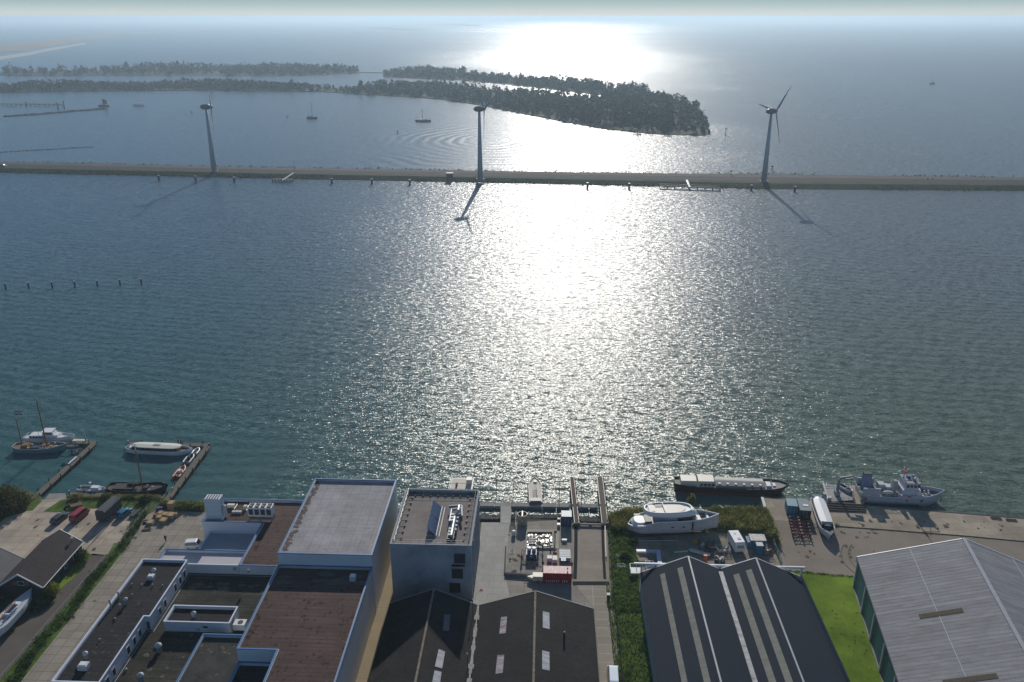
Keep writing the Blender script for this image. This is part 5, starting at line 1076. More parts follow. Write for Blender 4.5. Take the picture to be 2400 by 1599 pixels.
pg = 'people working around the basin'
person(P('g', 318, 1085), R(-80), 'person in an orange jacket standing by the tripod in the test yard', org_, blk, grp=pg, reach=.6)
person(P('g', 606, 945), R(120), 'person in black right beside the blue pump machine', blk, blk, grp=pg)
person(P('g', 600, 1030), R(60), 'person in black in front of the blue pump machine, nearer the camera', blk, nav, grp=pg)
person(P('g', 690, 905), R(200), 'person in dark clothes at the lower edge of the bright basin', nav, blk, grp=pg, reach=.5)
person(P('g', 820, 960), R(10), 'person in dark clothes beside the small brown crates', (.06, .05, .04), blk, grp=pg)
person(P('g', 688, 1195), R(90), 'person in dark clothes at the left corner of the red cabin', blk, nav, grp=pg)
person(P('g', 1192, 1215), R(90), 'person in dark red clothes at the right corner of the red cabin', (.12, .02, .03), blk, grp=pg)
for (x, lb) in ((1594, 'left one of two distant walkers on the causeway'), (1632, 'right one of two distant walkers on the causeway')): 
    q = person(P('f', x, 1022, 2.45), R(30), lb, blk, blk); q.scale = (1.2, 1.2, 1.2)

# ------------------------------------------------------------------ vehicles
def wheels(t, xs_, wy, r, wd=.22):
    for x in xs_:
        for s_ in (-1, 1):
            y = s_ * wy; w_ = MB().tube((x, y - wd / 2, r), (x, y + wd / 2, r), r, n=14).build('wheel', M_rubber, t); MB().tube((x, y + s_ * wd * .5, r), (x, y + s_ * (wd * .5 + .02), r), r * .55, n=10).build('rim', M_lgrey, w_)
def car(loc, rz, label, m, L_=4.5, W=1.8, H=1.45, kind='estate', cat='car', name='parked_car'):
    t = T(name, label, cat, loc, rz); h = W / 2
    if kind == 'van': prof = [(-L_ / 2, .35), (-L_ / 2, H * .55), (-L_ / 2 + .12, H * .97), (-L_ / 2 + .5, H), (L_ * .22, H), (L_ * .27, H * .96), (L_ * .42, H * .58), (L_ / 2, H * .48), (L_ / 2, .35)]; gl = (-L_ / 2 + .25, L_ * .33)
    else: prof = [(-L_ / 2, .35), (-L_ / 2, .85), (-L_ * .44, .95), (-L_ * .36, H * .96), (-L_ * .22, H), (L_ * .05, H), (L_ * .12, H * .96), (L_ * .26, .95), (L_ * .45, .82), (L_ / 2, .65), (L_ / 2, .35)]
    rr = []
    for s_, ins, k in ((-1, .0, 0), (-1, .0, 1), (1, 0, 1), (1, 0, 0)): pass
    b = MB(); left = [(x, -h + (max(0, z - .9) * .22), z) for x, z in prof]; right = [(x, h - (max(0, z - .9) * .22), z) for x, z in prof]; n = len(prof)
    b.v = left + right; b.f = [tuple(range(n)), tuple(range(2 * n - 1, n - 1, -1))] + [(i, n + i, n + (i + 1) % n, (i + 1) % n) for i in range(n)]
    bo = b.build('body', m, t); md = bo.modifiers.new('bevel', 'BEVEL'); md.width = .06; md.segments = 2
    g_ = MB(); zt, zb = H * .95, .98 if kind != 'van' else H * .62
    xr, xf = (-L_ * .36, L_ * .11) if kind != 'van' else (-L_ * .44, L_ * .25)
    for s_ in (-1, 1):
        yb, yt = s_ * (h - max(0, zb - .9) * .22 + .012), s_ * (h - (zt - .9) * .22 + .012)
        g_.add([(xr - .05, yb, zb), (xf + .3, yb, zb), (xf, yt, zt - .03), (xr + .12, yt, zt - .03)], [(0, 1, 2, 3)])
    g_.build('side_window', M_glass, t); k = h - .16
    if kind == 'van': f0, f1 = (L_ * .275 + .01, H * .955), (L_ * .415 + .01, H * .6)
    else: f0, f1 = (L_ * .125 + .01, H * .95), (L_ * .26 + .01, .97)
    MB().add([(f0[0], -k, f0[1]), (f0[0], k, f0[1]), (f1[0], k, f1[1]), (f1[0], -k, f1[1])], [(0, 3, 2, 1)]).build('windscreen', M_glass, t)
    MB().add([(-L_ / 2 - .01 + (.05 if kind == 'van' else .2), -k, H * .88), (-L_ / 2 + .05 - .01 if kind != 'van' else -L_ / 2 + .02, -k, H * .65), (-L_ / 2 + .05 - .01 if kind != 'van' else -L_ / 2 + .02, k, H * .65), (-L_ / 2 - .01 + (.05 if kind == 'van' else .2), k, H * .88)], [(0, 1, 2, 3)]).build('rear_window', M_glass, t)
    wheels(t, (-L_ * .3, L_ * .31), h - .1, .32)
    for s_ in (-1, 1):
        MB().box(L_ / 2 - .05, L_ / 2 + .02, s_ * h * .7 - .15, s_ * h * .7 + .15, .6, .76).build('headlight', M_white, t); MB().box(-L_ / 2 - .02, -L_ / 2 + .05, s_ * h * .8 - .1, s_ * h * .8 + .1, .65, .85).build('tail_light', M_red, t)
    return t
M_silver = mat('dark_silver_car_paint', (.07, .08, .09), .25, .05, 1, metal=.4, spec=.6)
car(P('1', 552, 1252), math.pi / 2 - R(10), 'dark silver estate car, leftmost of the parked vehicles', M_silver, 4.6)
car(P('1', 735, 1230), math.pi / 2 - R(9), 'dark red van parked beside the silver estate car', mat('crimson_car_paint', (.30, .015, .03), .3, .05, 1, spec=.6), 4.9, 1.95, 2.0, 'van', 'van', 'parked_van')
car(P('1', 1145, 1205), math.pi / 2 - R(12), 'blue car parked right of the big dark trailer', mat('blue_car_paint', (.02, .16, .30), .3, .05, 1, spec=.6), 4.0, 1.75, 1.5)
t = T('covered_trailer', 'tall dark tarpaulin covered trailer parked between red van and blue car', 'trailer', P('1', 1010, 1212), math.pi / 2 - R(7)); b = MB(); rr = []
for x in (-3.1, 3.1): rr.append([(x, -1.25, .8), (x, -1.25, 2.9), (x, -.8, 3.35), (x, .8, 3.35), (x, 1.25, 2.9), (x, 1.25, .8)])
b.loft(rr).build('tarpaulin', mat('dark_green_tarpaulin', (.045, .055, .06), .55, .1, 1, bump=.3, bsc=3), t); MB().box(-3.2, 3.2, -1.2, 1.2, .6, .79).build('chassis', M_dark, t); wheels(t, (-2.2, -1.3, 2.1), 1.05, .42, .3)
t = T('trailer', 'small empty car trailer right of the blue car', 'trailer', P('1', 1240, 1205), math.pi / 2 - R(12)); MB().box(-1.3, 1.2, -.65, .65, .45, .6).build('bed', M_dark, t); MB().tube((1.2, 0, .5), (2.4, 0, .5), .05).build('drawbar', M_grey, t); wheels(t, (-.2,), .75, .28, .15)
t = T('trailer', 'low rusty brown trailer standing behind the red van', 'trailer', P('1', 705, 1140), math.pi / 2 - R(60)); MB().box(-1.2, 1.2, -.7, .7, .4, .9).build('bed', mat('rusty_brown', (.2, .1, .08), .8, .3, 2), t); MB().tube((1.2, 0, .5), (2.2, 0, .5), .05).build('drawbar', M_grey, t); wheels(t, (0,), .8, .28, .15)
t = T('motorcycle', 'dark motorcycle parked on the grass behind the silver car', 'motorcycle', P('1', 622, 1150), R(60))
for x in (-.7, .7): MB().tube((x, -.06, .32), (x, .06, .32), .32, n=14).build('wheel', M_rubber, t)
MB().box(-.5, .4, -.14, .14, .35, .85).build('engine_frame', M_dark, t); MB().box(-.65, .1, -.13, .13, .85, .97).build('seat', M_black, t); MB().tube((.55, -.35, 1.1), (.55, .35, 1.1), .025).build('handlebar', M_steel, t)
t0 = T('parked_van', 'white van beside the lean-to behind the black roofed offices', 'van', P('2', 1785, 335), R(4)); t0.name = 'remove_me'; bpy.data.objects.remove(t0)
car(P('2', 1782, 330), R(8), 'white van with roof hatch beside the lean-to behind the office block', M_white, 3.4, 1.9, 1.9, 'van', 'van', 'parked_van')
car(P('5', 2143, 1000), math.pi / 2 - R(2), 'white van with pale blue bonnet at the lower frame edge of the squared paving', mat('white_blue_van_paint', (.62, .72, .80), .3, .05, .3), 5.4, 2.1, 2.2, 'van', 'van', 'parked_van')
car(P('c', 28, 1062, 2.43), R(5), 'dark car driving on the causeway at the left frame edge', M_dark, 5.5, 2.2, 1.9, name='driving_car')
# stored crates and gear by the hedge
M_ply = mat('plywood', (.42, .29, .15), .8, .15, 2, stretch=(1, 5, 1)); cg = 'plywood crates stored by the hedge'
src = None
for (x, y, w_, h, lb) in ((895, 430, 1.5, 1.9, 'tallest plywood crate at the back of the pile'), (615, 600, 1.2, 1.0, 'plywood crate behind the red bag'), (735, 630, 1.4, 1.0, 'plywood crate in the middle of the pile'), (880, 655, 1.6, 1.1, 'wide plywood crate right of the middle one'), (580, 700, 1.2, 1.0, 'pale plywood crate just right of the red bag'), (690, 765, 1.5, .9, 'plywood crate at the front of the pile'), (350, 795, 1.4, .6, 'low plywood crate apart on the left by the tyre')):
    p = P('k', x, y + 35); t = T('crate', lb, 'crate', p, rnd.uniform(-.2, .2), cg); MB().box(-w_ / 2, w_ / 2, -w_ / 2, w_ / 2, .1, h).build('box', M_ply, t); b = MB()
    for i in (-1, 0, 1): b.box(i * w_ * .42 - .06, i * w_ * .42 + .06, -w_ / 2, w_ / 2, 0, .1)
    b.build('skid', M_plankd, t); b = MB()
    for i in (-1, 1): b.box(i * w_ * .38 - .05, i * w_ * .38 + .05, -w_ / 2 - .02, w_ / 2 + .02, h, h + .02)
    b.build('batten', M_plank, t)
def sack(k, x, y, r, m, label, name='bag', cat='bag'):
    t = T(name, label, cat, P(k, x, y)); b = MB(); g = random.Random(x)
    for i in range(5): b.ell((g.uniform(-r * .5, r * .5), g.uniform(-r * .5, r * .5), r * .35), (r * g.uniform(.5, .8), r * g.uniform(.5, .8), r * g.uniform(.4, .7)), 8, 5)
    b.build('cover', m, t, True); MB().tube((0, 0, r * .6), (0, 0, r * .95), r * .12, r * .2).build('knot', M_rope, t)
sack('k', 600, 490, .85, mat('blue_tarp', (.02, .04, .28), .5), 'blue tarpaulin heap with red patch at the back left of the crates'); sack('k', 495, 665, .75, M_red, 'bright red bag left of the plywood crates')
t = T('cardboard_sheet', 'orange brown round board leaning at the right side of the crates', 'board', P('k', 990, 680)); MB().tube((0, 0, .1), (0, .25, 1.0), .35, n=14).build('disc', M_ply, t); MB().box(-.1, .1, .1, .3, 0, .5).build('prop', M_plankd, t)
t = T('tyre', 'dark tyre lying left of the crates', 'tyre', P('k', 235, 800)); b = MB(); n = 14
b.path([(.45 * math.cos(i * 6.2832 / n), .45 * math.sin(i * 6.2832 / n), .2) for i in range(n + 1)], .19, 8).build('ring', M_rubber, t); MB().tube((0, 0, .05), (0, 0, .25), .25).build('rim', M_grey, t)
t = T('timber_pile', 'flat heap of old boards on the slabs below the crates', 'boards', P('k', 250, 1000), R(12))
for i in range(5): MB().box(-1, 1, -.5 + i * .2, -.34 + i * .2, .02, .12 + .05 * (i % 2), R(i * 3 - 5)).build('board', M_plankd, t)
# laid up sailing yacht
pb, ps = P('2', 285, 775, 2.6), P('2', -40, 1130, 2.6); cc = (pb + ps) / 2; L_ = (pb - ps).length; cc.z = LAND; t = T('sailing_yacht', 'white sailing yacht laid up ashore at the left frame edge', 'sailboat', cc, heading(ps, pb)); zo = 1.3
h_, rg, dk = hull(L_, 3.3, 1.3, fine=.5, stern=.6, draft=.7, sheer=.08)
h_.v = [(x, y, z + zo) for x, y, z in h_.v]; h_.build('hull', M_white, t); d = MB(); n = len(dk); d.v = [(x, y, z + zo + .3) for x, y, z in dk] + [(x, -y, z + zo + .3) for x, y, z in dk]; d.f = [(i, i + 1, n + i + 1, n + i) for i in range(n - 1)]; d.build('deck', M_lgrey, t)
c_ = house(-2, 2.2, .95, zo + 1.3, zo + 1.75, .15); c_.build('cabin', M_white, t); MB().box(-1.5, 1.0, -.6, .6, zo + 1.76, zo + 1.8).build('skylight', M_glass, t); MB().tube((-3.5, .4, zo + 1.7), (1.5, .3, zo + 1.8), .12).build('sail_bag', M_orange, t); MB().tube((-4, -.6, zo + 1.6), (0, -.9, zo + 1.7), .14).build('sail_cover', M_blue, t)
for x in (-3, 0, 3):
    for s_ in (-1, 1): MB().tube((x, s_ * 1.7, 0), (x, s_ * 1.1, zo + .4), .07).build('prop', M_dark, t)
MB().box(-3, 2, -.15, .15, 0, zo - .5).build('keel', M_blue, t)
# vegetation, left
def bush(k, x, y, r, h, label, m=M_bush, n=1400, sz=.22, name='bush', cat='bush', hz_=LAND):
    t = T(name, label, cat, P(k, x, y, hz_)); b = MB(); g = random.Random(int(x + y))
    for i in range(9):
        a = g.uniform(0, 6.28); q = g.uniform(0, r * .55); b.leaves((math.cos(a) * q, math.sin(a) * q, h * g.uniform(.3, .62)), (r * .55, r * .55, h * .38), n // 9, sz, i * 7 + int(x))
    b.build('foliage', m, t); s_ = MB()
    for i in range(5): a = i * 1.26; s_.tube((0, 0, 0), (math.cos(a) * r * .4, math.sin(a) * r * .4, h * .6), .08, .03, 5)
    s_.build('stem', M_bark, t); return t
bush('1', 70, 1155, 6.4, 5.6, 'big dark rounded bush at the left frame edge beside the jetty', leafmat('autumn_bush_leaves', (.025, .05, .012), (.12, .10, .025), .25), 5000, .26)
bush('1', 215, 1120, 2.6, 2.4, 'lower bush at the right foot of the big dark bush', M_bush, 900)
bush('1', -60, 1230, 5, 4, 'bush beyond the left frame edge below the big one', M_bush, 900)
bush('1', 1345, 1085, 2.3, 2.2, 'dark round bush on the shore at the foot of the right plank jetty', M_bush, 1000)
bush('1', 985, 1058, 1.7, 1.5, 'olive shrub on the shore above the covered trailer', leafmat('olive_leaves', (.08, .08, .03), (.16, .13, .05), .5), 600)
bush('1', 690, 1058, 1.5, .9, 'yellow green shrub at the left end of the landing jetty', leafmat('yellow_leaves', (.14, .13, .02), (.25, .2, .04), .5), 500)
bush('2', 748, 445, 2.0, 2.6, 'dark green bush against the far end of the tiled barn', M_bush, 1200)
bush('2', 478, 760, 2.3, 2.8, 'bright yellow green bush at the near corner of the tiled barn', leafmat('yellow_green_leaves', (.10, .15, .015), (.22, .22, .03), .5), 1500)
bush('2', 430, 835, 1.8, 1.7, 'dark bush in front of the yellow green one by the road', M_bush, 800)
bush('2', 330, 905, 1.4, .9, 'low dark bush near the bow of the laid up yacht', M_bush, 400)
b = MB(); g = random.Random(11)      # strip of weeds and brambles between road and street
for i in range(520):
    f = g.random(); v = 60 + f * 105; u = -92.3 - .5 * (1 - f) + g.uniform(-.9, 1.1) + .4 * math.sin(v * .3)
    if v > 152: u += (v - 152) * -.06
    b.leaves((u, v, LAND + .35), (g.uniform(.4, .9), g.uniform(.5, 1.2), g.uniform(.3, .75)), 34, .13, i)
tag(b.build('hedgerow', M_bush), 'strip of weeds and brambles between road and concrete street', None, None, 'stuff')
def fence(pts, h, label, step=2.6, m=M_grey, name='fence', wires=2, r=.05):
    A = pts[0].copy(); t = T(name, label, 'fence', A); L_ = [p - A for p in pts]; w_ = MB()
    for a, e in zip(L_, L_[1:]):
        n = max(1, int((e - a).length / step))
        for i in range(n): q = a.lerp(e, i / n); MB().tube((q.x, q.y, 0), (q.x, q.y, h), r, n=6).build('fence_post', m, t)
        for j in range(wires): z = Vector((0, 0, h * (1 - j / max(1, wires)) - .03)); w_.tube(a + z, e + z, r * .5, n=4)
    w_.build('wire', m, t); return t
fence([P('1', 1478, 1062), P('1', 1368, 1140), P('1', 1220, 1340)] + [Vector((-93.3, 146.5, LAND)), Vector((-94.3, 112, LAND)), Vector((-94.4, 95, LAND))], 1.1, 'thin wire fence along the weed strip beside the road', 3, M_lgrey, wires=2, r=.045)
b = MB(); g = random.Random(12)   # shore reeds, left and middle
for pl_, n_, hh_ in ((PS('1', [(620, 1048), (900, 1062), (1480, 1068), (1480, 1040), (1300, 1035), (900, 1040)]), 1500, .8), (PS('k', [(560, 330), (700, 300), (1700, 330), (1700, 520), (1100, 500), (760, 440), (640, 400)]), 2600, .9), (PS('1', [(240, 1170), (60, 1230), (-60, 1290), (-60, 1180), (150, 1120), (330, 1050)]), 1200, .4)):
    b.blades([(x, y, LAND - .1) for x, y in scatter(pl_, n_, g)], hh_, .07)
tag(b.build('shore_reeds', M_reed), kind='stuff')
for x, y, lb in ((1180, 440, 'dark weed clump left of the tower at the shore, first'), (1400, 430, 'dark weed clump on the shore between crates and ventilation tower'), (1560, 450, 'olive weed clump on the shore next to the ventilation tower'), (800, 400, 'light green weed clump behind the blue tarpaulin')):
    bush('k', x, y + 30, 1.5, 1.3, lb, M_bush if x < 1500 else M_reed, 500)
# ================================================================== CENTRE WATERFRONT
def slab(k, pts, z0, z1, name, m, parent=None, off=Vector((0, 0, 0))):
    q = [P(k, x, y, z1) - off for x, y in pts]; b = MB(); b.prism([(p.x, p.y) for p in q], z0 - off.z, z1 - off.z); return b.build(name, m, parent)
t = T('floating_dock', 'row of pale floating dock sections behind the rocks', 'dock', P('4', 965, 410, 0)); o_ = t.location
for i, (a, e) in enumerate(((960, 1092), (1098, 1250), (1256, 1410), (1414, 1530), (1536, 1660), (1665, 1780), (1850, 1960), (1966, 2042))):
    slab('4', [(a, 382 + i * 2), (e, 383 + i * 2), (e, 418 + i * 2), (a, 417 + i * 2)], -.3, .7, 'dock_section', M_conc, t, o_)
t = T('concrete_bridge', 'pale concrete walkway from the yard to the floating dock', 'walkway', P('4', 1196, 500)); slab('4', [(1150, 418), (1250, 418), (1240, 575), (1148, 573)], -.5, LAND + .06, 'deck', M_pale, t, t.location)
for x, y in ((1162, 425), (1240, 425)): p = P('4', x, y) - t.location; MB().tube((p.x, p.y, -2), (p.x, p.y, 0), .2).build('pile', M_pile, t)
# stones at the shore
def rocks(poly, n, r0, r1, z0, z1, name='riprap'):
    b = MB(); g = random.Random(n)
    ys_ = [p.y for p in poly]; lo, hi = min(ys_), max(ys_)
    for x, y in scatter(poly, n, g): s_ = g.uniform(r0, r1); b.ell((x, y, z0 + (z1 - z0) * (hi - y) / (hi - lo) * 1.0), (s_ * g.uniform(.8, 1.4), s_, s_ * .7), 5, 3)
    tag(b.build(name, M_rock), kind='stuff')
rocks(PS('4', [(962, 505), (1148, 505), (1148, 575), (962, 572)], 0), 260, .18, .42, .0, .95)
rocks(PS('4', [(1245, 505), (1690, 500), (1690, 552), (1245, 575)], 0), 420, .18, .42, .0, .95)
rocks(PS('4', [(1850, 520), (2080, 520), (2110, 598), (1830, 598)], 0), 260, .18, .42, .0, 1.0)
# work barge and boat
p = P('4', 785, 250, .9); t = T('work_barge', 'pale square work barge moored behind the concrete cube', 'barge', (p.x, p.y, 0)); MB().box(-2.9, 2.9, -3.2, 4.6, -.3, .9).build('pontoon', M_offw, t); MB().box(-2.6, 2.6, -2.9, 4.3, .9, .96).build('deck_plates', mat('cream_deck', (.55, .50, .42), .7, .15, 1.2), t)
MB().box(1.2, 2.6, 1.6, 3.2, .96, 2.2).build('deck_box', M_offw, t); MB().box(-1.4, -.9, .4, 1.4, .96, 1.5).build('winch', M_rust, t); b = MB()
for i in range(5): b.tube((-2.8, -2.8 + i * 1.7, .9), (-2.8, -2.8 + i * 1.7, 1.9), .04)
b.path([(-2.8, -2.8, 1.9), (-2.8, 4, 1.9), (2.8, 4, 1.9)], .04).build('railing', M_steel, t)
pa, pe = P('4', 1472, 385, .9), P('4', 1462, 170, .9); t = T('workboat', 'narrow cream workboat with ladder frame pointing out from the floating dock', 'boat', ((pa.x + pe.x) / 2, (pa.y + pe.y) / 2, 0), heading(pa, pe)); L_ = (pe - pa).length
boat(t, L_, 3.1, .95, M_dark, mat('cream_deck', (.55, .5, .42)), M_offw, fine=.3, stern=.95, sheer=.1, deck=.12); b = MB()
for s_ in (-.45, .45): b.path([(-L_ * .3, s_, 1.5), (L_ * .15, s_, 1.5)], .06)
for i in range(6): x = -L_ * .3 + i * L_ * .09; b.tube((x, -.45, 1.5), (x, .45, 1.5), .05); b.tube((x, -.45, .85), (x, -.45, 1.5), .04)
b.build('ladder_frame', M_grey, t); MB().box(-L_ / 2, -L_ * .38, -1.3, 1.3, .7, 1.35).build('stern_ramp', M_dark, t); MB().box(L_ * .33, L_ * .42, -.5, .3, .85, 1.15).build('bow_hatch', M_grey, t)
# slipway arms
for lb, a, e, w_, m_ in (('brown timber slipway arm reaching into the glittering water, left one', (1803, 150), (1850, 580), 1.15, mat('brown_timber', (.13, .10, .075), .85, .3, 2)), ('grey slipway arm reaching into the glittering water, right one', (2060, 150), (2108, 580), 1.5, M_plank)):
    A, B = P('4', *e, 1.9), P('4', *a, 1.9); t = T('slipway_arm', lb, 'jetty', (A.x, A.y, 0)); d = B - A; d.z = 0
    b = MB()
    for i in range(34): b.bar(d * (i / 34) + Vector((0, 0, 1.9)), d * ((i + .94) / 34) + Vector((0, 0, 1.9)), w_, .35)
    b.build('deck', m_, t); n = Vector((-d.y, d.x, 0)).normalized()
    for s_ in (-1, 1): MB().bar(n * s_ * w_ * .45 + Vector((0, 0, 2.1)), d + n * s_ * w_ * .45 + Vector((0, 0, 2.1)), .16, .2).build('kerb_rail', M_dark, t)
    for i in range(9): q = d * ((i + .5) / 9) - n * w_ * .6; MB().tube((q.x, q.y, -1.5), (q.x, q.y, 2.3), .16, n=6).build('pile', M_plankd, t)
    for s_ in (-1, 1): f = MB(); f.bar(d * .36 + n * s_ * w_ * .4 + Vector((0, 0, 2.4)), d * .40 + n * s_ * 1.6 + Vector((0, 0, 1.0)), .16, .16).bar(d * .36 + n * s_ * w_ * .4 + Vector((0, 0, 2.4)), d * .32 + n * s_ * 1.6 + Vector((0, 0, 1.0)), .16, .16); f.build('brace', M_lgrey, t)
A, B = P('4', 1808, 578, 1.75), P('4', 2140, 586, 1.75); t = T('cross_beam', 'grey cross beam joining the slipway arms at the water edge', 'beam', (A.x, A.y, LAND)); d = B - A; MB().bar((0, 0, .6), (d.x, d.y, .6), .45, .35).build('girder', M_conc, t)
for f in (.03, .5, .97): q = d * f; MB().box(q.x - .3, q.x + .3, q.y - .3, q.y + .3, -.1, .24).build('footing', M_dark, t)
M_ustrip = mat('dark_strip', (.02, .024, .028), .95, .3, 2)
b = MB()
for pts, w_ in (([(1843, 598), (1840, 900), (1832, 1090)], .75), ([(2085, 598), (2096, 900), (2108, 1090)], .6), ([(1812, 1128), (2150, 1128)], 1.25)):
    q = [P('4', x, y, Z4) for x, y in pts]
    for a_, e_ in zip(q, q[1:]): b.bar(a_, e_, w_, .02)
struct(b.build('dark_u_strip', M_ustrip))  # flush dark strips forming a U on the slipway concrete
A, B = P('4', 2108, 600), P('4', 2118, 900); t = T('steel_beam', 'long grey steel beam lying beside the slipway edge', 'beam', A); d = B - A; b = MB(); b.bar((0, 0, .5), (d.x, d.y, .5), .2, .05).bar((0, 0, .44), (d.x, d.y, .44), .08, .34).bar((0, 0, .1), (d.x, d.y, .1), .2, .08).build('profile', M_dark, t)
MB().box(-.3, .3, -.2, .1, 0, .02).build('chock', M_plankd, t)
fence([P('4', 2140, 590), P('4', 2168, 900), P('4', 2195, 1250), P('5', 2200, 800), P('5', 2215, 1005), Vector((13.6, 90, LAND))], 1.3, 'dark fence between the squared paving and the green strip', 1.6, M_dark, wires=3, r=.06)
t = T('waste_bin', 'dark bin standing by the fence near the slipway', 'bin', P('4', 2138, 1270)); MB().box(-.3, .3, -.35, .35, .1, 1.1).build('body', M_dark, t); MB().box(-.33, .33, -.38, .38, 1.1, 1.18).build('lid', M_grey, t)
# test yard -------------------------------------------------------
M_tank = mat('dull_steel_tank', (.30, .28, .23), .5, .25, 1, metal=.3)
p = P('g', 330, 430); t = T('open_tank', 'open round steel tank with a white bar across the top', 'tank', p); hh = HT(p, 'g', 262) - LAND; b = MB(); n = 28; R1_, R0 = 1.12, 1.05
for (ra, za, rb, zb) in ((R1_, 0, R1_, hh), (R1_, hh, R0, hh), (R0, hh, R0, .3)):
    k = len(b.v); b.v += [(ra * math.cos(6.2832 * i / n), ra * math.sin(6.2832 * i / n), za) for i in range(n)] + [(rb * math.cos(6.2832 * i / n), rb * math.sin(6.2832 * i / n), zb) for i in range(n)]
    b.f += [(k + i, k + (i + 1) % n, k + n + (i + 1) % n, k + n + i) for i in range(n)]
b.build('shell', M_tank, t); MB().tube((0, 0, .25), (0, 0, .3), R0, n=24).build('bottom', M_dark, t); MB().bar((0, -R1_, hh + .12), (0, R1_, hh + .12), .3, .12).build('cross_bar', M_white, t); MB().tube((0, -R1_ - .02, hh * .55), (0, -R1_ - .15, hh * .55), .22).build('inspection_cap', M_lgrey, t)
p = P('g', 168, 400); t = T('ladder_rack', 'long rack with rungs lying left of the open tank', 'rack', p); b = MB(); l_ = 6.3
for s_ in (-.62, .62): b.path([(s_, -2.6, .7), (s_, l_ * .55, .7)], .06)
b.build('rail', M_dark, t); b = MB()
for i in range(15): b.tube((-.62, -2.6 + i * .41, .7), (.62, -2.6 + i * .41, .7), .05)
b.build('rung', M_dark, t)
for s_ in (-.62, .62):
    for y in (-2.6, l_ * .55): MB().tube((s_, y, 0), (s_, y, .7), .05).build('leg', M_dark, t)
t = T('floor_grid', 'thin rectangular floor frame below the white gas tank', 'frame', P('g', 150, 930)); MB().path([(-.5, -.7, .08), (.5, -.7, .08), (.5, .9, .08), (-.5, .9, .08), (-.5, -.7, .08)], .035).build('edge', M_grey, t); MB().tube((-.5, .1, .08), (.5, .1, .08), .03).build('crossbar', M_grey, t)
t = T('gas_tank', 'small white upright tank at the foot of the ladder rack', 'tank', P('g', 178, 640)); MB().tube((0, 0, .15), (0, 0, 1.1), .45, n=16).build('shell', M_white, t); MB().ell((0, 0, 1.1), (.45, .45, .2), 14, 6).build('dome', M_white, t); MB().box(-.3, .3, -.3, .3, 0, .15).build('foot', M_grey, t)
# basin
A = P('g', 640, 730); t = T('test_basin', 'square basin of water reflecting the sun in the test yard', 'basin', A)
q = [P('g', x, y) - A for x, y in ((420, 600), (850, 602), (852, 862), (412, 865))]; pol = [(v.x, v.y) for v in q][::-1]
b = MB(); out = inset(pol, -.35); ring(out, pol, .0, .35, b); b.build('rim', M_pale, t)
wm = bpy.data.materials.new('basin_water'); wm.use_nodes = True; wb = wm.node_tree.nodes['Principled BSDF']; wb.inputs['Base Color'].default_value = (.01, .02, .02, 1); wb.inputs['Roughness'].default_value = .2; wb.inputs['Specular IOR Level'].default_value = .08
nn_ = wm.node_tree.nodes.new('ShaderNodeTexNoise'); nn_.inputs['Scale'].default_value = .6; nn_.inputs['Detail'].default_value = 3; bp_ = wm.node_tree.nodes.new('ShaderNodeBump'); bp_.inputs['Strength'].default_value = 1; bp_.inputs['Distance'].default_value = .35
tcw = wm.node_tree.nodes.new('ShaderNodeTexCoord'); wm.node_tree.links.new(tcw.outputs['Object'], nn_.inputs[0]); wm.node_tree.links.new(nn_.outputs[0], bp_.inputs['Height']); wm.node_tree.links.new(bp_.outputs[0], wb.inputs['Normal'])
b = MB(); b.v = [(x, y, .12) for x, y in pol]; b.f = [(0, 1, 2, 3)]; b.build('basin_water', wm, t)
sheet_obj('basin_apron', PS('g', [(408, 530), (968, 540), (968, 860), (905, 880), (905, 590), (408, 590)]), Z3, mat('pale_screed', (.42, .38, .31), .85, .15, 1))
cgx = 'white cages floating in the basin'; src = None
for i, (x, y, lb) in enumerate(((475, 690, 'upper left'), (535, 690, 'upper right'), (473, 735, 'second row left'), (533, 735, 'second row right'), (472, 778, 'third row left'), (532, 778, 'third row right'), (470, 820, 'bottom left'), (530, 820, 'bottom right'))):
    if src is None:
        t = src = T('cage', '', 'cage', P('g', x, y), 0, cgx); b = MB()
        for zz in (.3, .75): b.path([(-.33, -.28, zz), (.33, -.28, zz), (.33, .28, zz), (-.33, .28, zz), (-.33, -.28, zz)], .035)
        b.build('frame', M_white, t); MB().box(-.26, .26, -.2, .2, .1, .7).build('tank', M_dark, t)
    else: t = dup(src, P('g', x, y), 0)
    t['label'] = 'white framed cage in the left part of the basin, ' + lb + ' one'
p = P('g', 490, 1040); t = T('pump_machine', 'blue pump machine with two white drums at the basin edge', 'machine', p); MB().box(-1.15, 1.1, -.7, 1.3, .15, 1.5).build('housing', mat('deep_blue_paint', (.015, .05, .16), .45, .15), t)
for s_ in (-.52, .52): MB().tube((s_, 1.0, 1.5), (s_, 1.0, 2.1), .42, n=16).build('drum', M_white, t)
MB().box(-.35, .2, -.74, -.7, .9, 1.1).build('control_panel', M_white, t); MB().box(-1.2, 1.15, -.8, 1.35, 0, .15).build('skid', M_dark, t); MB().path([(-1, 1.3, 1.2), (-1.6, 1.5, 1.2), (-1.7, .4, .4)], .05).build('hose', M_lgrey, t)
p = P('g', 905, 700); t = T('pipe_stand', 'tall brown pipe stand on the right edge of the basin', 'stand', p); MB().tube((0, 0, 0), (0, 0, 1.9), .08).build('pipe', M_rust, t); MB().box(-.3, .35, -.15, .15, 1.7, 2.1).build('head', M_rust, t); MB().tube((-.35, 0, 0), (-.1, 0, 1.8), .05).build('strut', M_rust, t)
t = T('tripod', 'orange survey tripod in front of the person in orange', 'tripod', P('g', 330, 960))
for a in (0, 2.1, 4.2): MB().tube((math.cos(a) * .45, math.sin(a) * .45, 0), (0, 0, 1.3), .035).build('leg', M_orange, t)
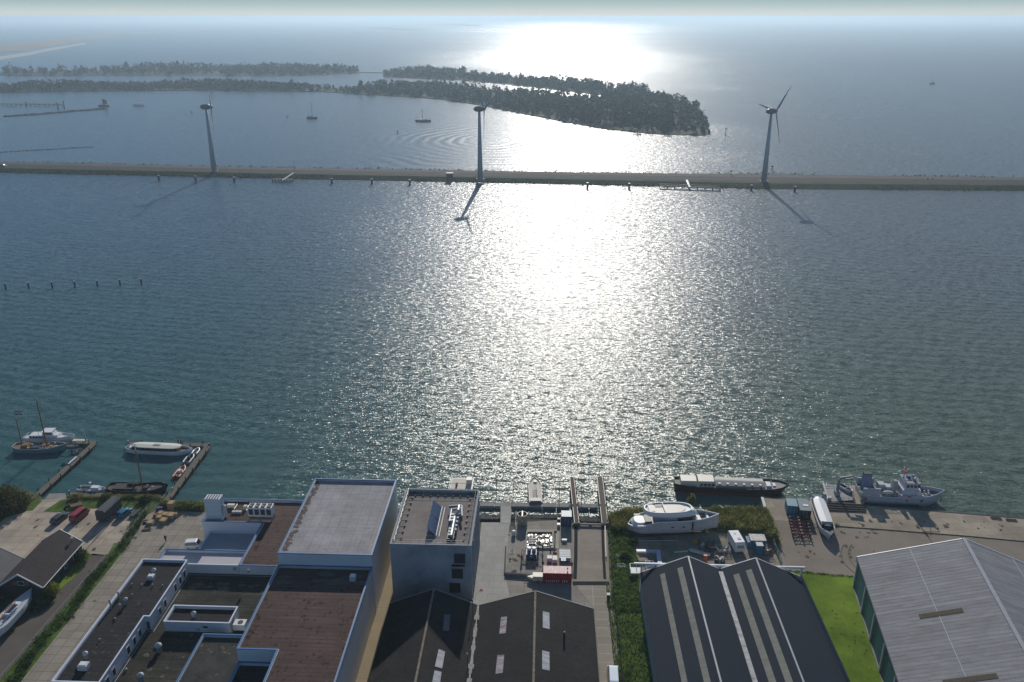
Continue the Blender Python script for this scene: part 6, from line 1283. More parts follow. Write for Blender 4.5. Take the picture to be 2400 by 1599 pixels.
MB().tube((0, 0, 1.3), (0, 0, 1.5), .1).build('head', M_red, t)
def crate(k, x, y, wx, wy, h, m, label, name='crate', cat='crate', grid=None, rz=0):
    t = T(name, label, cat, P(k, x, y), rz); MB().box(-wx / 2, wx / 2, -wy / 2, wy / 2, .12, h).build('body', m, t); b = MB()
    for s_ in (-.4, .4): b.box(s_ * wx - .06, s_ * wx + .06, -wy / 2, wy / 2, 0, .12)
    b.build('skid', M_dark, t)
    if grid:
        g_ = MB(); nx, ny = grid
        for i in range(nx + 1): xx = -wx / 2 + wx * i / nx; g_.box(xx - .04, xx + .04, -wy / 2 - .03, wy / 2 + .03, h, h + .07)
        for i in range(ny + 1): yy = -wy / 2 + wy * i / ny; g_.box(-wx / 2 - .03, wx / 2 + .03, yy - .04, yy + .04, h + .072, h + .12)
        g_.build('lid_frame', M_grey, t)
    return t
crate('g', 805, 1085, 1.05, 1.1, 1.0, M_white, 'white slatted tank left of two in front of the dark clothed person', 'tank', 'tank', (1, 3)); crate('g', 898, 1095, 1.0, 1.5, .95, M_white, 'white slatted tank right of two in front of the brown crates', 'tank', 'tank', (1, 4))
crate('g', 882, 965, .45, .5, .6, M_rust, 'small brown crate above the white tanks, left one'); crate('g', 918, 960, .4, .5, .55, mat('red_brown', (.25, .08, .06), .7), 'small red brown crate above the white tanks, right one')
crate('g', 1075, 1020, 2.3, 3.1, .9, mat('pale_blue_grey', (.36, .44, .50), .5, .08), 'pale blue grey flat tank with a gridded lid', 'flat_tank', 'tank', (3, 4)); p = P('g', 1050, 1062, LAND + 1.05); t = T('lid_panel', 'small blue square panel lying on the pale gridded tank', 'panel', p); MB().box(-.52, .52, -.55, .55, 0, .08).build('plate', M_blue, t); MB().tube((-.1, 0, .08), (.1, 0, .08), .04).build('handle', M_lgrey, t)
crate('g', 1065, 745, 1.1, .55, .55, M_offw, 'low white box on the slabs below the blue container shadow', 'box', 'box'); crate('g', 965, 480, .7, .7, .7, M_white, 'small white tank left of the blue container', 'tank', 'tank'); crate('g', 968, 400, .7, .7, .9, M_dark, 'small dark cabinet left of the blue container', 'cabinet', 'cabinet')
# containers
def container(loc, rz, label, m, mr, L_=2.9, W=2.43, H=2.6, name='shipping_container', doors=True):
    """long side along local y; doors at -y"""
    t = T(name, label, 'container', loc, rz); b = MB(); n = int(L_ / .3)
    pr = []
    for i in range(n): y = -L_ / 2 + L_ * i / n; o = 0 if i % 2 else .04; pr += [(o, y + .03), (o, y + L_ / n - .03)]
    lft = [(-W / 2 + o, y) for o, y in pr]; rgt = [(W / 2 - o, y) for o, y in pr][::-1]; b.prism(lft[::-1] + rgt[::-1], .15, H - .08); b.build('body', m, t)
    MB().box(-W / 2, W / 2, -L_ / 2, L_ / 2, H - .08, H).build('roof', mr, t); f = MB()
    for x in (-W / 2, W / 2 - .1):
        for y in (-L_ / 2 - .03, L_ / 2 - .07): f.box(x - .02, x + .12, y, y + .1, .02, H + .02)
    f.box(-W / 2, W / 2, -L_ / 2 - .02, L_ / 2 + .02, .02, .15); f.build('frame', m, t)
    if doors:
        for s_ in (-1, 1): d_ = MB().box(min(0.02 * s_, s_ * (W / 2 - .12)), max(.02 * s_, s_ * (W / 2 - .12)), -L_ / 2 - .045, -L_ / 2 - .005, .2, H - .12).build('door', m, t); MB().tube((s_ * .35, -L_ / 2 - .07, .25), (s_ * .35, -L_ / 2 - .07, H - .2), .025).build('lock_bar', M_lgrey, d_)
    return t
M_cb, M_cbr = mat('container_navy', (.02, .06, .13), .5, .2, 1), mat('container_roof_grey', (.30, .38, .44), .5, .15, 1)
p = P('g', 1100, 490); container(p + Vector((0, 1.25, 0)), 0, 'dark blue container with grey roof standing by the slipway arm', M_cb, M_cbr, 2.5, 2.35, 2.75)
# red cabin
pa, pe = P('g', 695, 1478), P('g', 1182, 1485); t = T('site_cabin', 'red container cabin with a faded pink roof', 'cabin', ((pa.x + pe.x) / 2, pa.y + 1.2, LAND)); W = (pe.x - pa.x); b = MB(); M_redc = mat('container_red', (.38, .012, .02), .45, .12, 1)
n = 20; fr = []; 
for i in range(n): x = -W / 2 + W * i / n; o = 0 if i % 2 else .04; fr += [(x + .03, -1.2 + o), (x + W / n - .03, -1.2 + o)]
b.prism(fr + [(W / 2, 1.2), (-W / 2, 1.2)], .12, 2.5); b.build('body', M_redc, t); MB().box(-W / 2, W / 2, -1.22, 1.22, 2.5, 2.6).build('roof', mat('faded_red_roof', (.50, .22, .22), .55, .3, 1.2, col2=(.6, .4, .4), stretch=(3, .5, 1)), t)
b = MB()
for i in range(11):
    if i != 7: b.box(-W / 2 + .55 + i * .42, -W / 2 + .72 + i * .42, -1.25, -1.2, .35, .85)
b.build('vent_slots', M_white, t); MB().box(-W / 2 + .9, -W / 2 + 2.3, -1.22, -1.2, 1.85, 1.93).build('marking', mat('faint_white', (.5, .25, .25)), t)
for y in (-.7, .55): MB().tube((W / 2 - .75, y, 2.6), (W / 2 - .75, y, 2.8), .12).build('roof_socket', M_dark, t)
f = MB()
for x in (-W / 2, W / 2):
    for y in (-1.2, 1.2): f.box(x - .08, x + .08, y - .06, y + .06, 0, 2.64)
f.build('frame', M_redc, t)
# cream trailer
p = P('g', 605, 1460); t = T('box_trailer', 'cream box trailer with a pointed nose left of the red cabin', 'trailer', p + Vector((0, .6, 0))); b = MB(); b.prism([(-1.1, -.75), (1.05, -.75), (1.05, .75), (-1.1, .75)], .35, 1.5); b.build('body', M_offw, t); MB().prism([(-2.2, -.05), (-1.1, -.6), (-1.1, .6), (-2.2, .1)], .4, 1.0).build('nose', M_offw, t); wheels(t, (.1,), .8, .3, .15); MB().tube((-2.2, 0, .45), (-3.0, -.1, .4), .05).build('drawbar', M_dark, t)
for k, a, e, lb, h, w_ in (('g', (20, 1335), (690, 1385), 'low dark wall running left from the red cabin', .6, .35), ('g', (42, 850), (20, 1315), 'thin low kerb wall on the left of the test yard', .35, .25)):
    A, B = P(k, *a), P(k, *e); t = T('low_wall', lb, 'wall', A); d = B - A; MB().bar((0, 0, h), (d.x, d.y, h), w_, h).build('wall', M_conc, t); MB().bar((0, 0, h + .05), (d.x, d.y, h + .05), w_ + .06, .048).build('coping', mat('dark_coping', (.10, .10, .10), .9, .2), t)
t = T('manhole_cover', 'round rusty manhole cover on the pale slabs near the cube', 'manhole', P('4', 972, 1192, Z3)); MB().tube((0, 0, -.02), (0, 0, .03), .42, n=18).build('lid', M_rust, t); MB().tube((0, 0, -.02), (0, 0, .02), .5, n=18).build('rim', M_grey, t)
# poles in the water in front of the dock
wg = 'thin poles standing in the glittering water'; src = None
for i, (x, y0, y1) in enumerate(((962, 375, 150), (1112, 380, 110), (1265, 380, 130), (1400, 380, 200), (1540, 385, 170), (1690, 385, 150), (1890, 400, 200), (2055, 160, 130), (2245, 300, 230))):
    p = P('4', x, y0 - 60, 0); h = max(2, HT(p, '4', y1 + 40)); t = T('mooring_pole', 'thin mooring pole off the floating dock, number %d' % (i + 1), 'pole', p, 0, wg); t['label'] = ['thin pole next to the concrete cube in the water', 'thin pole above the concrete walkway', 'thin pole left of the cream workboat', 'thin pole at the left side of the cream workboat', 'thin pole right of the cream workboat', 'thin pole halfway between workboat and left slipway arm', 'thin pole between the two slipway arms', 'short pole at the outer end of the right slipway arm', 'thin pole right of the slipway arms'][i]
    MB().tube((0, 0, -1), (0, 0, h), .09, .07, 6).build('pile', M_pile, t); MB().tube((0, 0, h), (0, 0, h + .15), .12, .08, 6).build('cap', M_lgrey, t)

# ================================================================== RIGHT: REEDS, YARD
g = random.Random(21)
reedp = PS('6', [(120, 590), (140, 540), (350, 480), (600, 470), (1050, 462), (1120, 505), (1290, 470), (1600, 465), (1860, 475), (1900, 560), (1990, 780), (1985, 840), (1900, 740), (1480, 700), (1340, 650), (1100, 560), (600, 560), (360, 640), (330, 700), (200, 720)])
b = MB(); b.blades([(x, y, LAND - .3) for x, y in scatter(reedp, 15000, g)], 1.9, .075, .28)
for x, y in scatter(reedp, 420, g): b.leaves((x, y, LAND + g.uniform(.4, 1.2)), (.9, .9, .7), 26, .16, int(x * 9))
tag(b.build('reed_bed', M_reed), 'tall green and rust coloured reed bed behind the unfinished yacht hull', None, None, 'stuff')
greenp = PS('6', [(135, 620), (330, 660), (345, 800), (420, 960), (460, 1150), (455, 1568), (190, 1568), (165, 1000)])
greenp2 = [Vector((13.6, 100, 0)), Vector((19.8, 100, 0)), Vector((19.8, 60, 0)), Vector((13.6, 60, 0))]
mat_weed = leafmat('weed_leaves', (.07, .15, .03), (.18, .26, .06), .7)
b = MB()
for x, y in scatter(greenp, 900, g): b.leaves((x, y, LAND + .25), (.7, .7, g.uniform(.2, .6)), 30, .14, int(x * 17 + y))
for x, y in scatter([Vector((14.2, 118, 0)), Vector((16.5, 118, 0)), Vector((16.5, 100, 0)), Vector((14.2, 100, 0))], 160, g): b.leaves((x, y, LAND + .25), (.7, .7, .4), 30, .14, int(x * 17 + y))
tag(b.build('undergrowth', leafmat('weed_leaves', (.07, .15, .03), (.18, .26, .06), .7)), 'green weeds along the dark fence beside the navy sheds', None, None, 'stuff')
sheet_obj('grass', [Vector(q) for q in ((13.4, 60, 0), (20.3, 60, 0), (20.3, 138, 0), (16.5, 142, 0), (14.5, 136, 0), (15.6, 128, 0), (14.0, 118, 0), (13.5, 104, 0))], Z1, M_grass, 'stuff')
b = MB(); g = random.Random(44)
for i in range(5200):
    v = 84 + 58 * g.random(); u = 13.6 + g.random() ** 1.4 * 6.8; b.blades([(u, v, LAND)], g.uniform(.25, .7), .06)
for i in range(260): v = 84 + 55 * g.random(); b.leaves((g.uniform(13.8, 20), v, LAND + .15), (g.uniform(.3, 1), g.uniform(.3, 1), g.uniform(.2, .6)), 26, .12, i)
tag(b.build('rough_grass', mat_weed), kind='stuff')
for k, x, y, r, lb in (('6', 265, 1085, 1.1, 'heap of pale stones in the weeds left of the navy shed'), ('6', 235, 975, .8, 'smaller pale stone heap above the larger one in the weeds')):
    t = T('stone_heap', lb, 'stones', P(k, x, y))
    for i in range(7): a = i * .9; MB().ell((math.cos(a) * r * .6, math.sin(a) * r * .5, .25 + .1 * (i % 2)), (r * .45, r * .4, .35), 7, 4).build('stone', mat('pale_stone', (.35, .32, .28), .9, .2, 3), t)
for x, y, r, h, lb in ((300, 1000, 1.4, 1.5, 'green bush in the weeds beside the pale stone heap'), (400, 830, 1.3, 1.4, 'green bush by the stern of the unfinished yacht hull'), (230, 700, 1.5, 1.5, 'green bush left of the unfinished yacht hull'), (1910, 790, 1.6, 2.4, 'rust tinted bush at the corner fence right of the blue cabins'), (1850, 700, 1.4, 2.0, 'olive bush behind the blue cabins'), (1035, 400, 1.0, 3.2, 'taller tuft standing above the reed bed')):
    bush('6', x, y, r, h, lb, M_bush if x < 500 else M_reed, 900)
# unfinished yacht hull
pa, pe = P('h', 120, 775), P('h', 2080, 700); cc = (pa + pe) / 2; t = T('yacht_hull', 'unfinished white motor yacht hull standing on stocks before the reeds', 'yacht', (cc.x + .2, cc.y + 2.2, LAND), heading(pa, pe) - R(1)); L_ = 20.6; W = 5.4; zk = .7
def seam(name, col, w_, h_): 
    m = slabmat(name, col, w_, h_, .05, .8, msize=.05, stain=.12); mp = [n for n in m.node_tree.nodes if n.type == 'MAPPING'][0]; mp.inputs['Rotation'].default_value = (R(90), 0, 0); return m
M_hullg = seam('primed_hull_plates', (.50, .50, .50), .62, .6)
rings = []; dk = []; n = 20
for i in range(n + 1):
    s_ = i / n; x = -L_ / 2 + L_ * s_
    wd = math.sin(min(1, s_ / .16) * math.pi / 2) ** .7 * .98 + .02 if s_ < .16 else (1 if s_ < .5 else max(.03, 1 - ((s_ - .5) / .5) ** 2.6)); hw = W / 2 * wd
    zt = (1.5 + 1.9 * min(1, (s_ / .3)) ** 1.1) if s_ < .3 else 3.4 + .1 * (s_ - .3); zt = zt + zk
    rings.append([(x, hw, zt), (x, hw * 1.02, zk + 1.3), (x, hw * .92, zk + .5), (x, hw * .4, zk), (x, -hw * .4, zk), (x, -hw * .92, zk + .5), (x, -hw * 1.02, zk + 1.3), (x, -hw, zt)]); dk.append((x, hw * .93, min(zt - .55, zk + 2.75) if s_ > .25 else zt - .5))
b = MB(); b.loft(rings, closed=False); b.add(rings[0], [tuple(range(8))])
for a_, e_ in zip(rings, rings[1:]):
    for s_ in (0, 7):
        q0, q1 = a_[s_], e_[s_]; i0 = (q0[0], q0[1] * .9, q0[2]); i1 = (q1[0], q1[1] * .9, q1[2]); b.add([q0, q1, i1, i0], [(0, 1, 2, 3)]); b.add([i0, i1, (i1[0], i1[1], i1[2] - .7), (i0[0], i0[1], i0[2] - .7)], [(0, 1, 2, 3)])
b.build('hull', M_hullg, t)
d = MB(); m_ = len(dk); d.v = list(dk) + [(x, -y, z) for x, y, z in dk]; d.f = [(i, i + 1, m_ + i + 1, m_ + i) for i in range(m_ - 1)]; d.build('deck', M_lgrey, t)
g_ = MB()
for s_ in (0, 7): g_.path([Vector(r[s_]) + Vector((0, (-.12 if s_ == 0 else .12), .02)) for r in rings if r[0][2] > 0], .12, 6)
g_.build('gunwale', M_white, t)
# saloon with dark glazing
def oval(x0, x1, hw_, z, n_=24, pw=2.6):
    return [(x0 + (x1 - x0) * (.5 + .5 * math.copysign(abs(math.cos(a)) ** (2 / pw), math.cos(a))), hw_ * math.copysign(abs(math.sin(a)) ** (2 / pw), math.sin(a)), z) for a in [6.28318 * i / n_ for i in range(n_)]]
MB().loft([oval(-4.8, 5.0, 2.0, zk + 2.6), oval(-4.6, 4.4, 1.85, zk + 4.3)]).build('saloon', mat('shadow_grey_paint', (.30, .33, .38), .4, .1), t)
MB().loft([oval(-1.5, 5.06, 2.04, zk + 3.1), oval(-1.5, 4.75, 1.95, zk + 3.95)]).build('saloon_window', M_glass, t)
MB().loft([oval(-6.6, 5.2, 2.15, zk + 4.25), oval(-7.0, 4.9, 2.35, zk + 4.75), oval(-6.9, 4.3, 2.2, zk + 5.3)]).build('flybridge', M_white, t)
MB().loft([oval(-6.3, 2.6, 1.75, zk + 5.3), oval(-6.2, 2.5, 1.7, zk + 5.38)]).build('flybridge_deck', M_offw, t)
b = MB(); o1, o2 = oval(-6.9, 4.0, 2.25, zk + 5.3), oval(-6.6, 3.7, 2.05, zk + 5.3); n_ = 24
for i in range(n_): j = (i + 1) % n_; b.add([o1[i], o1[j], (o1[j][0], o1[j][1], zk + 5.62), (o1[i][0], o1[i][1], zk + 5.62), o2[i], o2[j], (o2[j][0], o2[j][1], zk + 5.62), (o2[i][0], o2[i][1], zk + 5.62)], [(0, 1, 2, 3), (3, 2, 6, 7), (7, 6, 5, 4)])
b.build('coaming', M_white, t)
MB().box(-4.2, -2.6, .5, 1.7, zk + 5.39, zk + 5.45).build('open_hatch', mat('shade_blue', (.04, .06, .12), .5), t); MB().box(-2.5, -2.35, -1.9, 1.9, zk + 5.38, zk + 5.75).build('windbreak', M_white, t); MB().box(-5.9, -4.6, -1.4, 1.2, zk + 5.38, zk + 5.62).build('sunbed', M_offw, t)
for x0, x1, y0, y1 in ((6.0, 7.3, .1, 1.2), (6.2, 7.4, -1.3, -.3), (8.1, 9.1, -.35, .35)): MB().box(x0, x1, y0, y1, zk + 2.7, zk + 2.95).build('deck_hatch', M_glass, t)
MB().box(5.2, 6.0, -1.9, 1.9, zk + 2.7, zk + 3.0).build('seat_base', M_white, t); MB().box(7.4, 7.9, -1.2, 1.2, zk + 2.7, zk + 3.1).build('bow_seat', M_white, t)
MB().loft([oval(-9.6, -6.3, 1.7, zk + 1.9, 16), oval(-9.0, -6.3, 1.5, zk + 2.7, 16)]).build('aft_deck', M_white, t); MB().box(-6.6, -5.1, -1.4, 1.4, zk + 2.6, zk + 2.9).build('aft_well', M_dark, t)
for s_ in (-1, 1): MB().box(-8.6, -7.2, s_ * 2.35 - .12, s_ * 2.35 + .12, zk + 2.35, zk + 2.5).build('side_slot', M_white, t)
MB().box(3.6, 3.9, -2.78, -2.3, zk + 1.2, zk + 3.2).build('boarding_gap', M_black, t)
for x in (-1.1, 1.4): MB().box(x, x + .7, -2.79, -2.68, zk + 2.0, zk + 2.2).build('hull_window', M_black, t)
for x in (-7.5, -4.5, -1.5, 1.5, 4.5, 7):
    for s_ in (-1, 1): MB().tube((x, s_ * 2.2, 0), (x, s_ * 1.6, zk + .9), .08).build('stock', M_rust, t)
    MB().box(x - .4, x + .4, -.5, .5, 0, zk).build('keel_block', M_plankd, t)
A = P('6', 450, 815, 1.5); B = P('6', 880, 815, 1.5); t = T('guard_rail', 'long pale rail in front of the unfinished yacht hull', 'railing', (A.x, A.y, LAND)); d = B - A; MB().tube((0, 0, .9), (d.x, d.y, .9), .06).build('rail', M_lgrey, t)
for i in range(5): q = d * (i / 4); MB().tube((q.x, q.y, 0), (q.x, q.y, .9), .05).build('post', M_grey, t)
# caravan
pa, pe = P('6', 1522, 938), P('6', 1490, 800); hd = math.pi / 2 - R(1); p = P('6', 1580, 935); t = T('caravan', 'white caravan parked right of the scrap yard', 'caravan', p + Vector((-.5, 2.7, 0)), R(7)); b = MB(); rr = []
for x in (-1.1, -1.05, 1.05, 1.1): rr.append([(x, y * (1 if abs(x) < 1.08 else .985), z) for y, z in ((-2.7, .45), (-2.85, 1.3), (-2.5, 2.45), (-2.2, 2.6), (2.3, 2.6), (2.6, 2.4), (2.8, 1.3), (2.65, .45))])
b.loft(rr).build('body', M_white, t); MB().box(-.75, .75, -2.83, -2.66, 1.45, 2.05).build('rear_window', mat('tan_blind', (.4, .28, .2), .4), t); MB().box(-.1, .55, -1.2, -.6, 2.6, 2.68).build('roof_hatch', M_grey, t); MB().box(-.3, .1, .9, 1.2, 2.6, 2.68).build('roof_vent', M_lgrey, t); wheels(t, (0,), 1.0, .32, .2)
for ch in t.children:
    if ch.name.startswith('wheel'): ch.location = (0, -.3, 0)
def cabin(k, x, y, wx, wy, h, m, mr, label, name='cabin', cat='cabin', rz=0):
    t = T(name, label, cat, P(k, x, y), rz); MB().box(-wx / 2, wx / 2, -wy / 2, wy / 2, .1, h).build('body', m, t); MB().box(-wx / 2 - .06, wx / 2 + .06, -wy / 2 - .06, wy / 2 + .06, h, h + .1).build('roof', mr, t); MB().box(-wx * .2, wx * .2, -wy / 2 - .04, -wy / 2 - .003, .15, h * .85).build('door', m, t)
    b = MB()
    for s_ in (-.35, .35): b.box(s_ * wx - .1, s_ * wx + .1, -wy / 2, wy / 2, 0, .1)
    b.build('skid', M_dark, t); return t
M_cab = mat('cabin_blue', (.04, .17, .30), .5, .12, 1); M_rr = mat('rust_streaked_roof', (.42, .38, .34), .6, .35, 1, col2=(.5, .48, .46))
cabin('6', 1755, 850, 3.3, 2.4, 2.2, M_cab, M_rr, 'blue site cabin with a rust streaked pale roof'); cabin('6', 1778, 925, 1.35, 1.3, 2.2, M_cab, M_lgrey, 'narrow blue portable toilet in front of the blue site cabin', 'portable_toilet', 'toilet cabin'); cabin('6', 1672, 850, 1.3, 2.2, 1.7, M_lblue, M_blue, 'lower blue steel box left of the blue site cabin', 'steel_box', 'box')
def scrap(k, x, y, wx, wy, h, label, m, name, cat='machine', seed=0, m2=M_dark):
    t = T(name, label, cat, P(k, x, y), R(seed * 7 % 20 - 10)); g = random.Random(seed); b = MB()
    for i in range(4):
        for j in (0, 1): b.tube((-wx / 2 + wx * i / 3, -wy / 2 + wy * j, 0), (-wx / 2 + wx * i / 3, -wy / 2 + wy * j, h), .06)
    for zz in (.2, h * .6, h): b.path([(-wx / 2, -wy / 2, zz), (wx / 2, -wy / 2, zz), (wx / 2, wy / 2, zz), (-wx / 2, wy / 2, zz), (-wx / 2, -wy / 2, zz)], .05)
    b.build('frame', m, t)
    for i in range(5): cx, cy_ = g.uniform(-wx * .3, wx * .3), g.uniform(-wy * .3, wy * .3); s_ = g.uniform(.2, .5); MB().box(cx - s_, cx + s_, cy_ - s_ * .6, cy_ + s_ * .6, .1, h * g.uniform(.4, .9), g.uniform(0, 3)).build('component', m2 if i % 2 else M_lgrey, t)
    return t
scrap('6', 1205, 870, 3.2, 3.2, 1.3, 'dark rack of steel frames below the yacht hull', M_dark, 'steel_rack', 'rack', 1); scrap('6', 1385, 905, 2.8, 1.8, 1.0, 'grey engine block with fittings right of the dark rack', M_grey, 'engine', 'engine', 2); scrap('6', 1345, 1010, 2.0, 2.0, 1.4, 'dark cage with white edge right of the orange cabinet', M_black, 'steel_cage', 'cage', 3); scrap('6', 1875, 930, 2.0, 1.8, 1.0, 'rusty winch machine right of the portable toilet', M_rust, 'winch', 'machine', 4)
t = T('cabinet', 'orange metal cabinet below the long white beam', 'cabinet', P('6', 1188, 1015)); MB().box(-.4, .4, -.3, .3, .05, 1.5).build('body', M_orange, t); MB().box(-.36, .36, -.33, -.3, .15, 1.4).build('door', M_orange, t); MB().tube((.25, -.36, .7), (.25, -.36, .9), .03).build('handle', M_dark, t)
A, B = P('6', 1005, 885, 1.7), P('6', 1245, 945, 1.7); t = T('roof_beam', 'long pale steel beam lying right of the green trestles', 'beam', (A.x, A.y, LAND)); d = B - A; MB().bar((0, 0, .55), (d.x, d.y, .55), .8, .3).build('profile', M_lgrey, t); MB().box(-.1, .3, -.4, .2, 0, .24).build('block', M_plankd, t); MB().box(d.x - .3, d.x + .1, d.y - .3, d.y + .3, 0, .24).build('block', M_plankd, t)
for x, y, lb in ((830, 945, 'green steel trestle, left one of the pair'), (1005, 938, 'green steel trestle, right one of the pair')):
    t = T('trestle', lb, 'trestle', P('6', x, y), 0, 'green trestles'); 
    for s_ in (-1, 1): MB().tube((s_ * .45, -.5, 0), (0, -.3, 1.3), .07).build('leg', M_green, t); MB().tube((s_ * .45, .9, 0), (0, .7, 1.3), .07).build('leg', M_green, t)
    MB().tube((0, -.5, 1.3), (0, .9, 1.3), .09).build('top_bar', M_green, t)
A, B = P('6', 845, 925, 1.8), P('6', 1000, 912, 1.8); t = T('pipe', 'grey pipe laid between the two green trestles', 'pipe', (A.x, A.y, LAND + .78)); d = B - A; MB().tube((0, 0, 0), (d.x, d.y, 0), .14).build('tube', M_lgrey, t); MB().tube((-.06, 0, 0), (.05, 0, 0), .2).build('flange', M_green, t)
t = T('rope_heap', 'heap of yellow ropes and nets below the yacht bow', 'ropes', P('6', 1082, 815)); b = MB(); g = random.Random(8)
for i in range(18): a = g.uniform(0, 6.28); q = g.uniform(0, .9); b.path([(math.cos(a) * q + .4 * math.cos(u), math.sin(a) * q + .3 * math.sin(u), .1 + .3 * g.random()) for u in (0, 1.2, 2.4, 3.6, 5)], .06, 5)
b.build('rope', mat('yellow_rope', (.45, .33, .06), .8, .2, 4), t)
for i in range(3): MB().ell((g.uniform(-.6, .6), g.uniform(-.5, .5), .3), (.25, .25, .2), 7, 4).build('float', mat('yellow_float', (.5, .35, .05), .6), t)
# white and blue davit arm
A = P('6', 430, 918, 2.2); t = T('davit', 'white and blue folding davit arm left of the navy shed gable', 'crane', (A.x, A.y, LAND)); B = P('6', 670, 918, 2.2) - A; Cc = P('6', 690, 1060, 2.2) - A
MB().bar((0, 0, 1.5), (B.x * .45, B.y * .45, 1.5), .8, .5).build('jib', M_white, t); MB().bar((B.x * .45, B.y * .45, 1.45), (B.x, B.y, 1.45), .7, .45).build('inner_jib', mat('pale_blue_steel', (.28, .38, .52), .4, .1), t); MB().bar((B.x, B.y + .3, 1.4), (Cc.x, Cc.y, 1.4), .9, .5).build('boom', mat('pale_blue_steel', (.28, .38, .52), .4, .1), t)
MB().box(Cc.x - .6, Cc.x + .6, Cc.y - .6, Cc.y + .6, 0, .89).build('base', M_grey, t); MB().box(B.x - .2, B.x + .2, B.y - .2, B.y + .2, 0, .99).build('rest', M_grey, t); MB().tube((B.x * .5, B.y * .5 - .5, .5), (Cc.x - .8, Cc.y, .5), .08).build('hydraulic_hose', M_dark, t)
scrap('6', 575, 1090, 1.6, 1.4, 1.3, 'white framed unit under the davit boom behind the shed', M_white, 'frame_unit', 'machine', 5, M_lgrey)
A = P('6', 365, 1140, 2.6); t = T('platform', 'white railed platform at the left corner of the navy shed', 'platform', (A.x, A.y, LAND)); MB().box(0, 2.3, -.2, 1.8, 1.2, 1.35).build('deck', M_lgrey, t); b = MB()
b.path([(0, -.2, 2.3), (0, 1.8, 2.3), (1.4, 1.8, 2.3)], .06); 
for q in ((0, -.2), (0, 1.8), (1.4, 1.8)): b.tube((q[0], q[1], 1.3), (q[0], q[1], 2.3), .06)
b.build('railing', M_white, t); 
for q in ((.1, -.1), (2.2, -.1), (.1, 1.7), (2.2, 1.7)): MB().tube((q[0], q[1], 0), (q[0], q[1], 1.2), .07).build('leg', M_lgrey, t)
fence([P('6', 1835, 560), P('6', 1920, 770), P('6', 1960, 900), P('6', 2060, 1110)], 1.6, 'tall wire fence between reeds and the quay road', 2.0, M_lgrey, wires=4, r=.05)
A, B = P('6', 1818, 312, 1.7), P('6', 1872, 500, 1.7); t = T('retaining_wall', 'pale concrete retaining wall where the reeds meet the quay', 'wall', (A.x, A.y, 0)); d = B - A; MB().bar((0, 0, 1.7), (d.x, d.y, 1.7), .5, 2.5).build('wall', M_conc, t); MB().bar((0, 0, 1.8), (d.x, d.y, 1.8), .6, .098).build('coping', M_lgrey, t)

# ================================================================== RIGHT: SHIPS AND QUAY
pa, pe = P('6', 880, 265, 0), P('6', 2010, 315, 0); pa.z = pe.z = 0; L_ = (pe - pa).length * 1.06; hd = heading(pa, pe); cc = (pa + pe) / 2 + Vector((.3, 2.3, 0)); t = T('cargo_barge', 'long black and red cargo barge with white deckhouse moored at the reeds', 'barge', cc, hd)
boat(t, L_, 4.9, 1.9, mat('black_red_hull', (.05, .028, .03), .5, .3, 1.5), mat('barge_deck', (.20, .19, .18), .7, .2), M_dark, fine=.13, stern=.65, sheer=.25, draft=.4, deck=.3)
MB().loft([[(x, y, z) for x, y in ((-L_ / 2 + .5, -2.5), (L_ / 2 - 2, -2.5), (L_ / 2 - 2, -2.47), (-L_ / 2 + .5, -2.47))] for z in (.0, .55)]).build('red_band', mat('red_oxide', (.18, .035, .025), .6, .3, 1), t)
house(-L_ * .45, -L_ * .29, 1.75, 1.5, 3.1, .12).build('wheelhouse', M_offw, t); house(-L_ * .29, -L_ * .13, 1.95, 1.5, 3.3, .1).build('deckhouse', M_offw, t)
for i in range(4): MB().box(-L_ * .27 + i * .95, -L_ * .27 + .6 + i * .95, -2.0, -1.88, 2.2, 2.7).build('deckhouse_window', M_glass, t)
b = MB(); rr = []
for x in (-L_ * .125, L_ * .33): rr.append([(x, -1.8, 1.6), (x, -1.75, 2.35), (x, 0, 2.75), (x, 1.75, 2.35), (x, 1.8, 1.6)])
b.loft(rr).build('hatch_cover', mat('hatch_grey', (.27, .26, .27), .5, .12, 1), t); MB().box(-L_ * .12, L_ * .325, .35, 1.7, 2.5, 2.75).build('tarpaulin_strip', mat('cream_tarp', (.5, .48, .42), .6, .1), t)
for i in range(6): MB().box(-L_ * .1 + i * L_ * .075, -L_ * .1 + .6 + i * L_ * .075, -1.5, -.9, 2.42, 2.72).build('skylight', M_offw, t)
house(L_ * .345, L_ * .40, 1.3, 1.6, 2.4, .1).build('fore_cabin', M_white, t); MB().box(L_ * .41, L_ * .435, -.7, .7, 1.7, 2.3).build('windlass', M_white, t); MB().tube((L_ * .39, 0, 2.2), (L_ * .39, 0, 3.4), .07).build('fore_mast', M_white, t)
# quay containers
c1 = P('a', 235, 640); container(c1 + Vector((0, 2.5, 0)), R(-7), 'steel blue container, left one of two side by side on the quay', M_lblue, mat('teal_roof', (.10, .24, .30), .5, .15), 3.2, 2.4, 2.5)
c2 = P('a', 350, 680); container(c2 + Vector((.1, 3.2, 0)), R(-7), 'dark grey container, right one of two side by side on the quay', mat('container_dark', (.025, .05, .06), .5, .15), mat('container_dark_roof', (.10, .15, .18), .5, .15), 5.2, 2.5, 2.6)
p = P('a', 345, 530, LAND + 2.62); t = T('roof_board', 'white board lying on the dark grey quay container', 'board', p, R(-7)); MB().box(-.6, .6, -.4, .4, 0, .06).build('sheet', M_white, t); MB().box(-.62, -.56, -.4, .4, .0, .1).build('edge', M_lgrey, t)
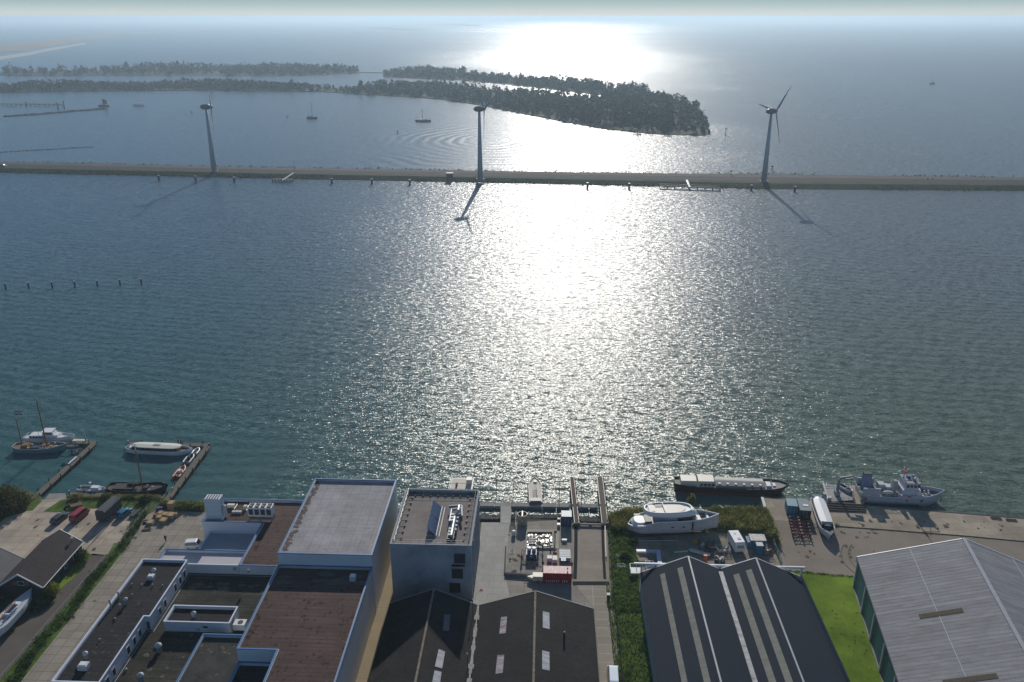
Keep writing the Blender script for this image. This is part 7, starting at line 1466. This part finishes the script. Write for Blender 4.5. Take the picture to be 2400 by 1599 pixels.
# red trestles
M_mar = mat('maroon_paint', (.16, .015, .03), .5, .2); src = None; rgp = 'stacked red boat trestles on the quay'
ords = ['first row from the containers', 'second row', 'third row', 'fourth row', 'fifth row', 'nearest row to the camera']
for r_ in range(6):
    for c_ in range(2):
        p = P('a', 232 + c_ * 78 + r_ * 7, 680 + r_ * 30); lb = 'red steel boat trestle, ' + ords[r_] + (', left side' if c_ == 0 else ', right side')
        if src is None:
            t = src = T('boat_trestle', lb, 'trestle', p, R(-6), rgp)
            for zz in (.55, 1.1): MB().tube((-1, 0, zz), (1, 0, zz), .09).build('cross_bar', M_mar, t)
            for x in (-.95, .95): MB().tube((x, -.35, 0), (x, -.05, 1.25), .08).build('leg', M_mar, t); MB().tube((x, .35, 0), (x, .05, 1.25), .08).build('leg', M_mar, t); MB().box(x - .2, x + .2, -.1, .1, 1.25, 1.33).build('pad', mat('worn_pad', (.25, .18, .18), .7), t)
            b = MB().tube((-.95, 0, .2), (0, 0, 1.1), .06).tube((.95, 0, .2), (0, 0, 1.1), .06); b.build('brace', M_mar, t)
        else: dup(src, p, R(-6) + rnd.uniform(-.1, .1), lb)
# tour boat ashore
pa, pe = P('a', 440, 455, LAND + 1.5), P('a', 562, 800, LAND + 1.5); cc = (pa + pe) / 2; L_ = (pa - pe).length * .98; t = T('tour_boat', 'white roofed tour boat standing ashore on the quay, blue cloth at its far end', 'tour boat', (cc.x, cc.y, LAND + .55), heading(pa, pe)); tourboat(t, L_, 3.3, True)
MB().box(-L_ * .49, -L_ * .42, -1.1, 1.1, 1.1, 1.9).build('blue_cover', M_blue, t); MB().box(L_ * .3, L_ * .37, -1.2, 1.2, 1.2, 2.26).build('windscreen', M_glass, t)
MB().path([(L_ * .42, -1.2, 1.5), (L_ * .53, 0, 1.7), (L_ * .42, 1.2, 1.5)], .06).build('bow_rail', M_white, t)
for x in (-6, -3, 0, 3, 6): MB().box(x - .3, x + .3, -1.1, 1.1, -.55, -.15).build('keel_block', M_plankd, t)
# pontoon with crane
def pl(k, x, y, z, o): return P(k, x, y, z) - Vector(o)
A = P('a', 640, 470, 1.0); A.z = 0; t = T('work_pontoon', 'grey work pontoon with rails and crane lying left of the patrol ship', 'pontoon', A); q = [pl('a', x, y, 1.2, (A.x, A.y, 0)) for x, y in ((500, 335), (735, 345), (790, 480), (545, 495))]; b = MB(); b.prism([(v.x, v.y) for v in q][::-1], -.3, 1.2); b.build('hull', mat('pontoon_steel', (.22, .22, .22), .6, .3, 1), t); b = MB()
for a_, e_ in zip(q, q[1:] + q[:1]):
    for j in range(5): v = a_.lerp(e_, j / 5); b.tube((v.x, v.y, 1.2), (v.x, v.y, 2.1), .04, n=5)
    for zz in (1.65, 2.1): b.tube((a_.x, a_.y, zz), (e_.x, e_.y, zz), .04, n=5)
b.build('railing', M_lgrey, t); MB().box(-3.3, -2.6, .5, 1.6, 1.2, 1.9).build('winch', M_grey, t); MB().box(-2.8, -1.9, -1.2, -.4, 1.2, 2.0).build('locker', M_lgrey, t)
v = pl('a', 632, 432, 1.2, (A.x, A.y, 0)); cr = MB().tube((v.x, v.y, 1.2), (v.x, v.y, 5.6), .42, .3, 12).build('crane_column', mat('crane_blue_grey', (.16, .19, .22), .5, .2), t); b = MB(); b.bar((v.x, v.y, 6.1), (v.x + 3.0, v.y + .3, 6.5), .4, .5).bar((v.x + 1.6, v.y + .2, 5.6), (v.x + 3.3, v.y + .3, 5.9), .35, .35); b.build('crane_jib', mat('crane_blue_grey', (.16, .19, .22)), t); MB().tube((v.x + 3.2, v.y + .3, 5.9), (v.x + 3.2, v.y + .3, 3.9), .06).build('hook_cable', M_dark, t)
MB().box(v.x - .6, v.x + .6, v.y - .6, v.y + .6, 1.2, 2.4).build('crane_base', M_grey, t)
dinghy('a', 712, 428, 3.6, 1.7, R(-60), 'light grey inflatable boat lying on the work pontoon', M_lgrey, M_dark, 'inflatable_boat', None, True).location.z = 1.25
A = P('a', 815, 470, LAND); t = T('quay_block', 'concrete block pier between work pontoon and patrol ship', 'pier', (A.x, A.y, 0)); q = [pl('a', x, y, 1.4, (A.x, A.y, 0)) for x, y in ((740, 345), (850, 350), (885, 520), (800, 515))]; b = MB(); b.prism([(v.x, v.y) for v in q][::-1], -1, 1.4); b.build('block', M_quay, t); MB().bar(q[0] + Vector((0, 0, .12)), q[3] + Vector((0, 0, .12)), .25, .11).build('edge_beam', M_plankd, t)
A = P('a', 545, 520, LAND); t = T('quay_steps', 'dark rails and timber fenders along the quay below the pontoon', 'fender', A)
for i in range(4): a_, e_ = pl('a', 540, 512 + i * 22, LAND, A), pl('a', 900, 532 + i * 20, LAND, A); MB().bar(a_ + Vector((0, 0, .3)), e_ + Vector((0, 0, .3)), .28, .29).build('timber', M_plankd, t)
# patrol ship
M_ship = mat('ship_grey_blue', (.40, .43, .49), .45, .08, .8); M_shipw = mat('ship_white', (.52, .55, .62), .45, .06, .8)
pa, pe = P('a', 895, 528, 0), P('a', 1440, 560, 0); t = T('patrol_ship', 'grey white patrol ship with red marks, moored bow right at the quay', 'ship', (0, 0, 0), 0); hd = heading(P('a', 900, 520, 0), P('a', 1560, 545, 0)); L_ = 18.8; 
cc = P('a', 1225, 545, 0) + Vector((0, 2.9, 0)); t.location = cc; t.rotation_euler = (0, 0, hd)
boat(t, L_, 5.6, 2.5, M_ship, mat('ship_deck', (.12, .13, .15), .7, .2), M_shipw, fine=.30, stern=.9, sheer=.22, draft=.4, deck=.8, rake=.07)
MB().loft([[(x, y, z) for x, y in ((-L_ / 2 + .2, -2.83), (L_ * .22, -2.83), (L_ * .22, -2.79), (-L_ / 2 + .2, -2.79))] for z in (.05, .7)]).build('boot_topping', mat('navy_band', (.03, .06, .12), .5, .2), t)
MB().box(-L_ / 2 + .1, L_ * .2, -2.6, 2.6, 2.1, 2.55).build('main_deck', mat('ship_deck', (.12, .13, .15)), t)
for s_ in (-1, 1): MB().box(-L_ / 2 + .1, -L_ * .28, min(s_ * 2.3, s_ * 2.7), max(s_ * 2.3, s_ * 2.7), 2.4, 4.6).build('aft_bulwark', M_ship, t); MB().box(-L_ * .06, L_ * .27, min(s_ * 2.2, s_ * 2.72), max(s_ * 2.2, s_ * 2.72), 2.4, 3.1).build('side_bulwark', M_ship, t)
b = MB(); b.loft([[(x, y, z) for x, y in ((-L_ * .0, -2.3), (L_ * .25 - k, -2.3), (L_ * .27 - k, 0), (L_ * .25 - k, 2.3), (0, 2.3))] for z, k in ((2.5, 0), (4.2, .5))]); b.build('deckhouse', M_shipw, t)
b = MB(); b.loft([[(x, y, z) for x, y in ((.5, -2.1 + q), (L_ * .2 - k, -2.1 + q), (L_ * .22 - k, 0), (L_ * .2 - k, 2.1 - q), (.5, 2.1 - q))] for z, k, q in ((4.2, 0, 0), (6.0, .4, .15))]); wh = b.build('wheelhouse', M_shipw, t)
for i in range(4): MB().box(.8 + i * .85, 1.4 + i * .85, -2.09, -1.95, 4.9, 5.6).build('bridge_window', M_glass, wh)
MB().loft([[(x, y, z) for x, y in ((.3, -2.2), (L_ * .21, -2.2), (L_ * .23, 0), (L_ * .21, 2.2), (.3, 2.2))] for z in (6.0, 6.12)]).build('monkey_deck', mat('ship_top', (.25, .26, .3), .6, .3, 2), t); b = MB()
pts = [(.3, -2.2, 6.9), (L_ * .21, -2.2, 6.9), (L_ * .23, 0, 6.9), (L_ * .21, 2.2, 6.9), (.3, 2.2, 6.9)]; b.path(pts, .07)
for p_ in pts: b.tube(p_, (p_[0], p_[1], 6.1), .05)
b.build('bridge_rail', M_dark, t); mm = MB().tube((.6, 0, 6.1), (.6, 0, 10.6), .14, .07).build('signal_mast', M_grey, t); MB().tube((.6, -1.0, 8.9), (.6, 1.0, 8.9), .06).build('yard', M_grey, mm); MB().box(.3, .9, -.9, .9, 8.2, 8.35).build('radar', M_red, mm); MB().ell((-.2, .8, 7.5), (.35, .35, .35), 10, 6).build('radar_dome', M_white, t); MB().tube((3.4, .6, 6.2), (1.4, 1.6, 9.4), .06).build('whip_antenna', M_lgrey, t)
for x, y, s_ in ((2.0, .7, .4), (2.9, -.5, .35), (3.2, 1.0, .3)): MB().box(x - s_, x + s_, y - s_, y + s_, 6.12, 6.7).build('deck_box', M_lblue if s_ == .4 else M_grey, t)
MB().loft([[(x, y, z) for x, y in ((-L_ * .46 + k, .2 + k), (-L_ * .34 - k, .2 + k), (-L_ * .34 - k, 2.0 - k), (-L_ * .46 + k, 2.0 - k))] for z, k in ((2.5, 0), (6.6, .25))]).build('funnel', mat('funnel_blue', (.14, .18, .30), .5, .1), t); MB().box(-L_ * .45, -L_ * .35, .5, 1.7, 6.6, 6.8).build('funnel_top', M_black, t)
MB().box(-L_ * .25, -L_ * .17, .3, 2.0, 2.5, 4.1).build('deck_locker', M_lgrey, t); MB().box(-L_ * .16, -L_ * .04, .1, 1.7, 2.5, 3.6).build('engine_casing', M_shipw, t); MB().loft([[(-1.9 + k, -.8 + k, z), (-.4 - k, -.8 + k, z), (-.4 - k, .9 - k, z), (-1.9 + k, .9 - k, z)] for z, k in ((3.2, 0), (5.6, .35))]).build('exhaust_casing', M_grey, t)
d_ = MB(); d_.ell((-3.0, -1.5, 3.1), (1.5, .6, .35), 12, 6); d_.build('tender', M_lgrey, t, True); b = MB()
for x in (-6, -4.9, -3.8, -2.7, -1.6): b.tube((x, -2.6, 2.5), (x, -2.6, 3.6), .05)
for zz in (2.9, 3.3, 3.6): b.tube((-6, -2.6, zz), (-1.3, -2.6, zz), .04)
b.build('railing', M_lgrey, t); MB().ell((-L_ / 2 - .1, -1.7, 2.6), (.55, .4, .8), 10, 6).build('white_fender', M_offw, t, True); MB().ell((-L_ / 2 - .1, -.4, 3.2), (.4, .4, .6), 10, 6).build('white_fender', M_offw, t, True)
MB().tube((L_ * .2, -2.34, 3.6), (L_ * .2, -2.5, 3.6), .62, n=16).build('life_ring', M_offw, t); MB().box(1.1, 2.0, -2.80, -2.725, 2.55, 2.95).build('red_emblem', M_red, t); MB().box(-L_ / 2 + .5, -L_ / 2 + 1.2, -2.80, -2.73, 1.5, 2.0).build('red_emblem', M_red, t); MB().box(4.3, 4.9, -2.76, -2.70, 1.5, 2.0).build('hull_port', M_black, t); MB().box(1.0, 1.3, -2.8, -2.74, 1.5, 1.9).build('hull_port', M_black, t)
for x, y in ((6.2, .3), (6.9, -.5), (7.2, .5), (6.0, -1.0)): MB().tube((x, y, 2.2), (x, y, 2.9), .25, .2).build('deck_winch', M_lgrey, t)
MB().tube((L_ * .53, -.5, 1.9), (L_ * .535, -.6, .7), .1).build('anchor', M_dark, t)
for x, y, lb in ((2090, 652, 'left one of two dark fender frames on the quay edge at the right'), (2230, 668, 'right one of two dark fender frames on the quay edge at the right')):
    t = T('fender_frame', lb, 'fender', P('a', x, y), R(-8)); MB().path([(-1, -.3, .15), (1.2, -.3, .15), (1.2, .3, .15), (-1, .3, .15), (-1, -.3, .15)], .1).build('frame', M_dark, t); MB().box(-.9, 1.1, -.2, .2, 0, .06).build('plank', M_plankd, t)
# loose cracks, tyre marks and weeds at the quay joint
b = MB(); g = random.Random(31)
for f in range(200):
    a_, e_ = P('a', 620, 722), P('a', 2352, 862); q = a_.lerp(e_, g.random() ** 1.5); b.leaves((q.x, q.y + g.uniform(-.15, .15), LAND + .05), (.3, .15, .1), 4, .08, f)
q = P('a', 625, 716); b.leaves((q.x, q.y, LAND + .2), (1, .5, .3), 60, .15, 3)
tag(b.build('joint_weeds', M_bush), kind='stuff')
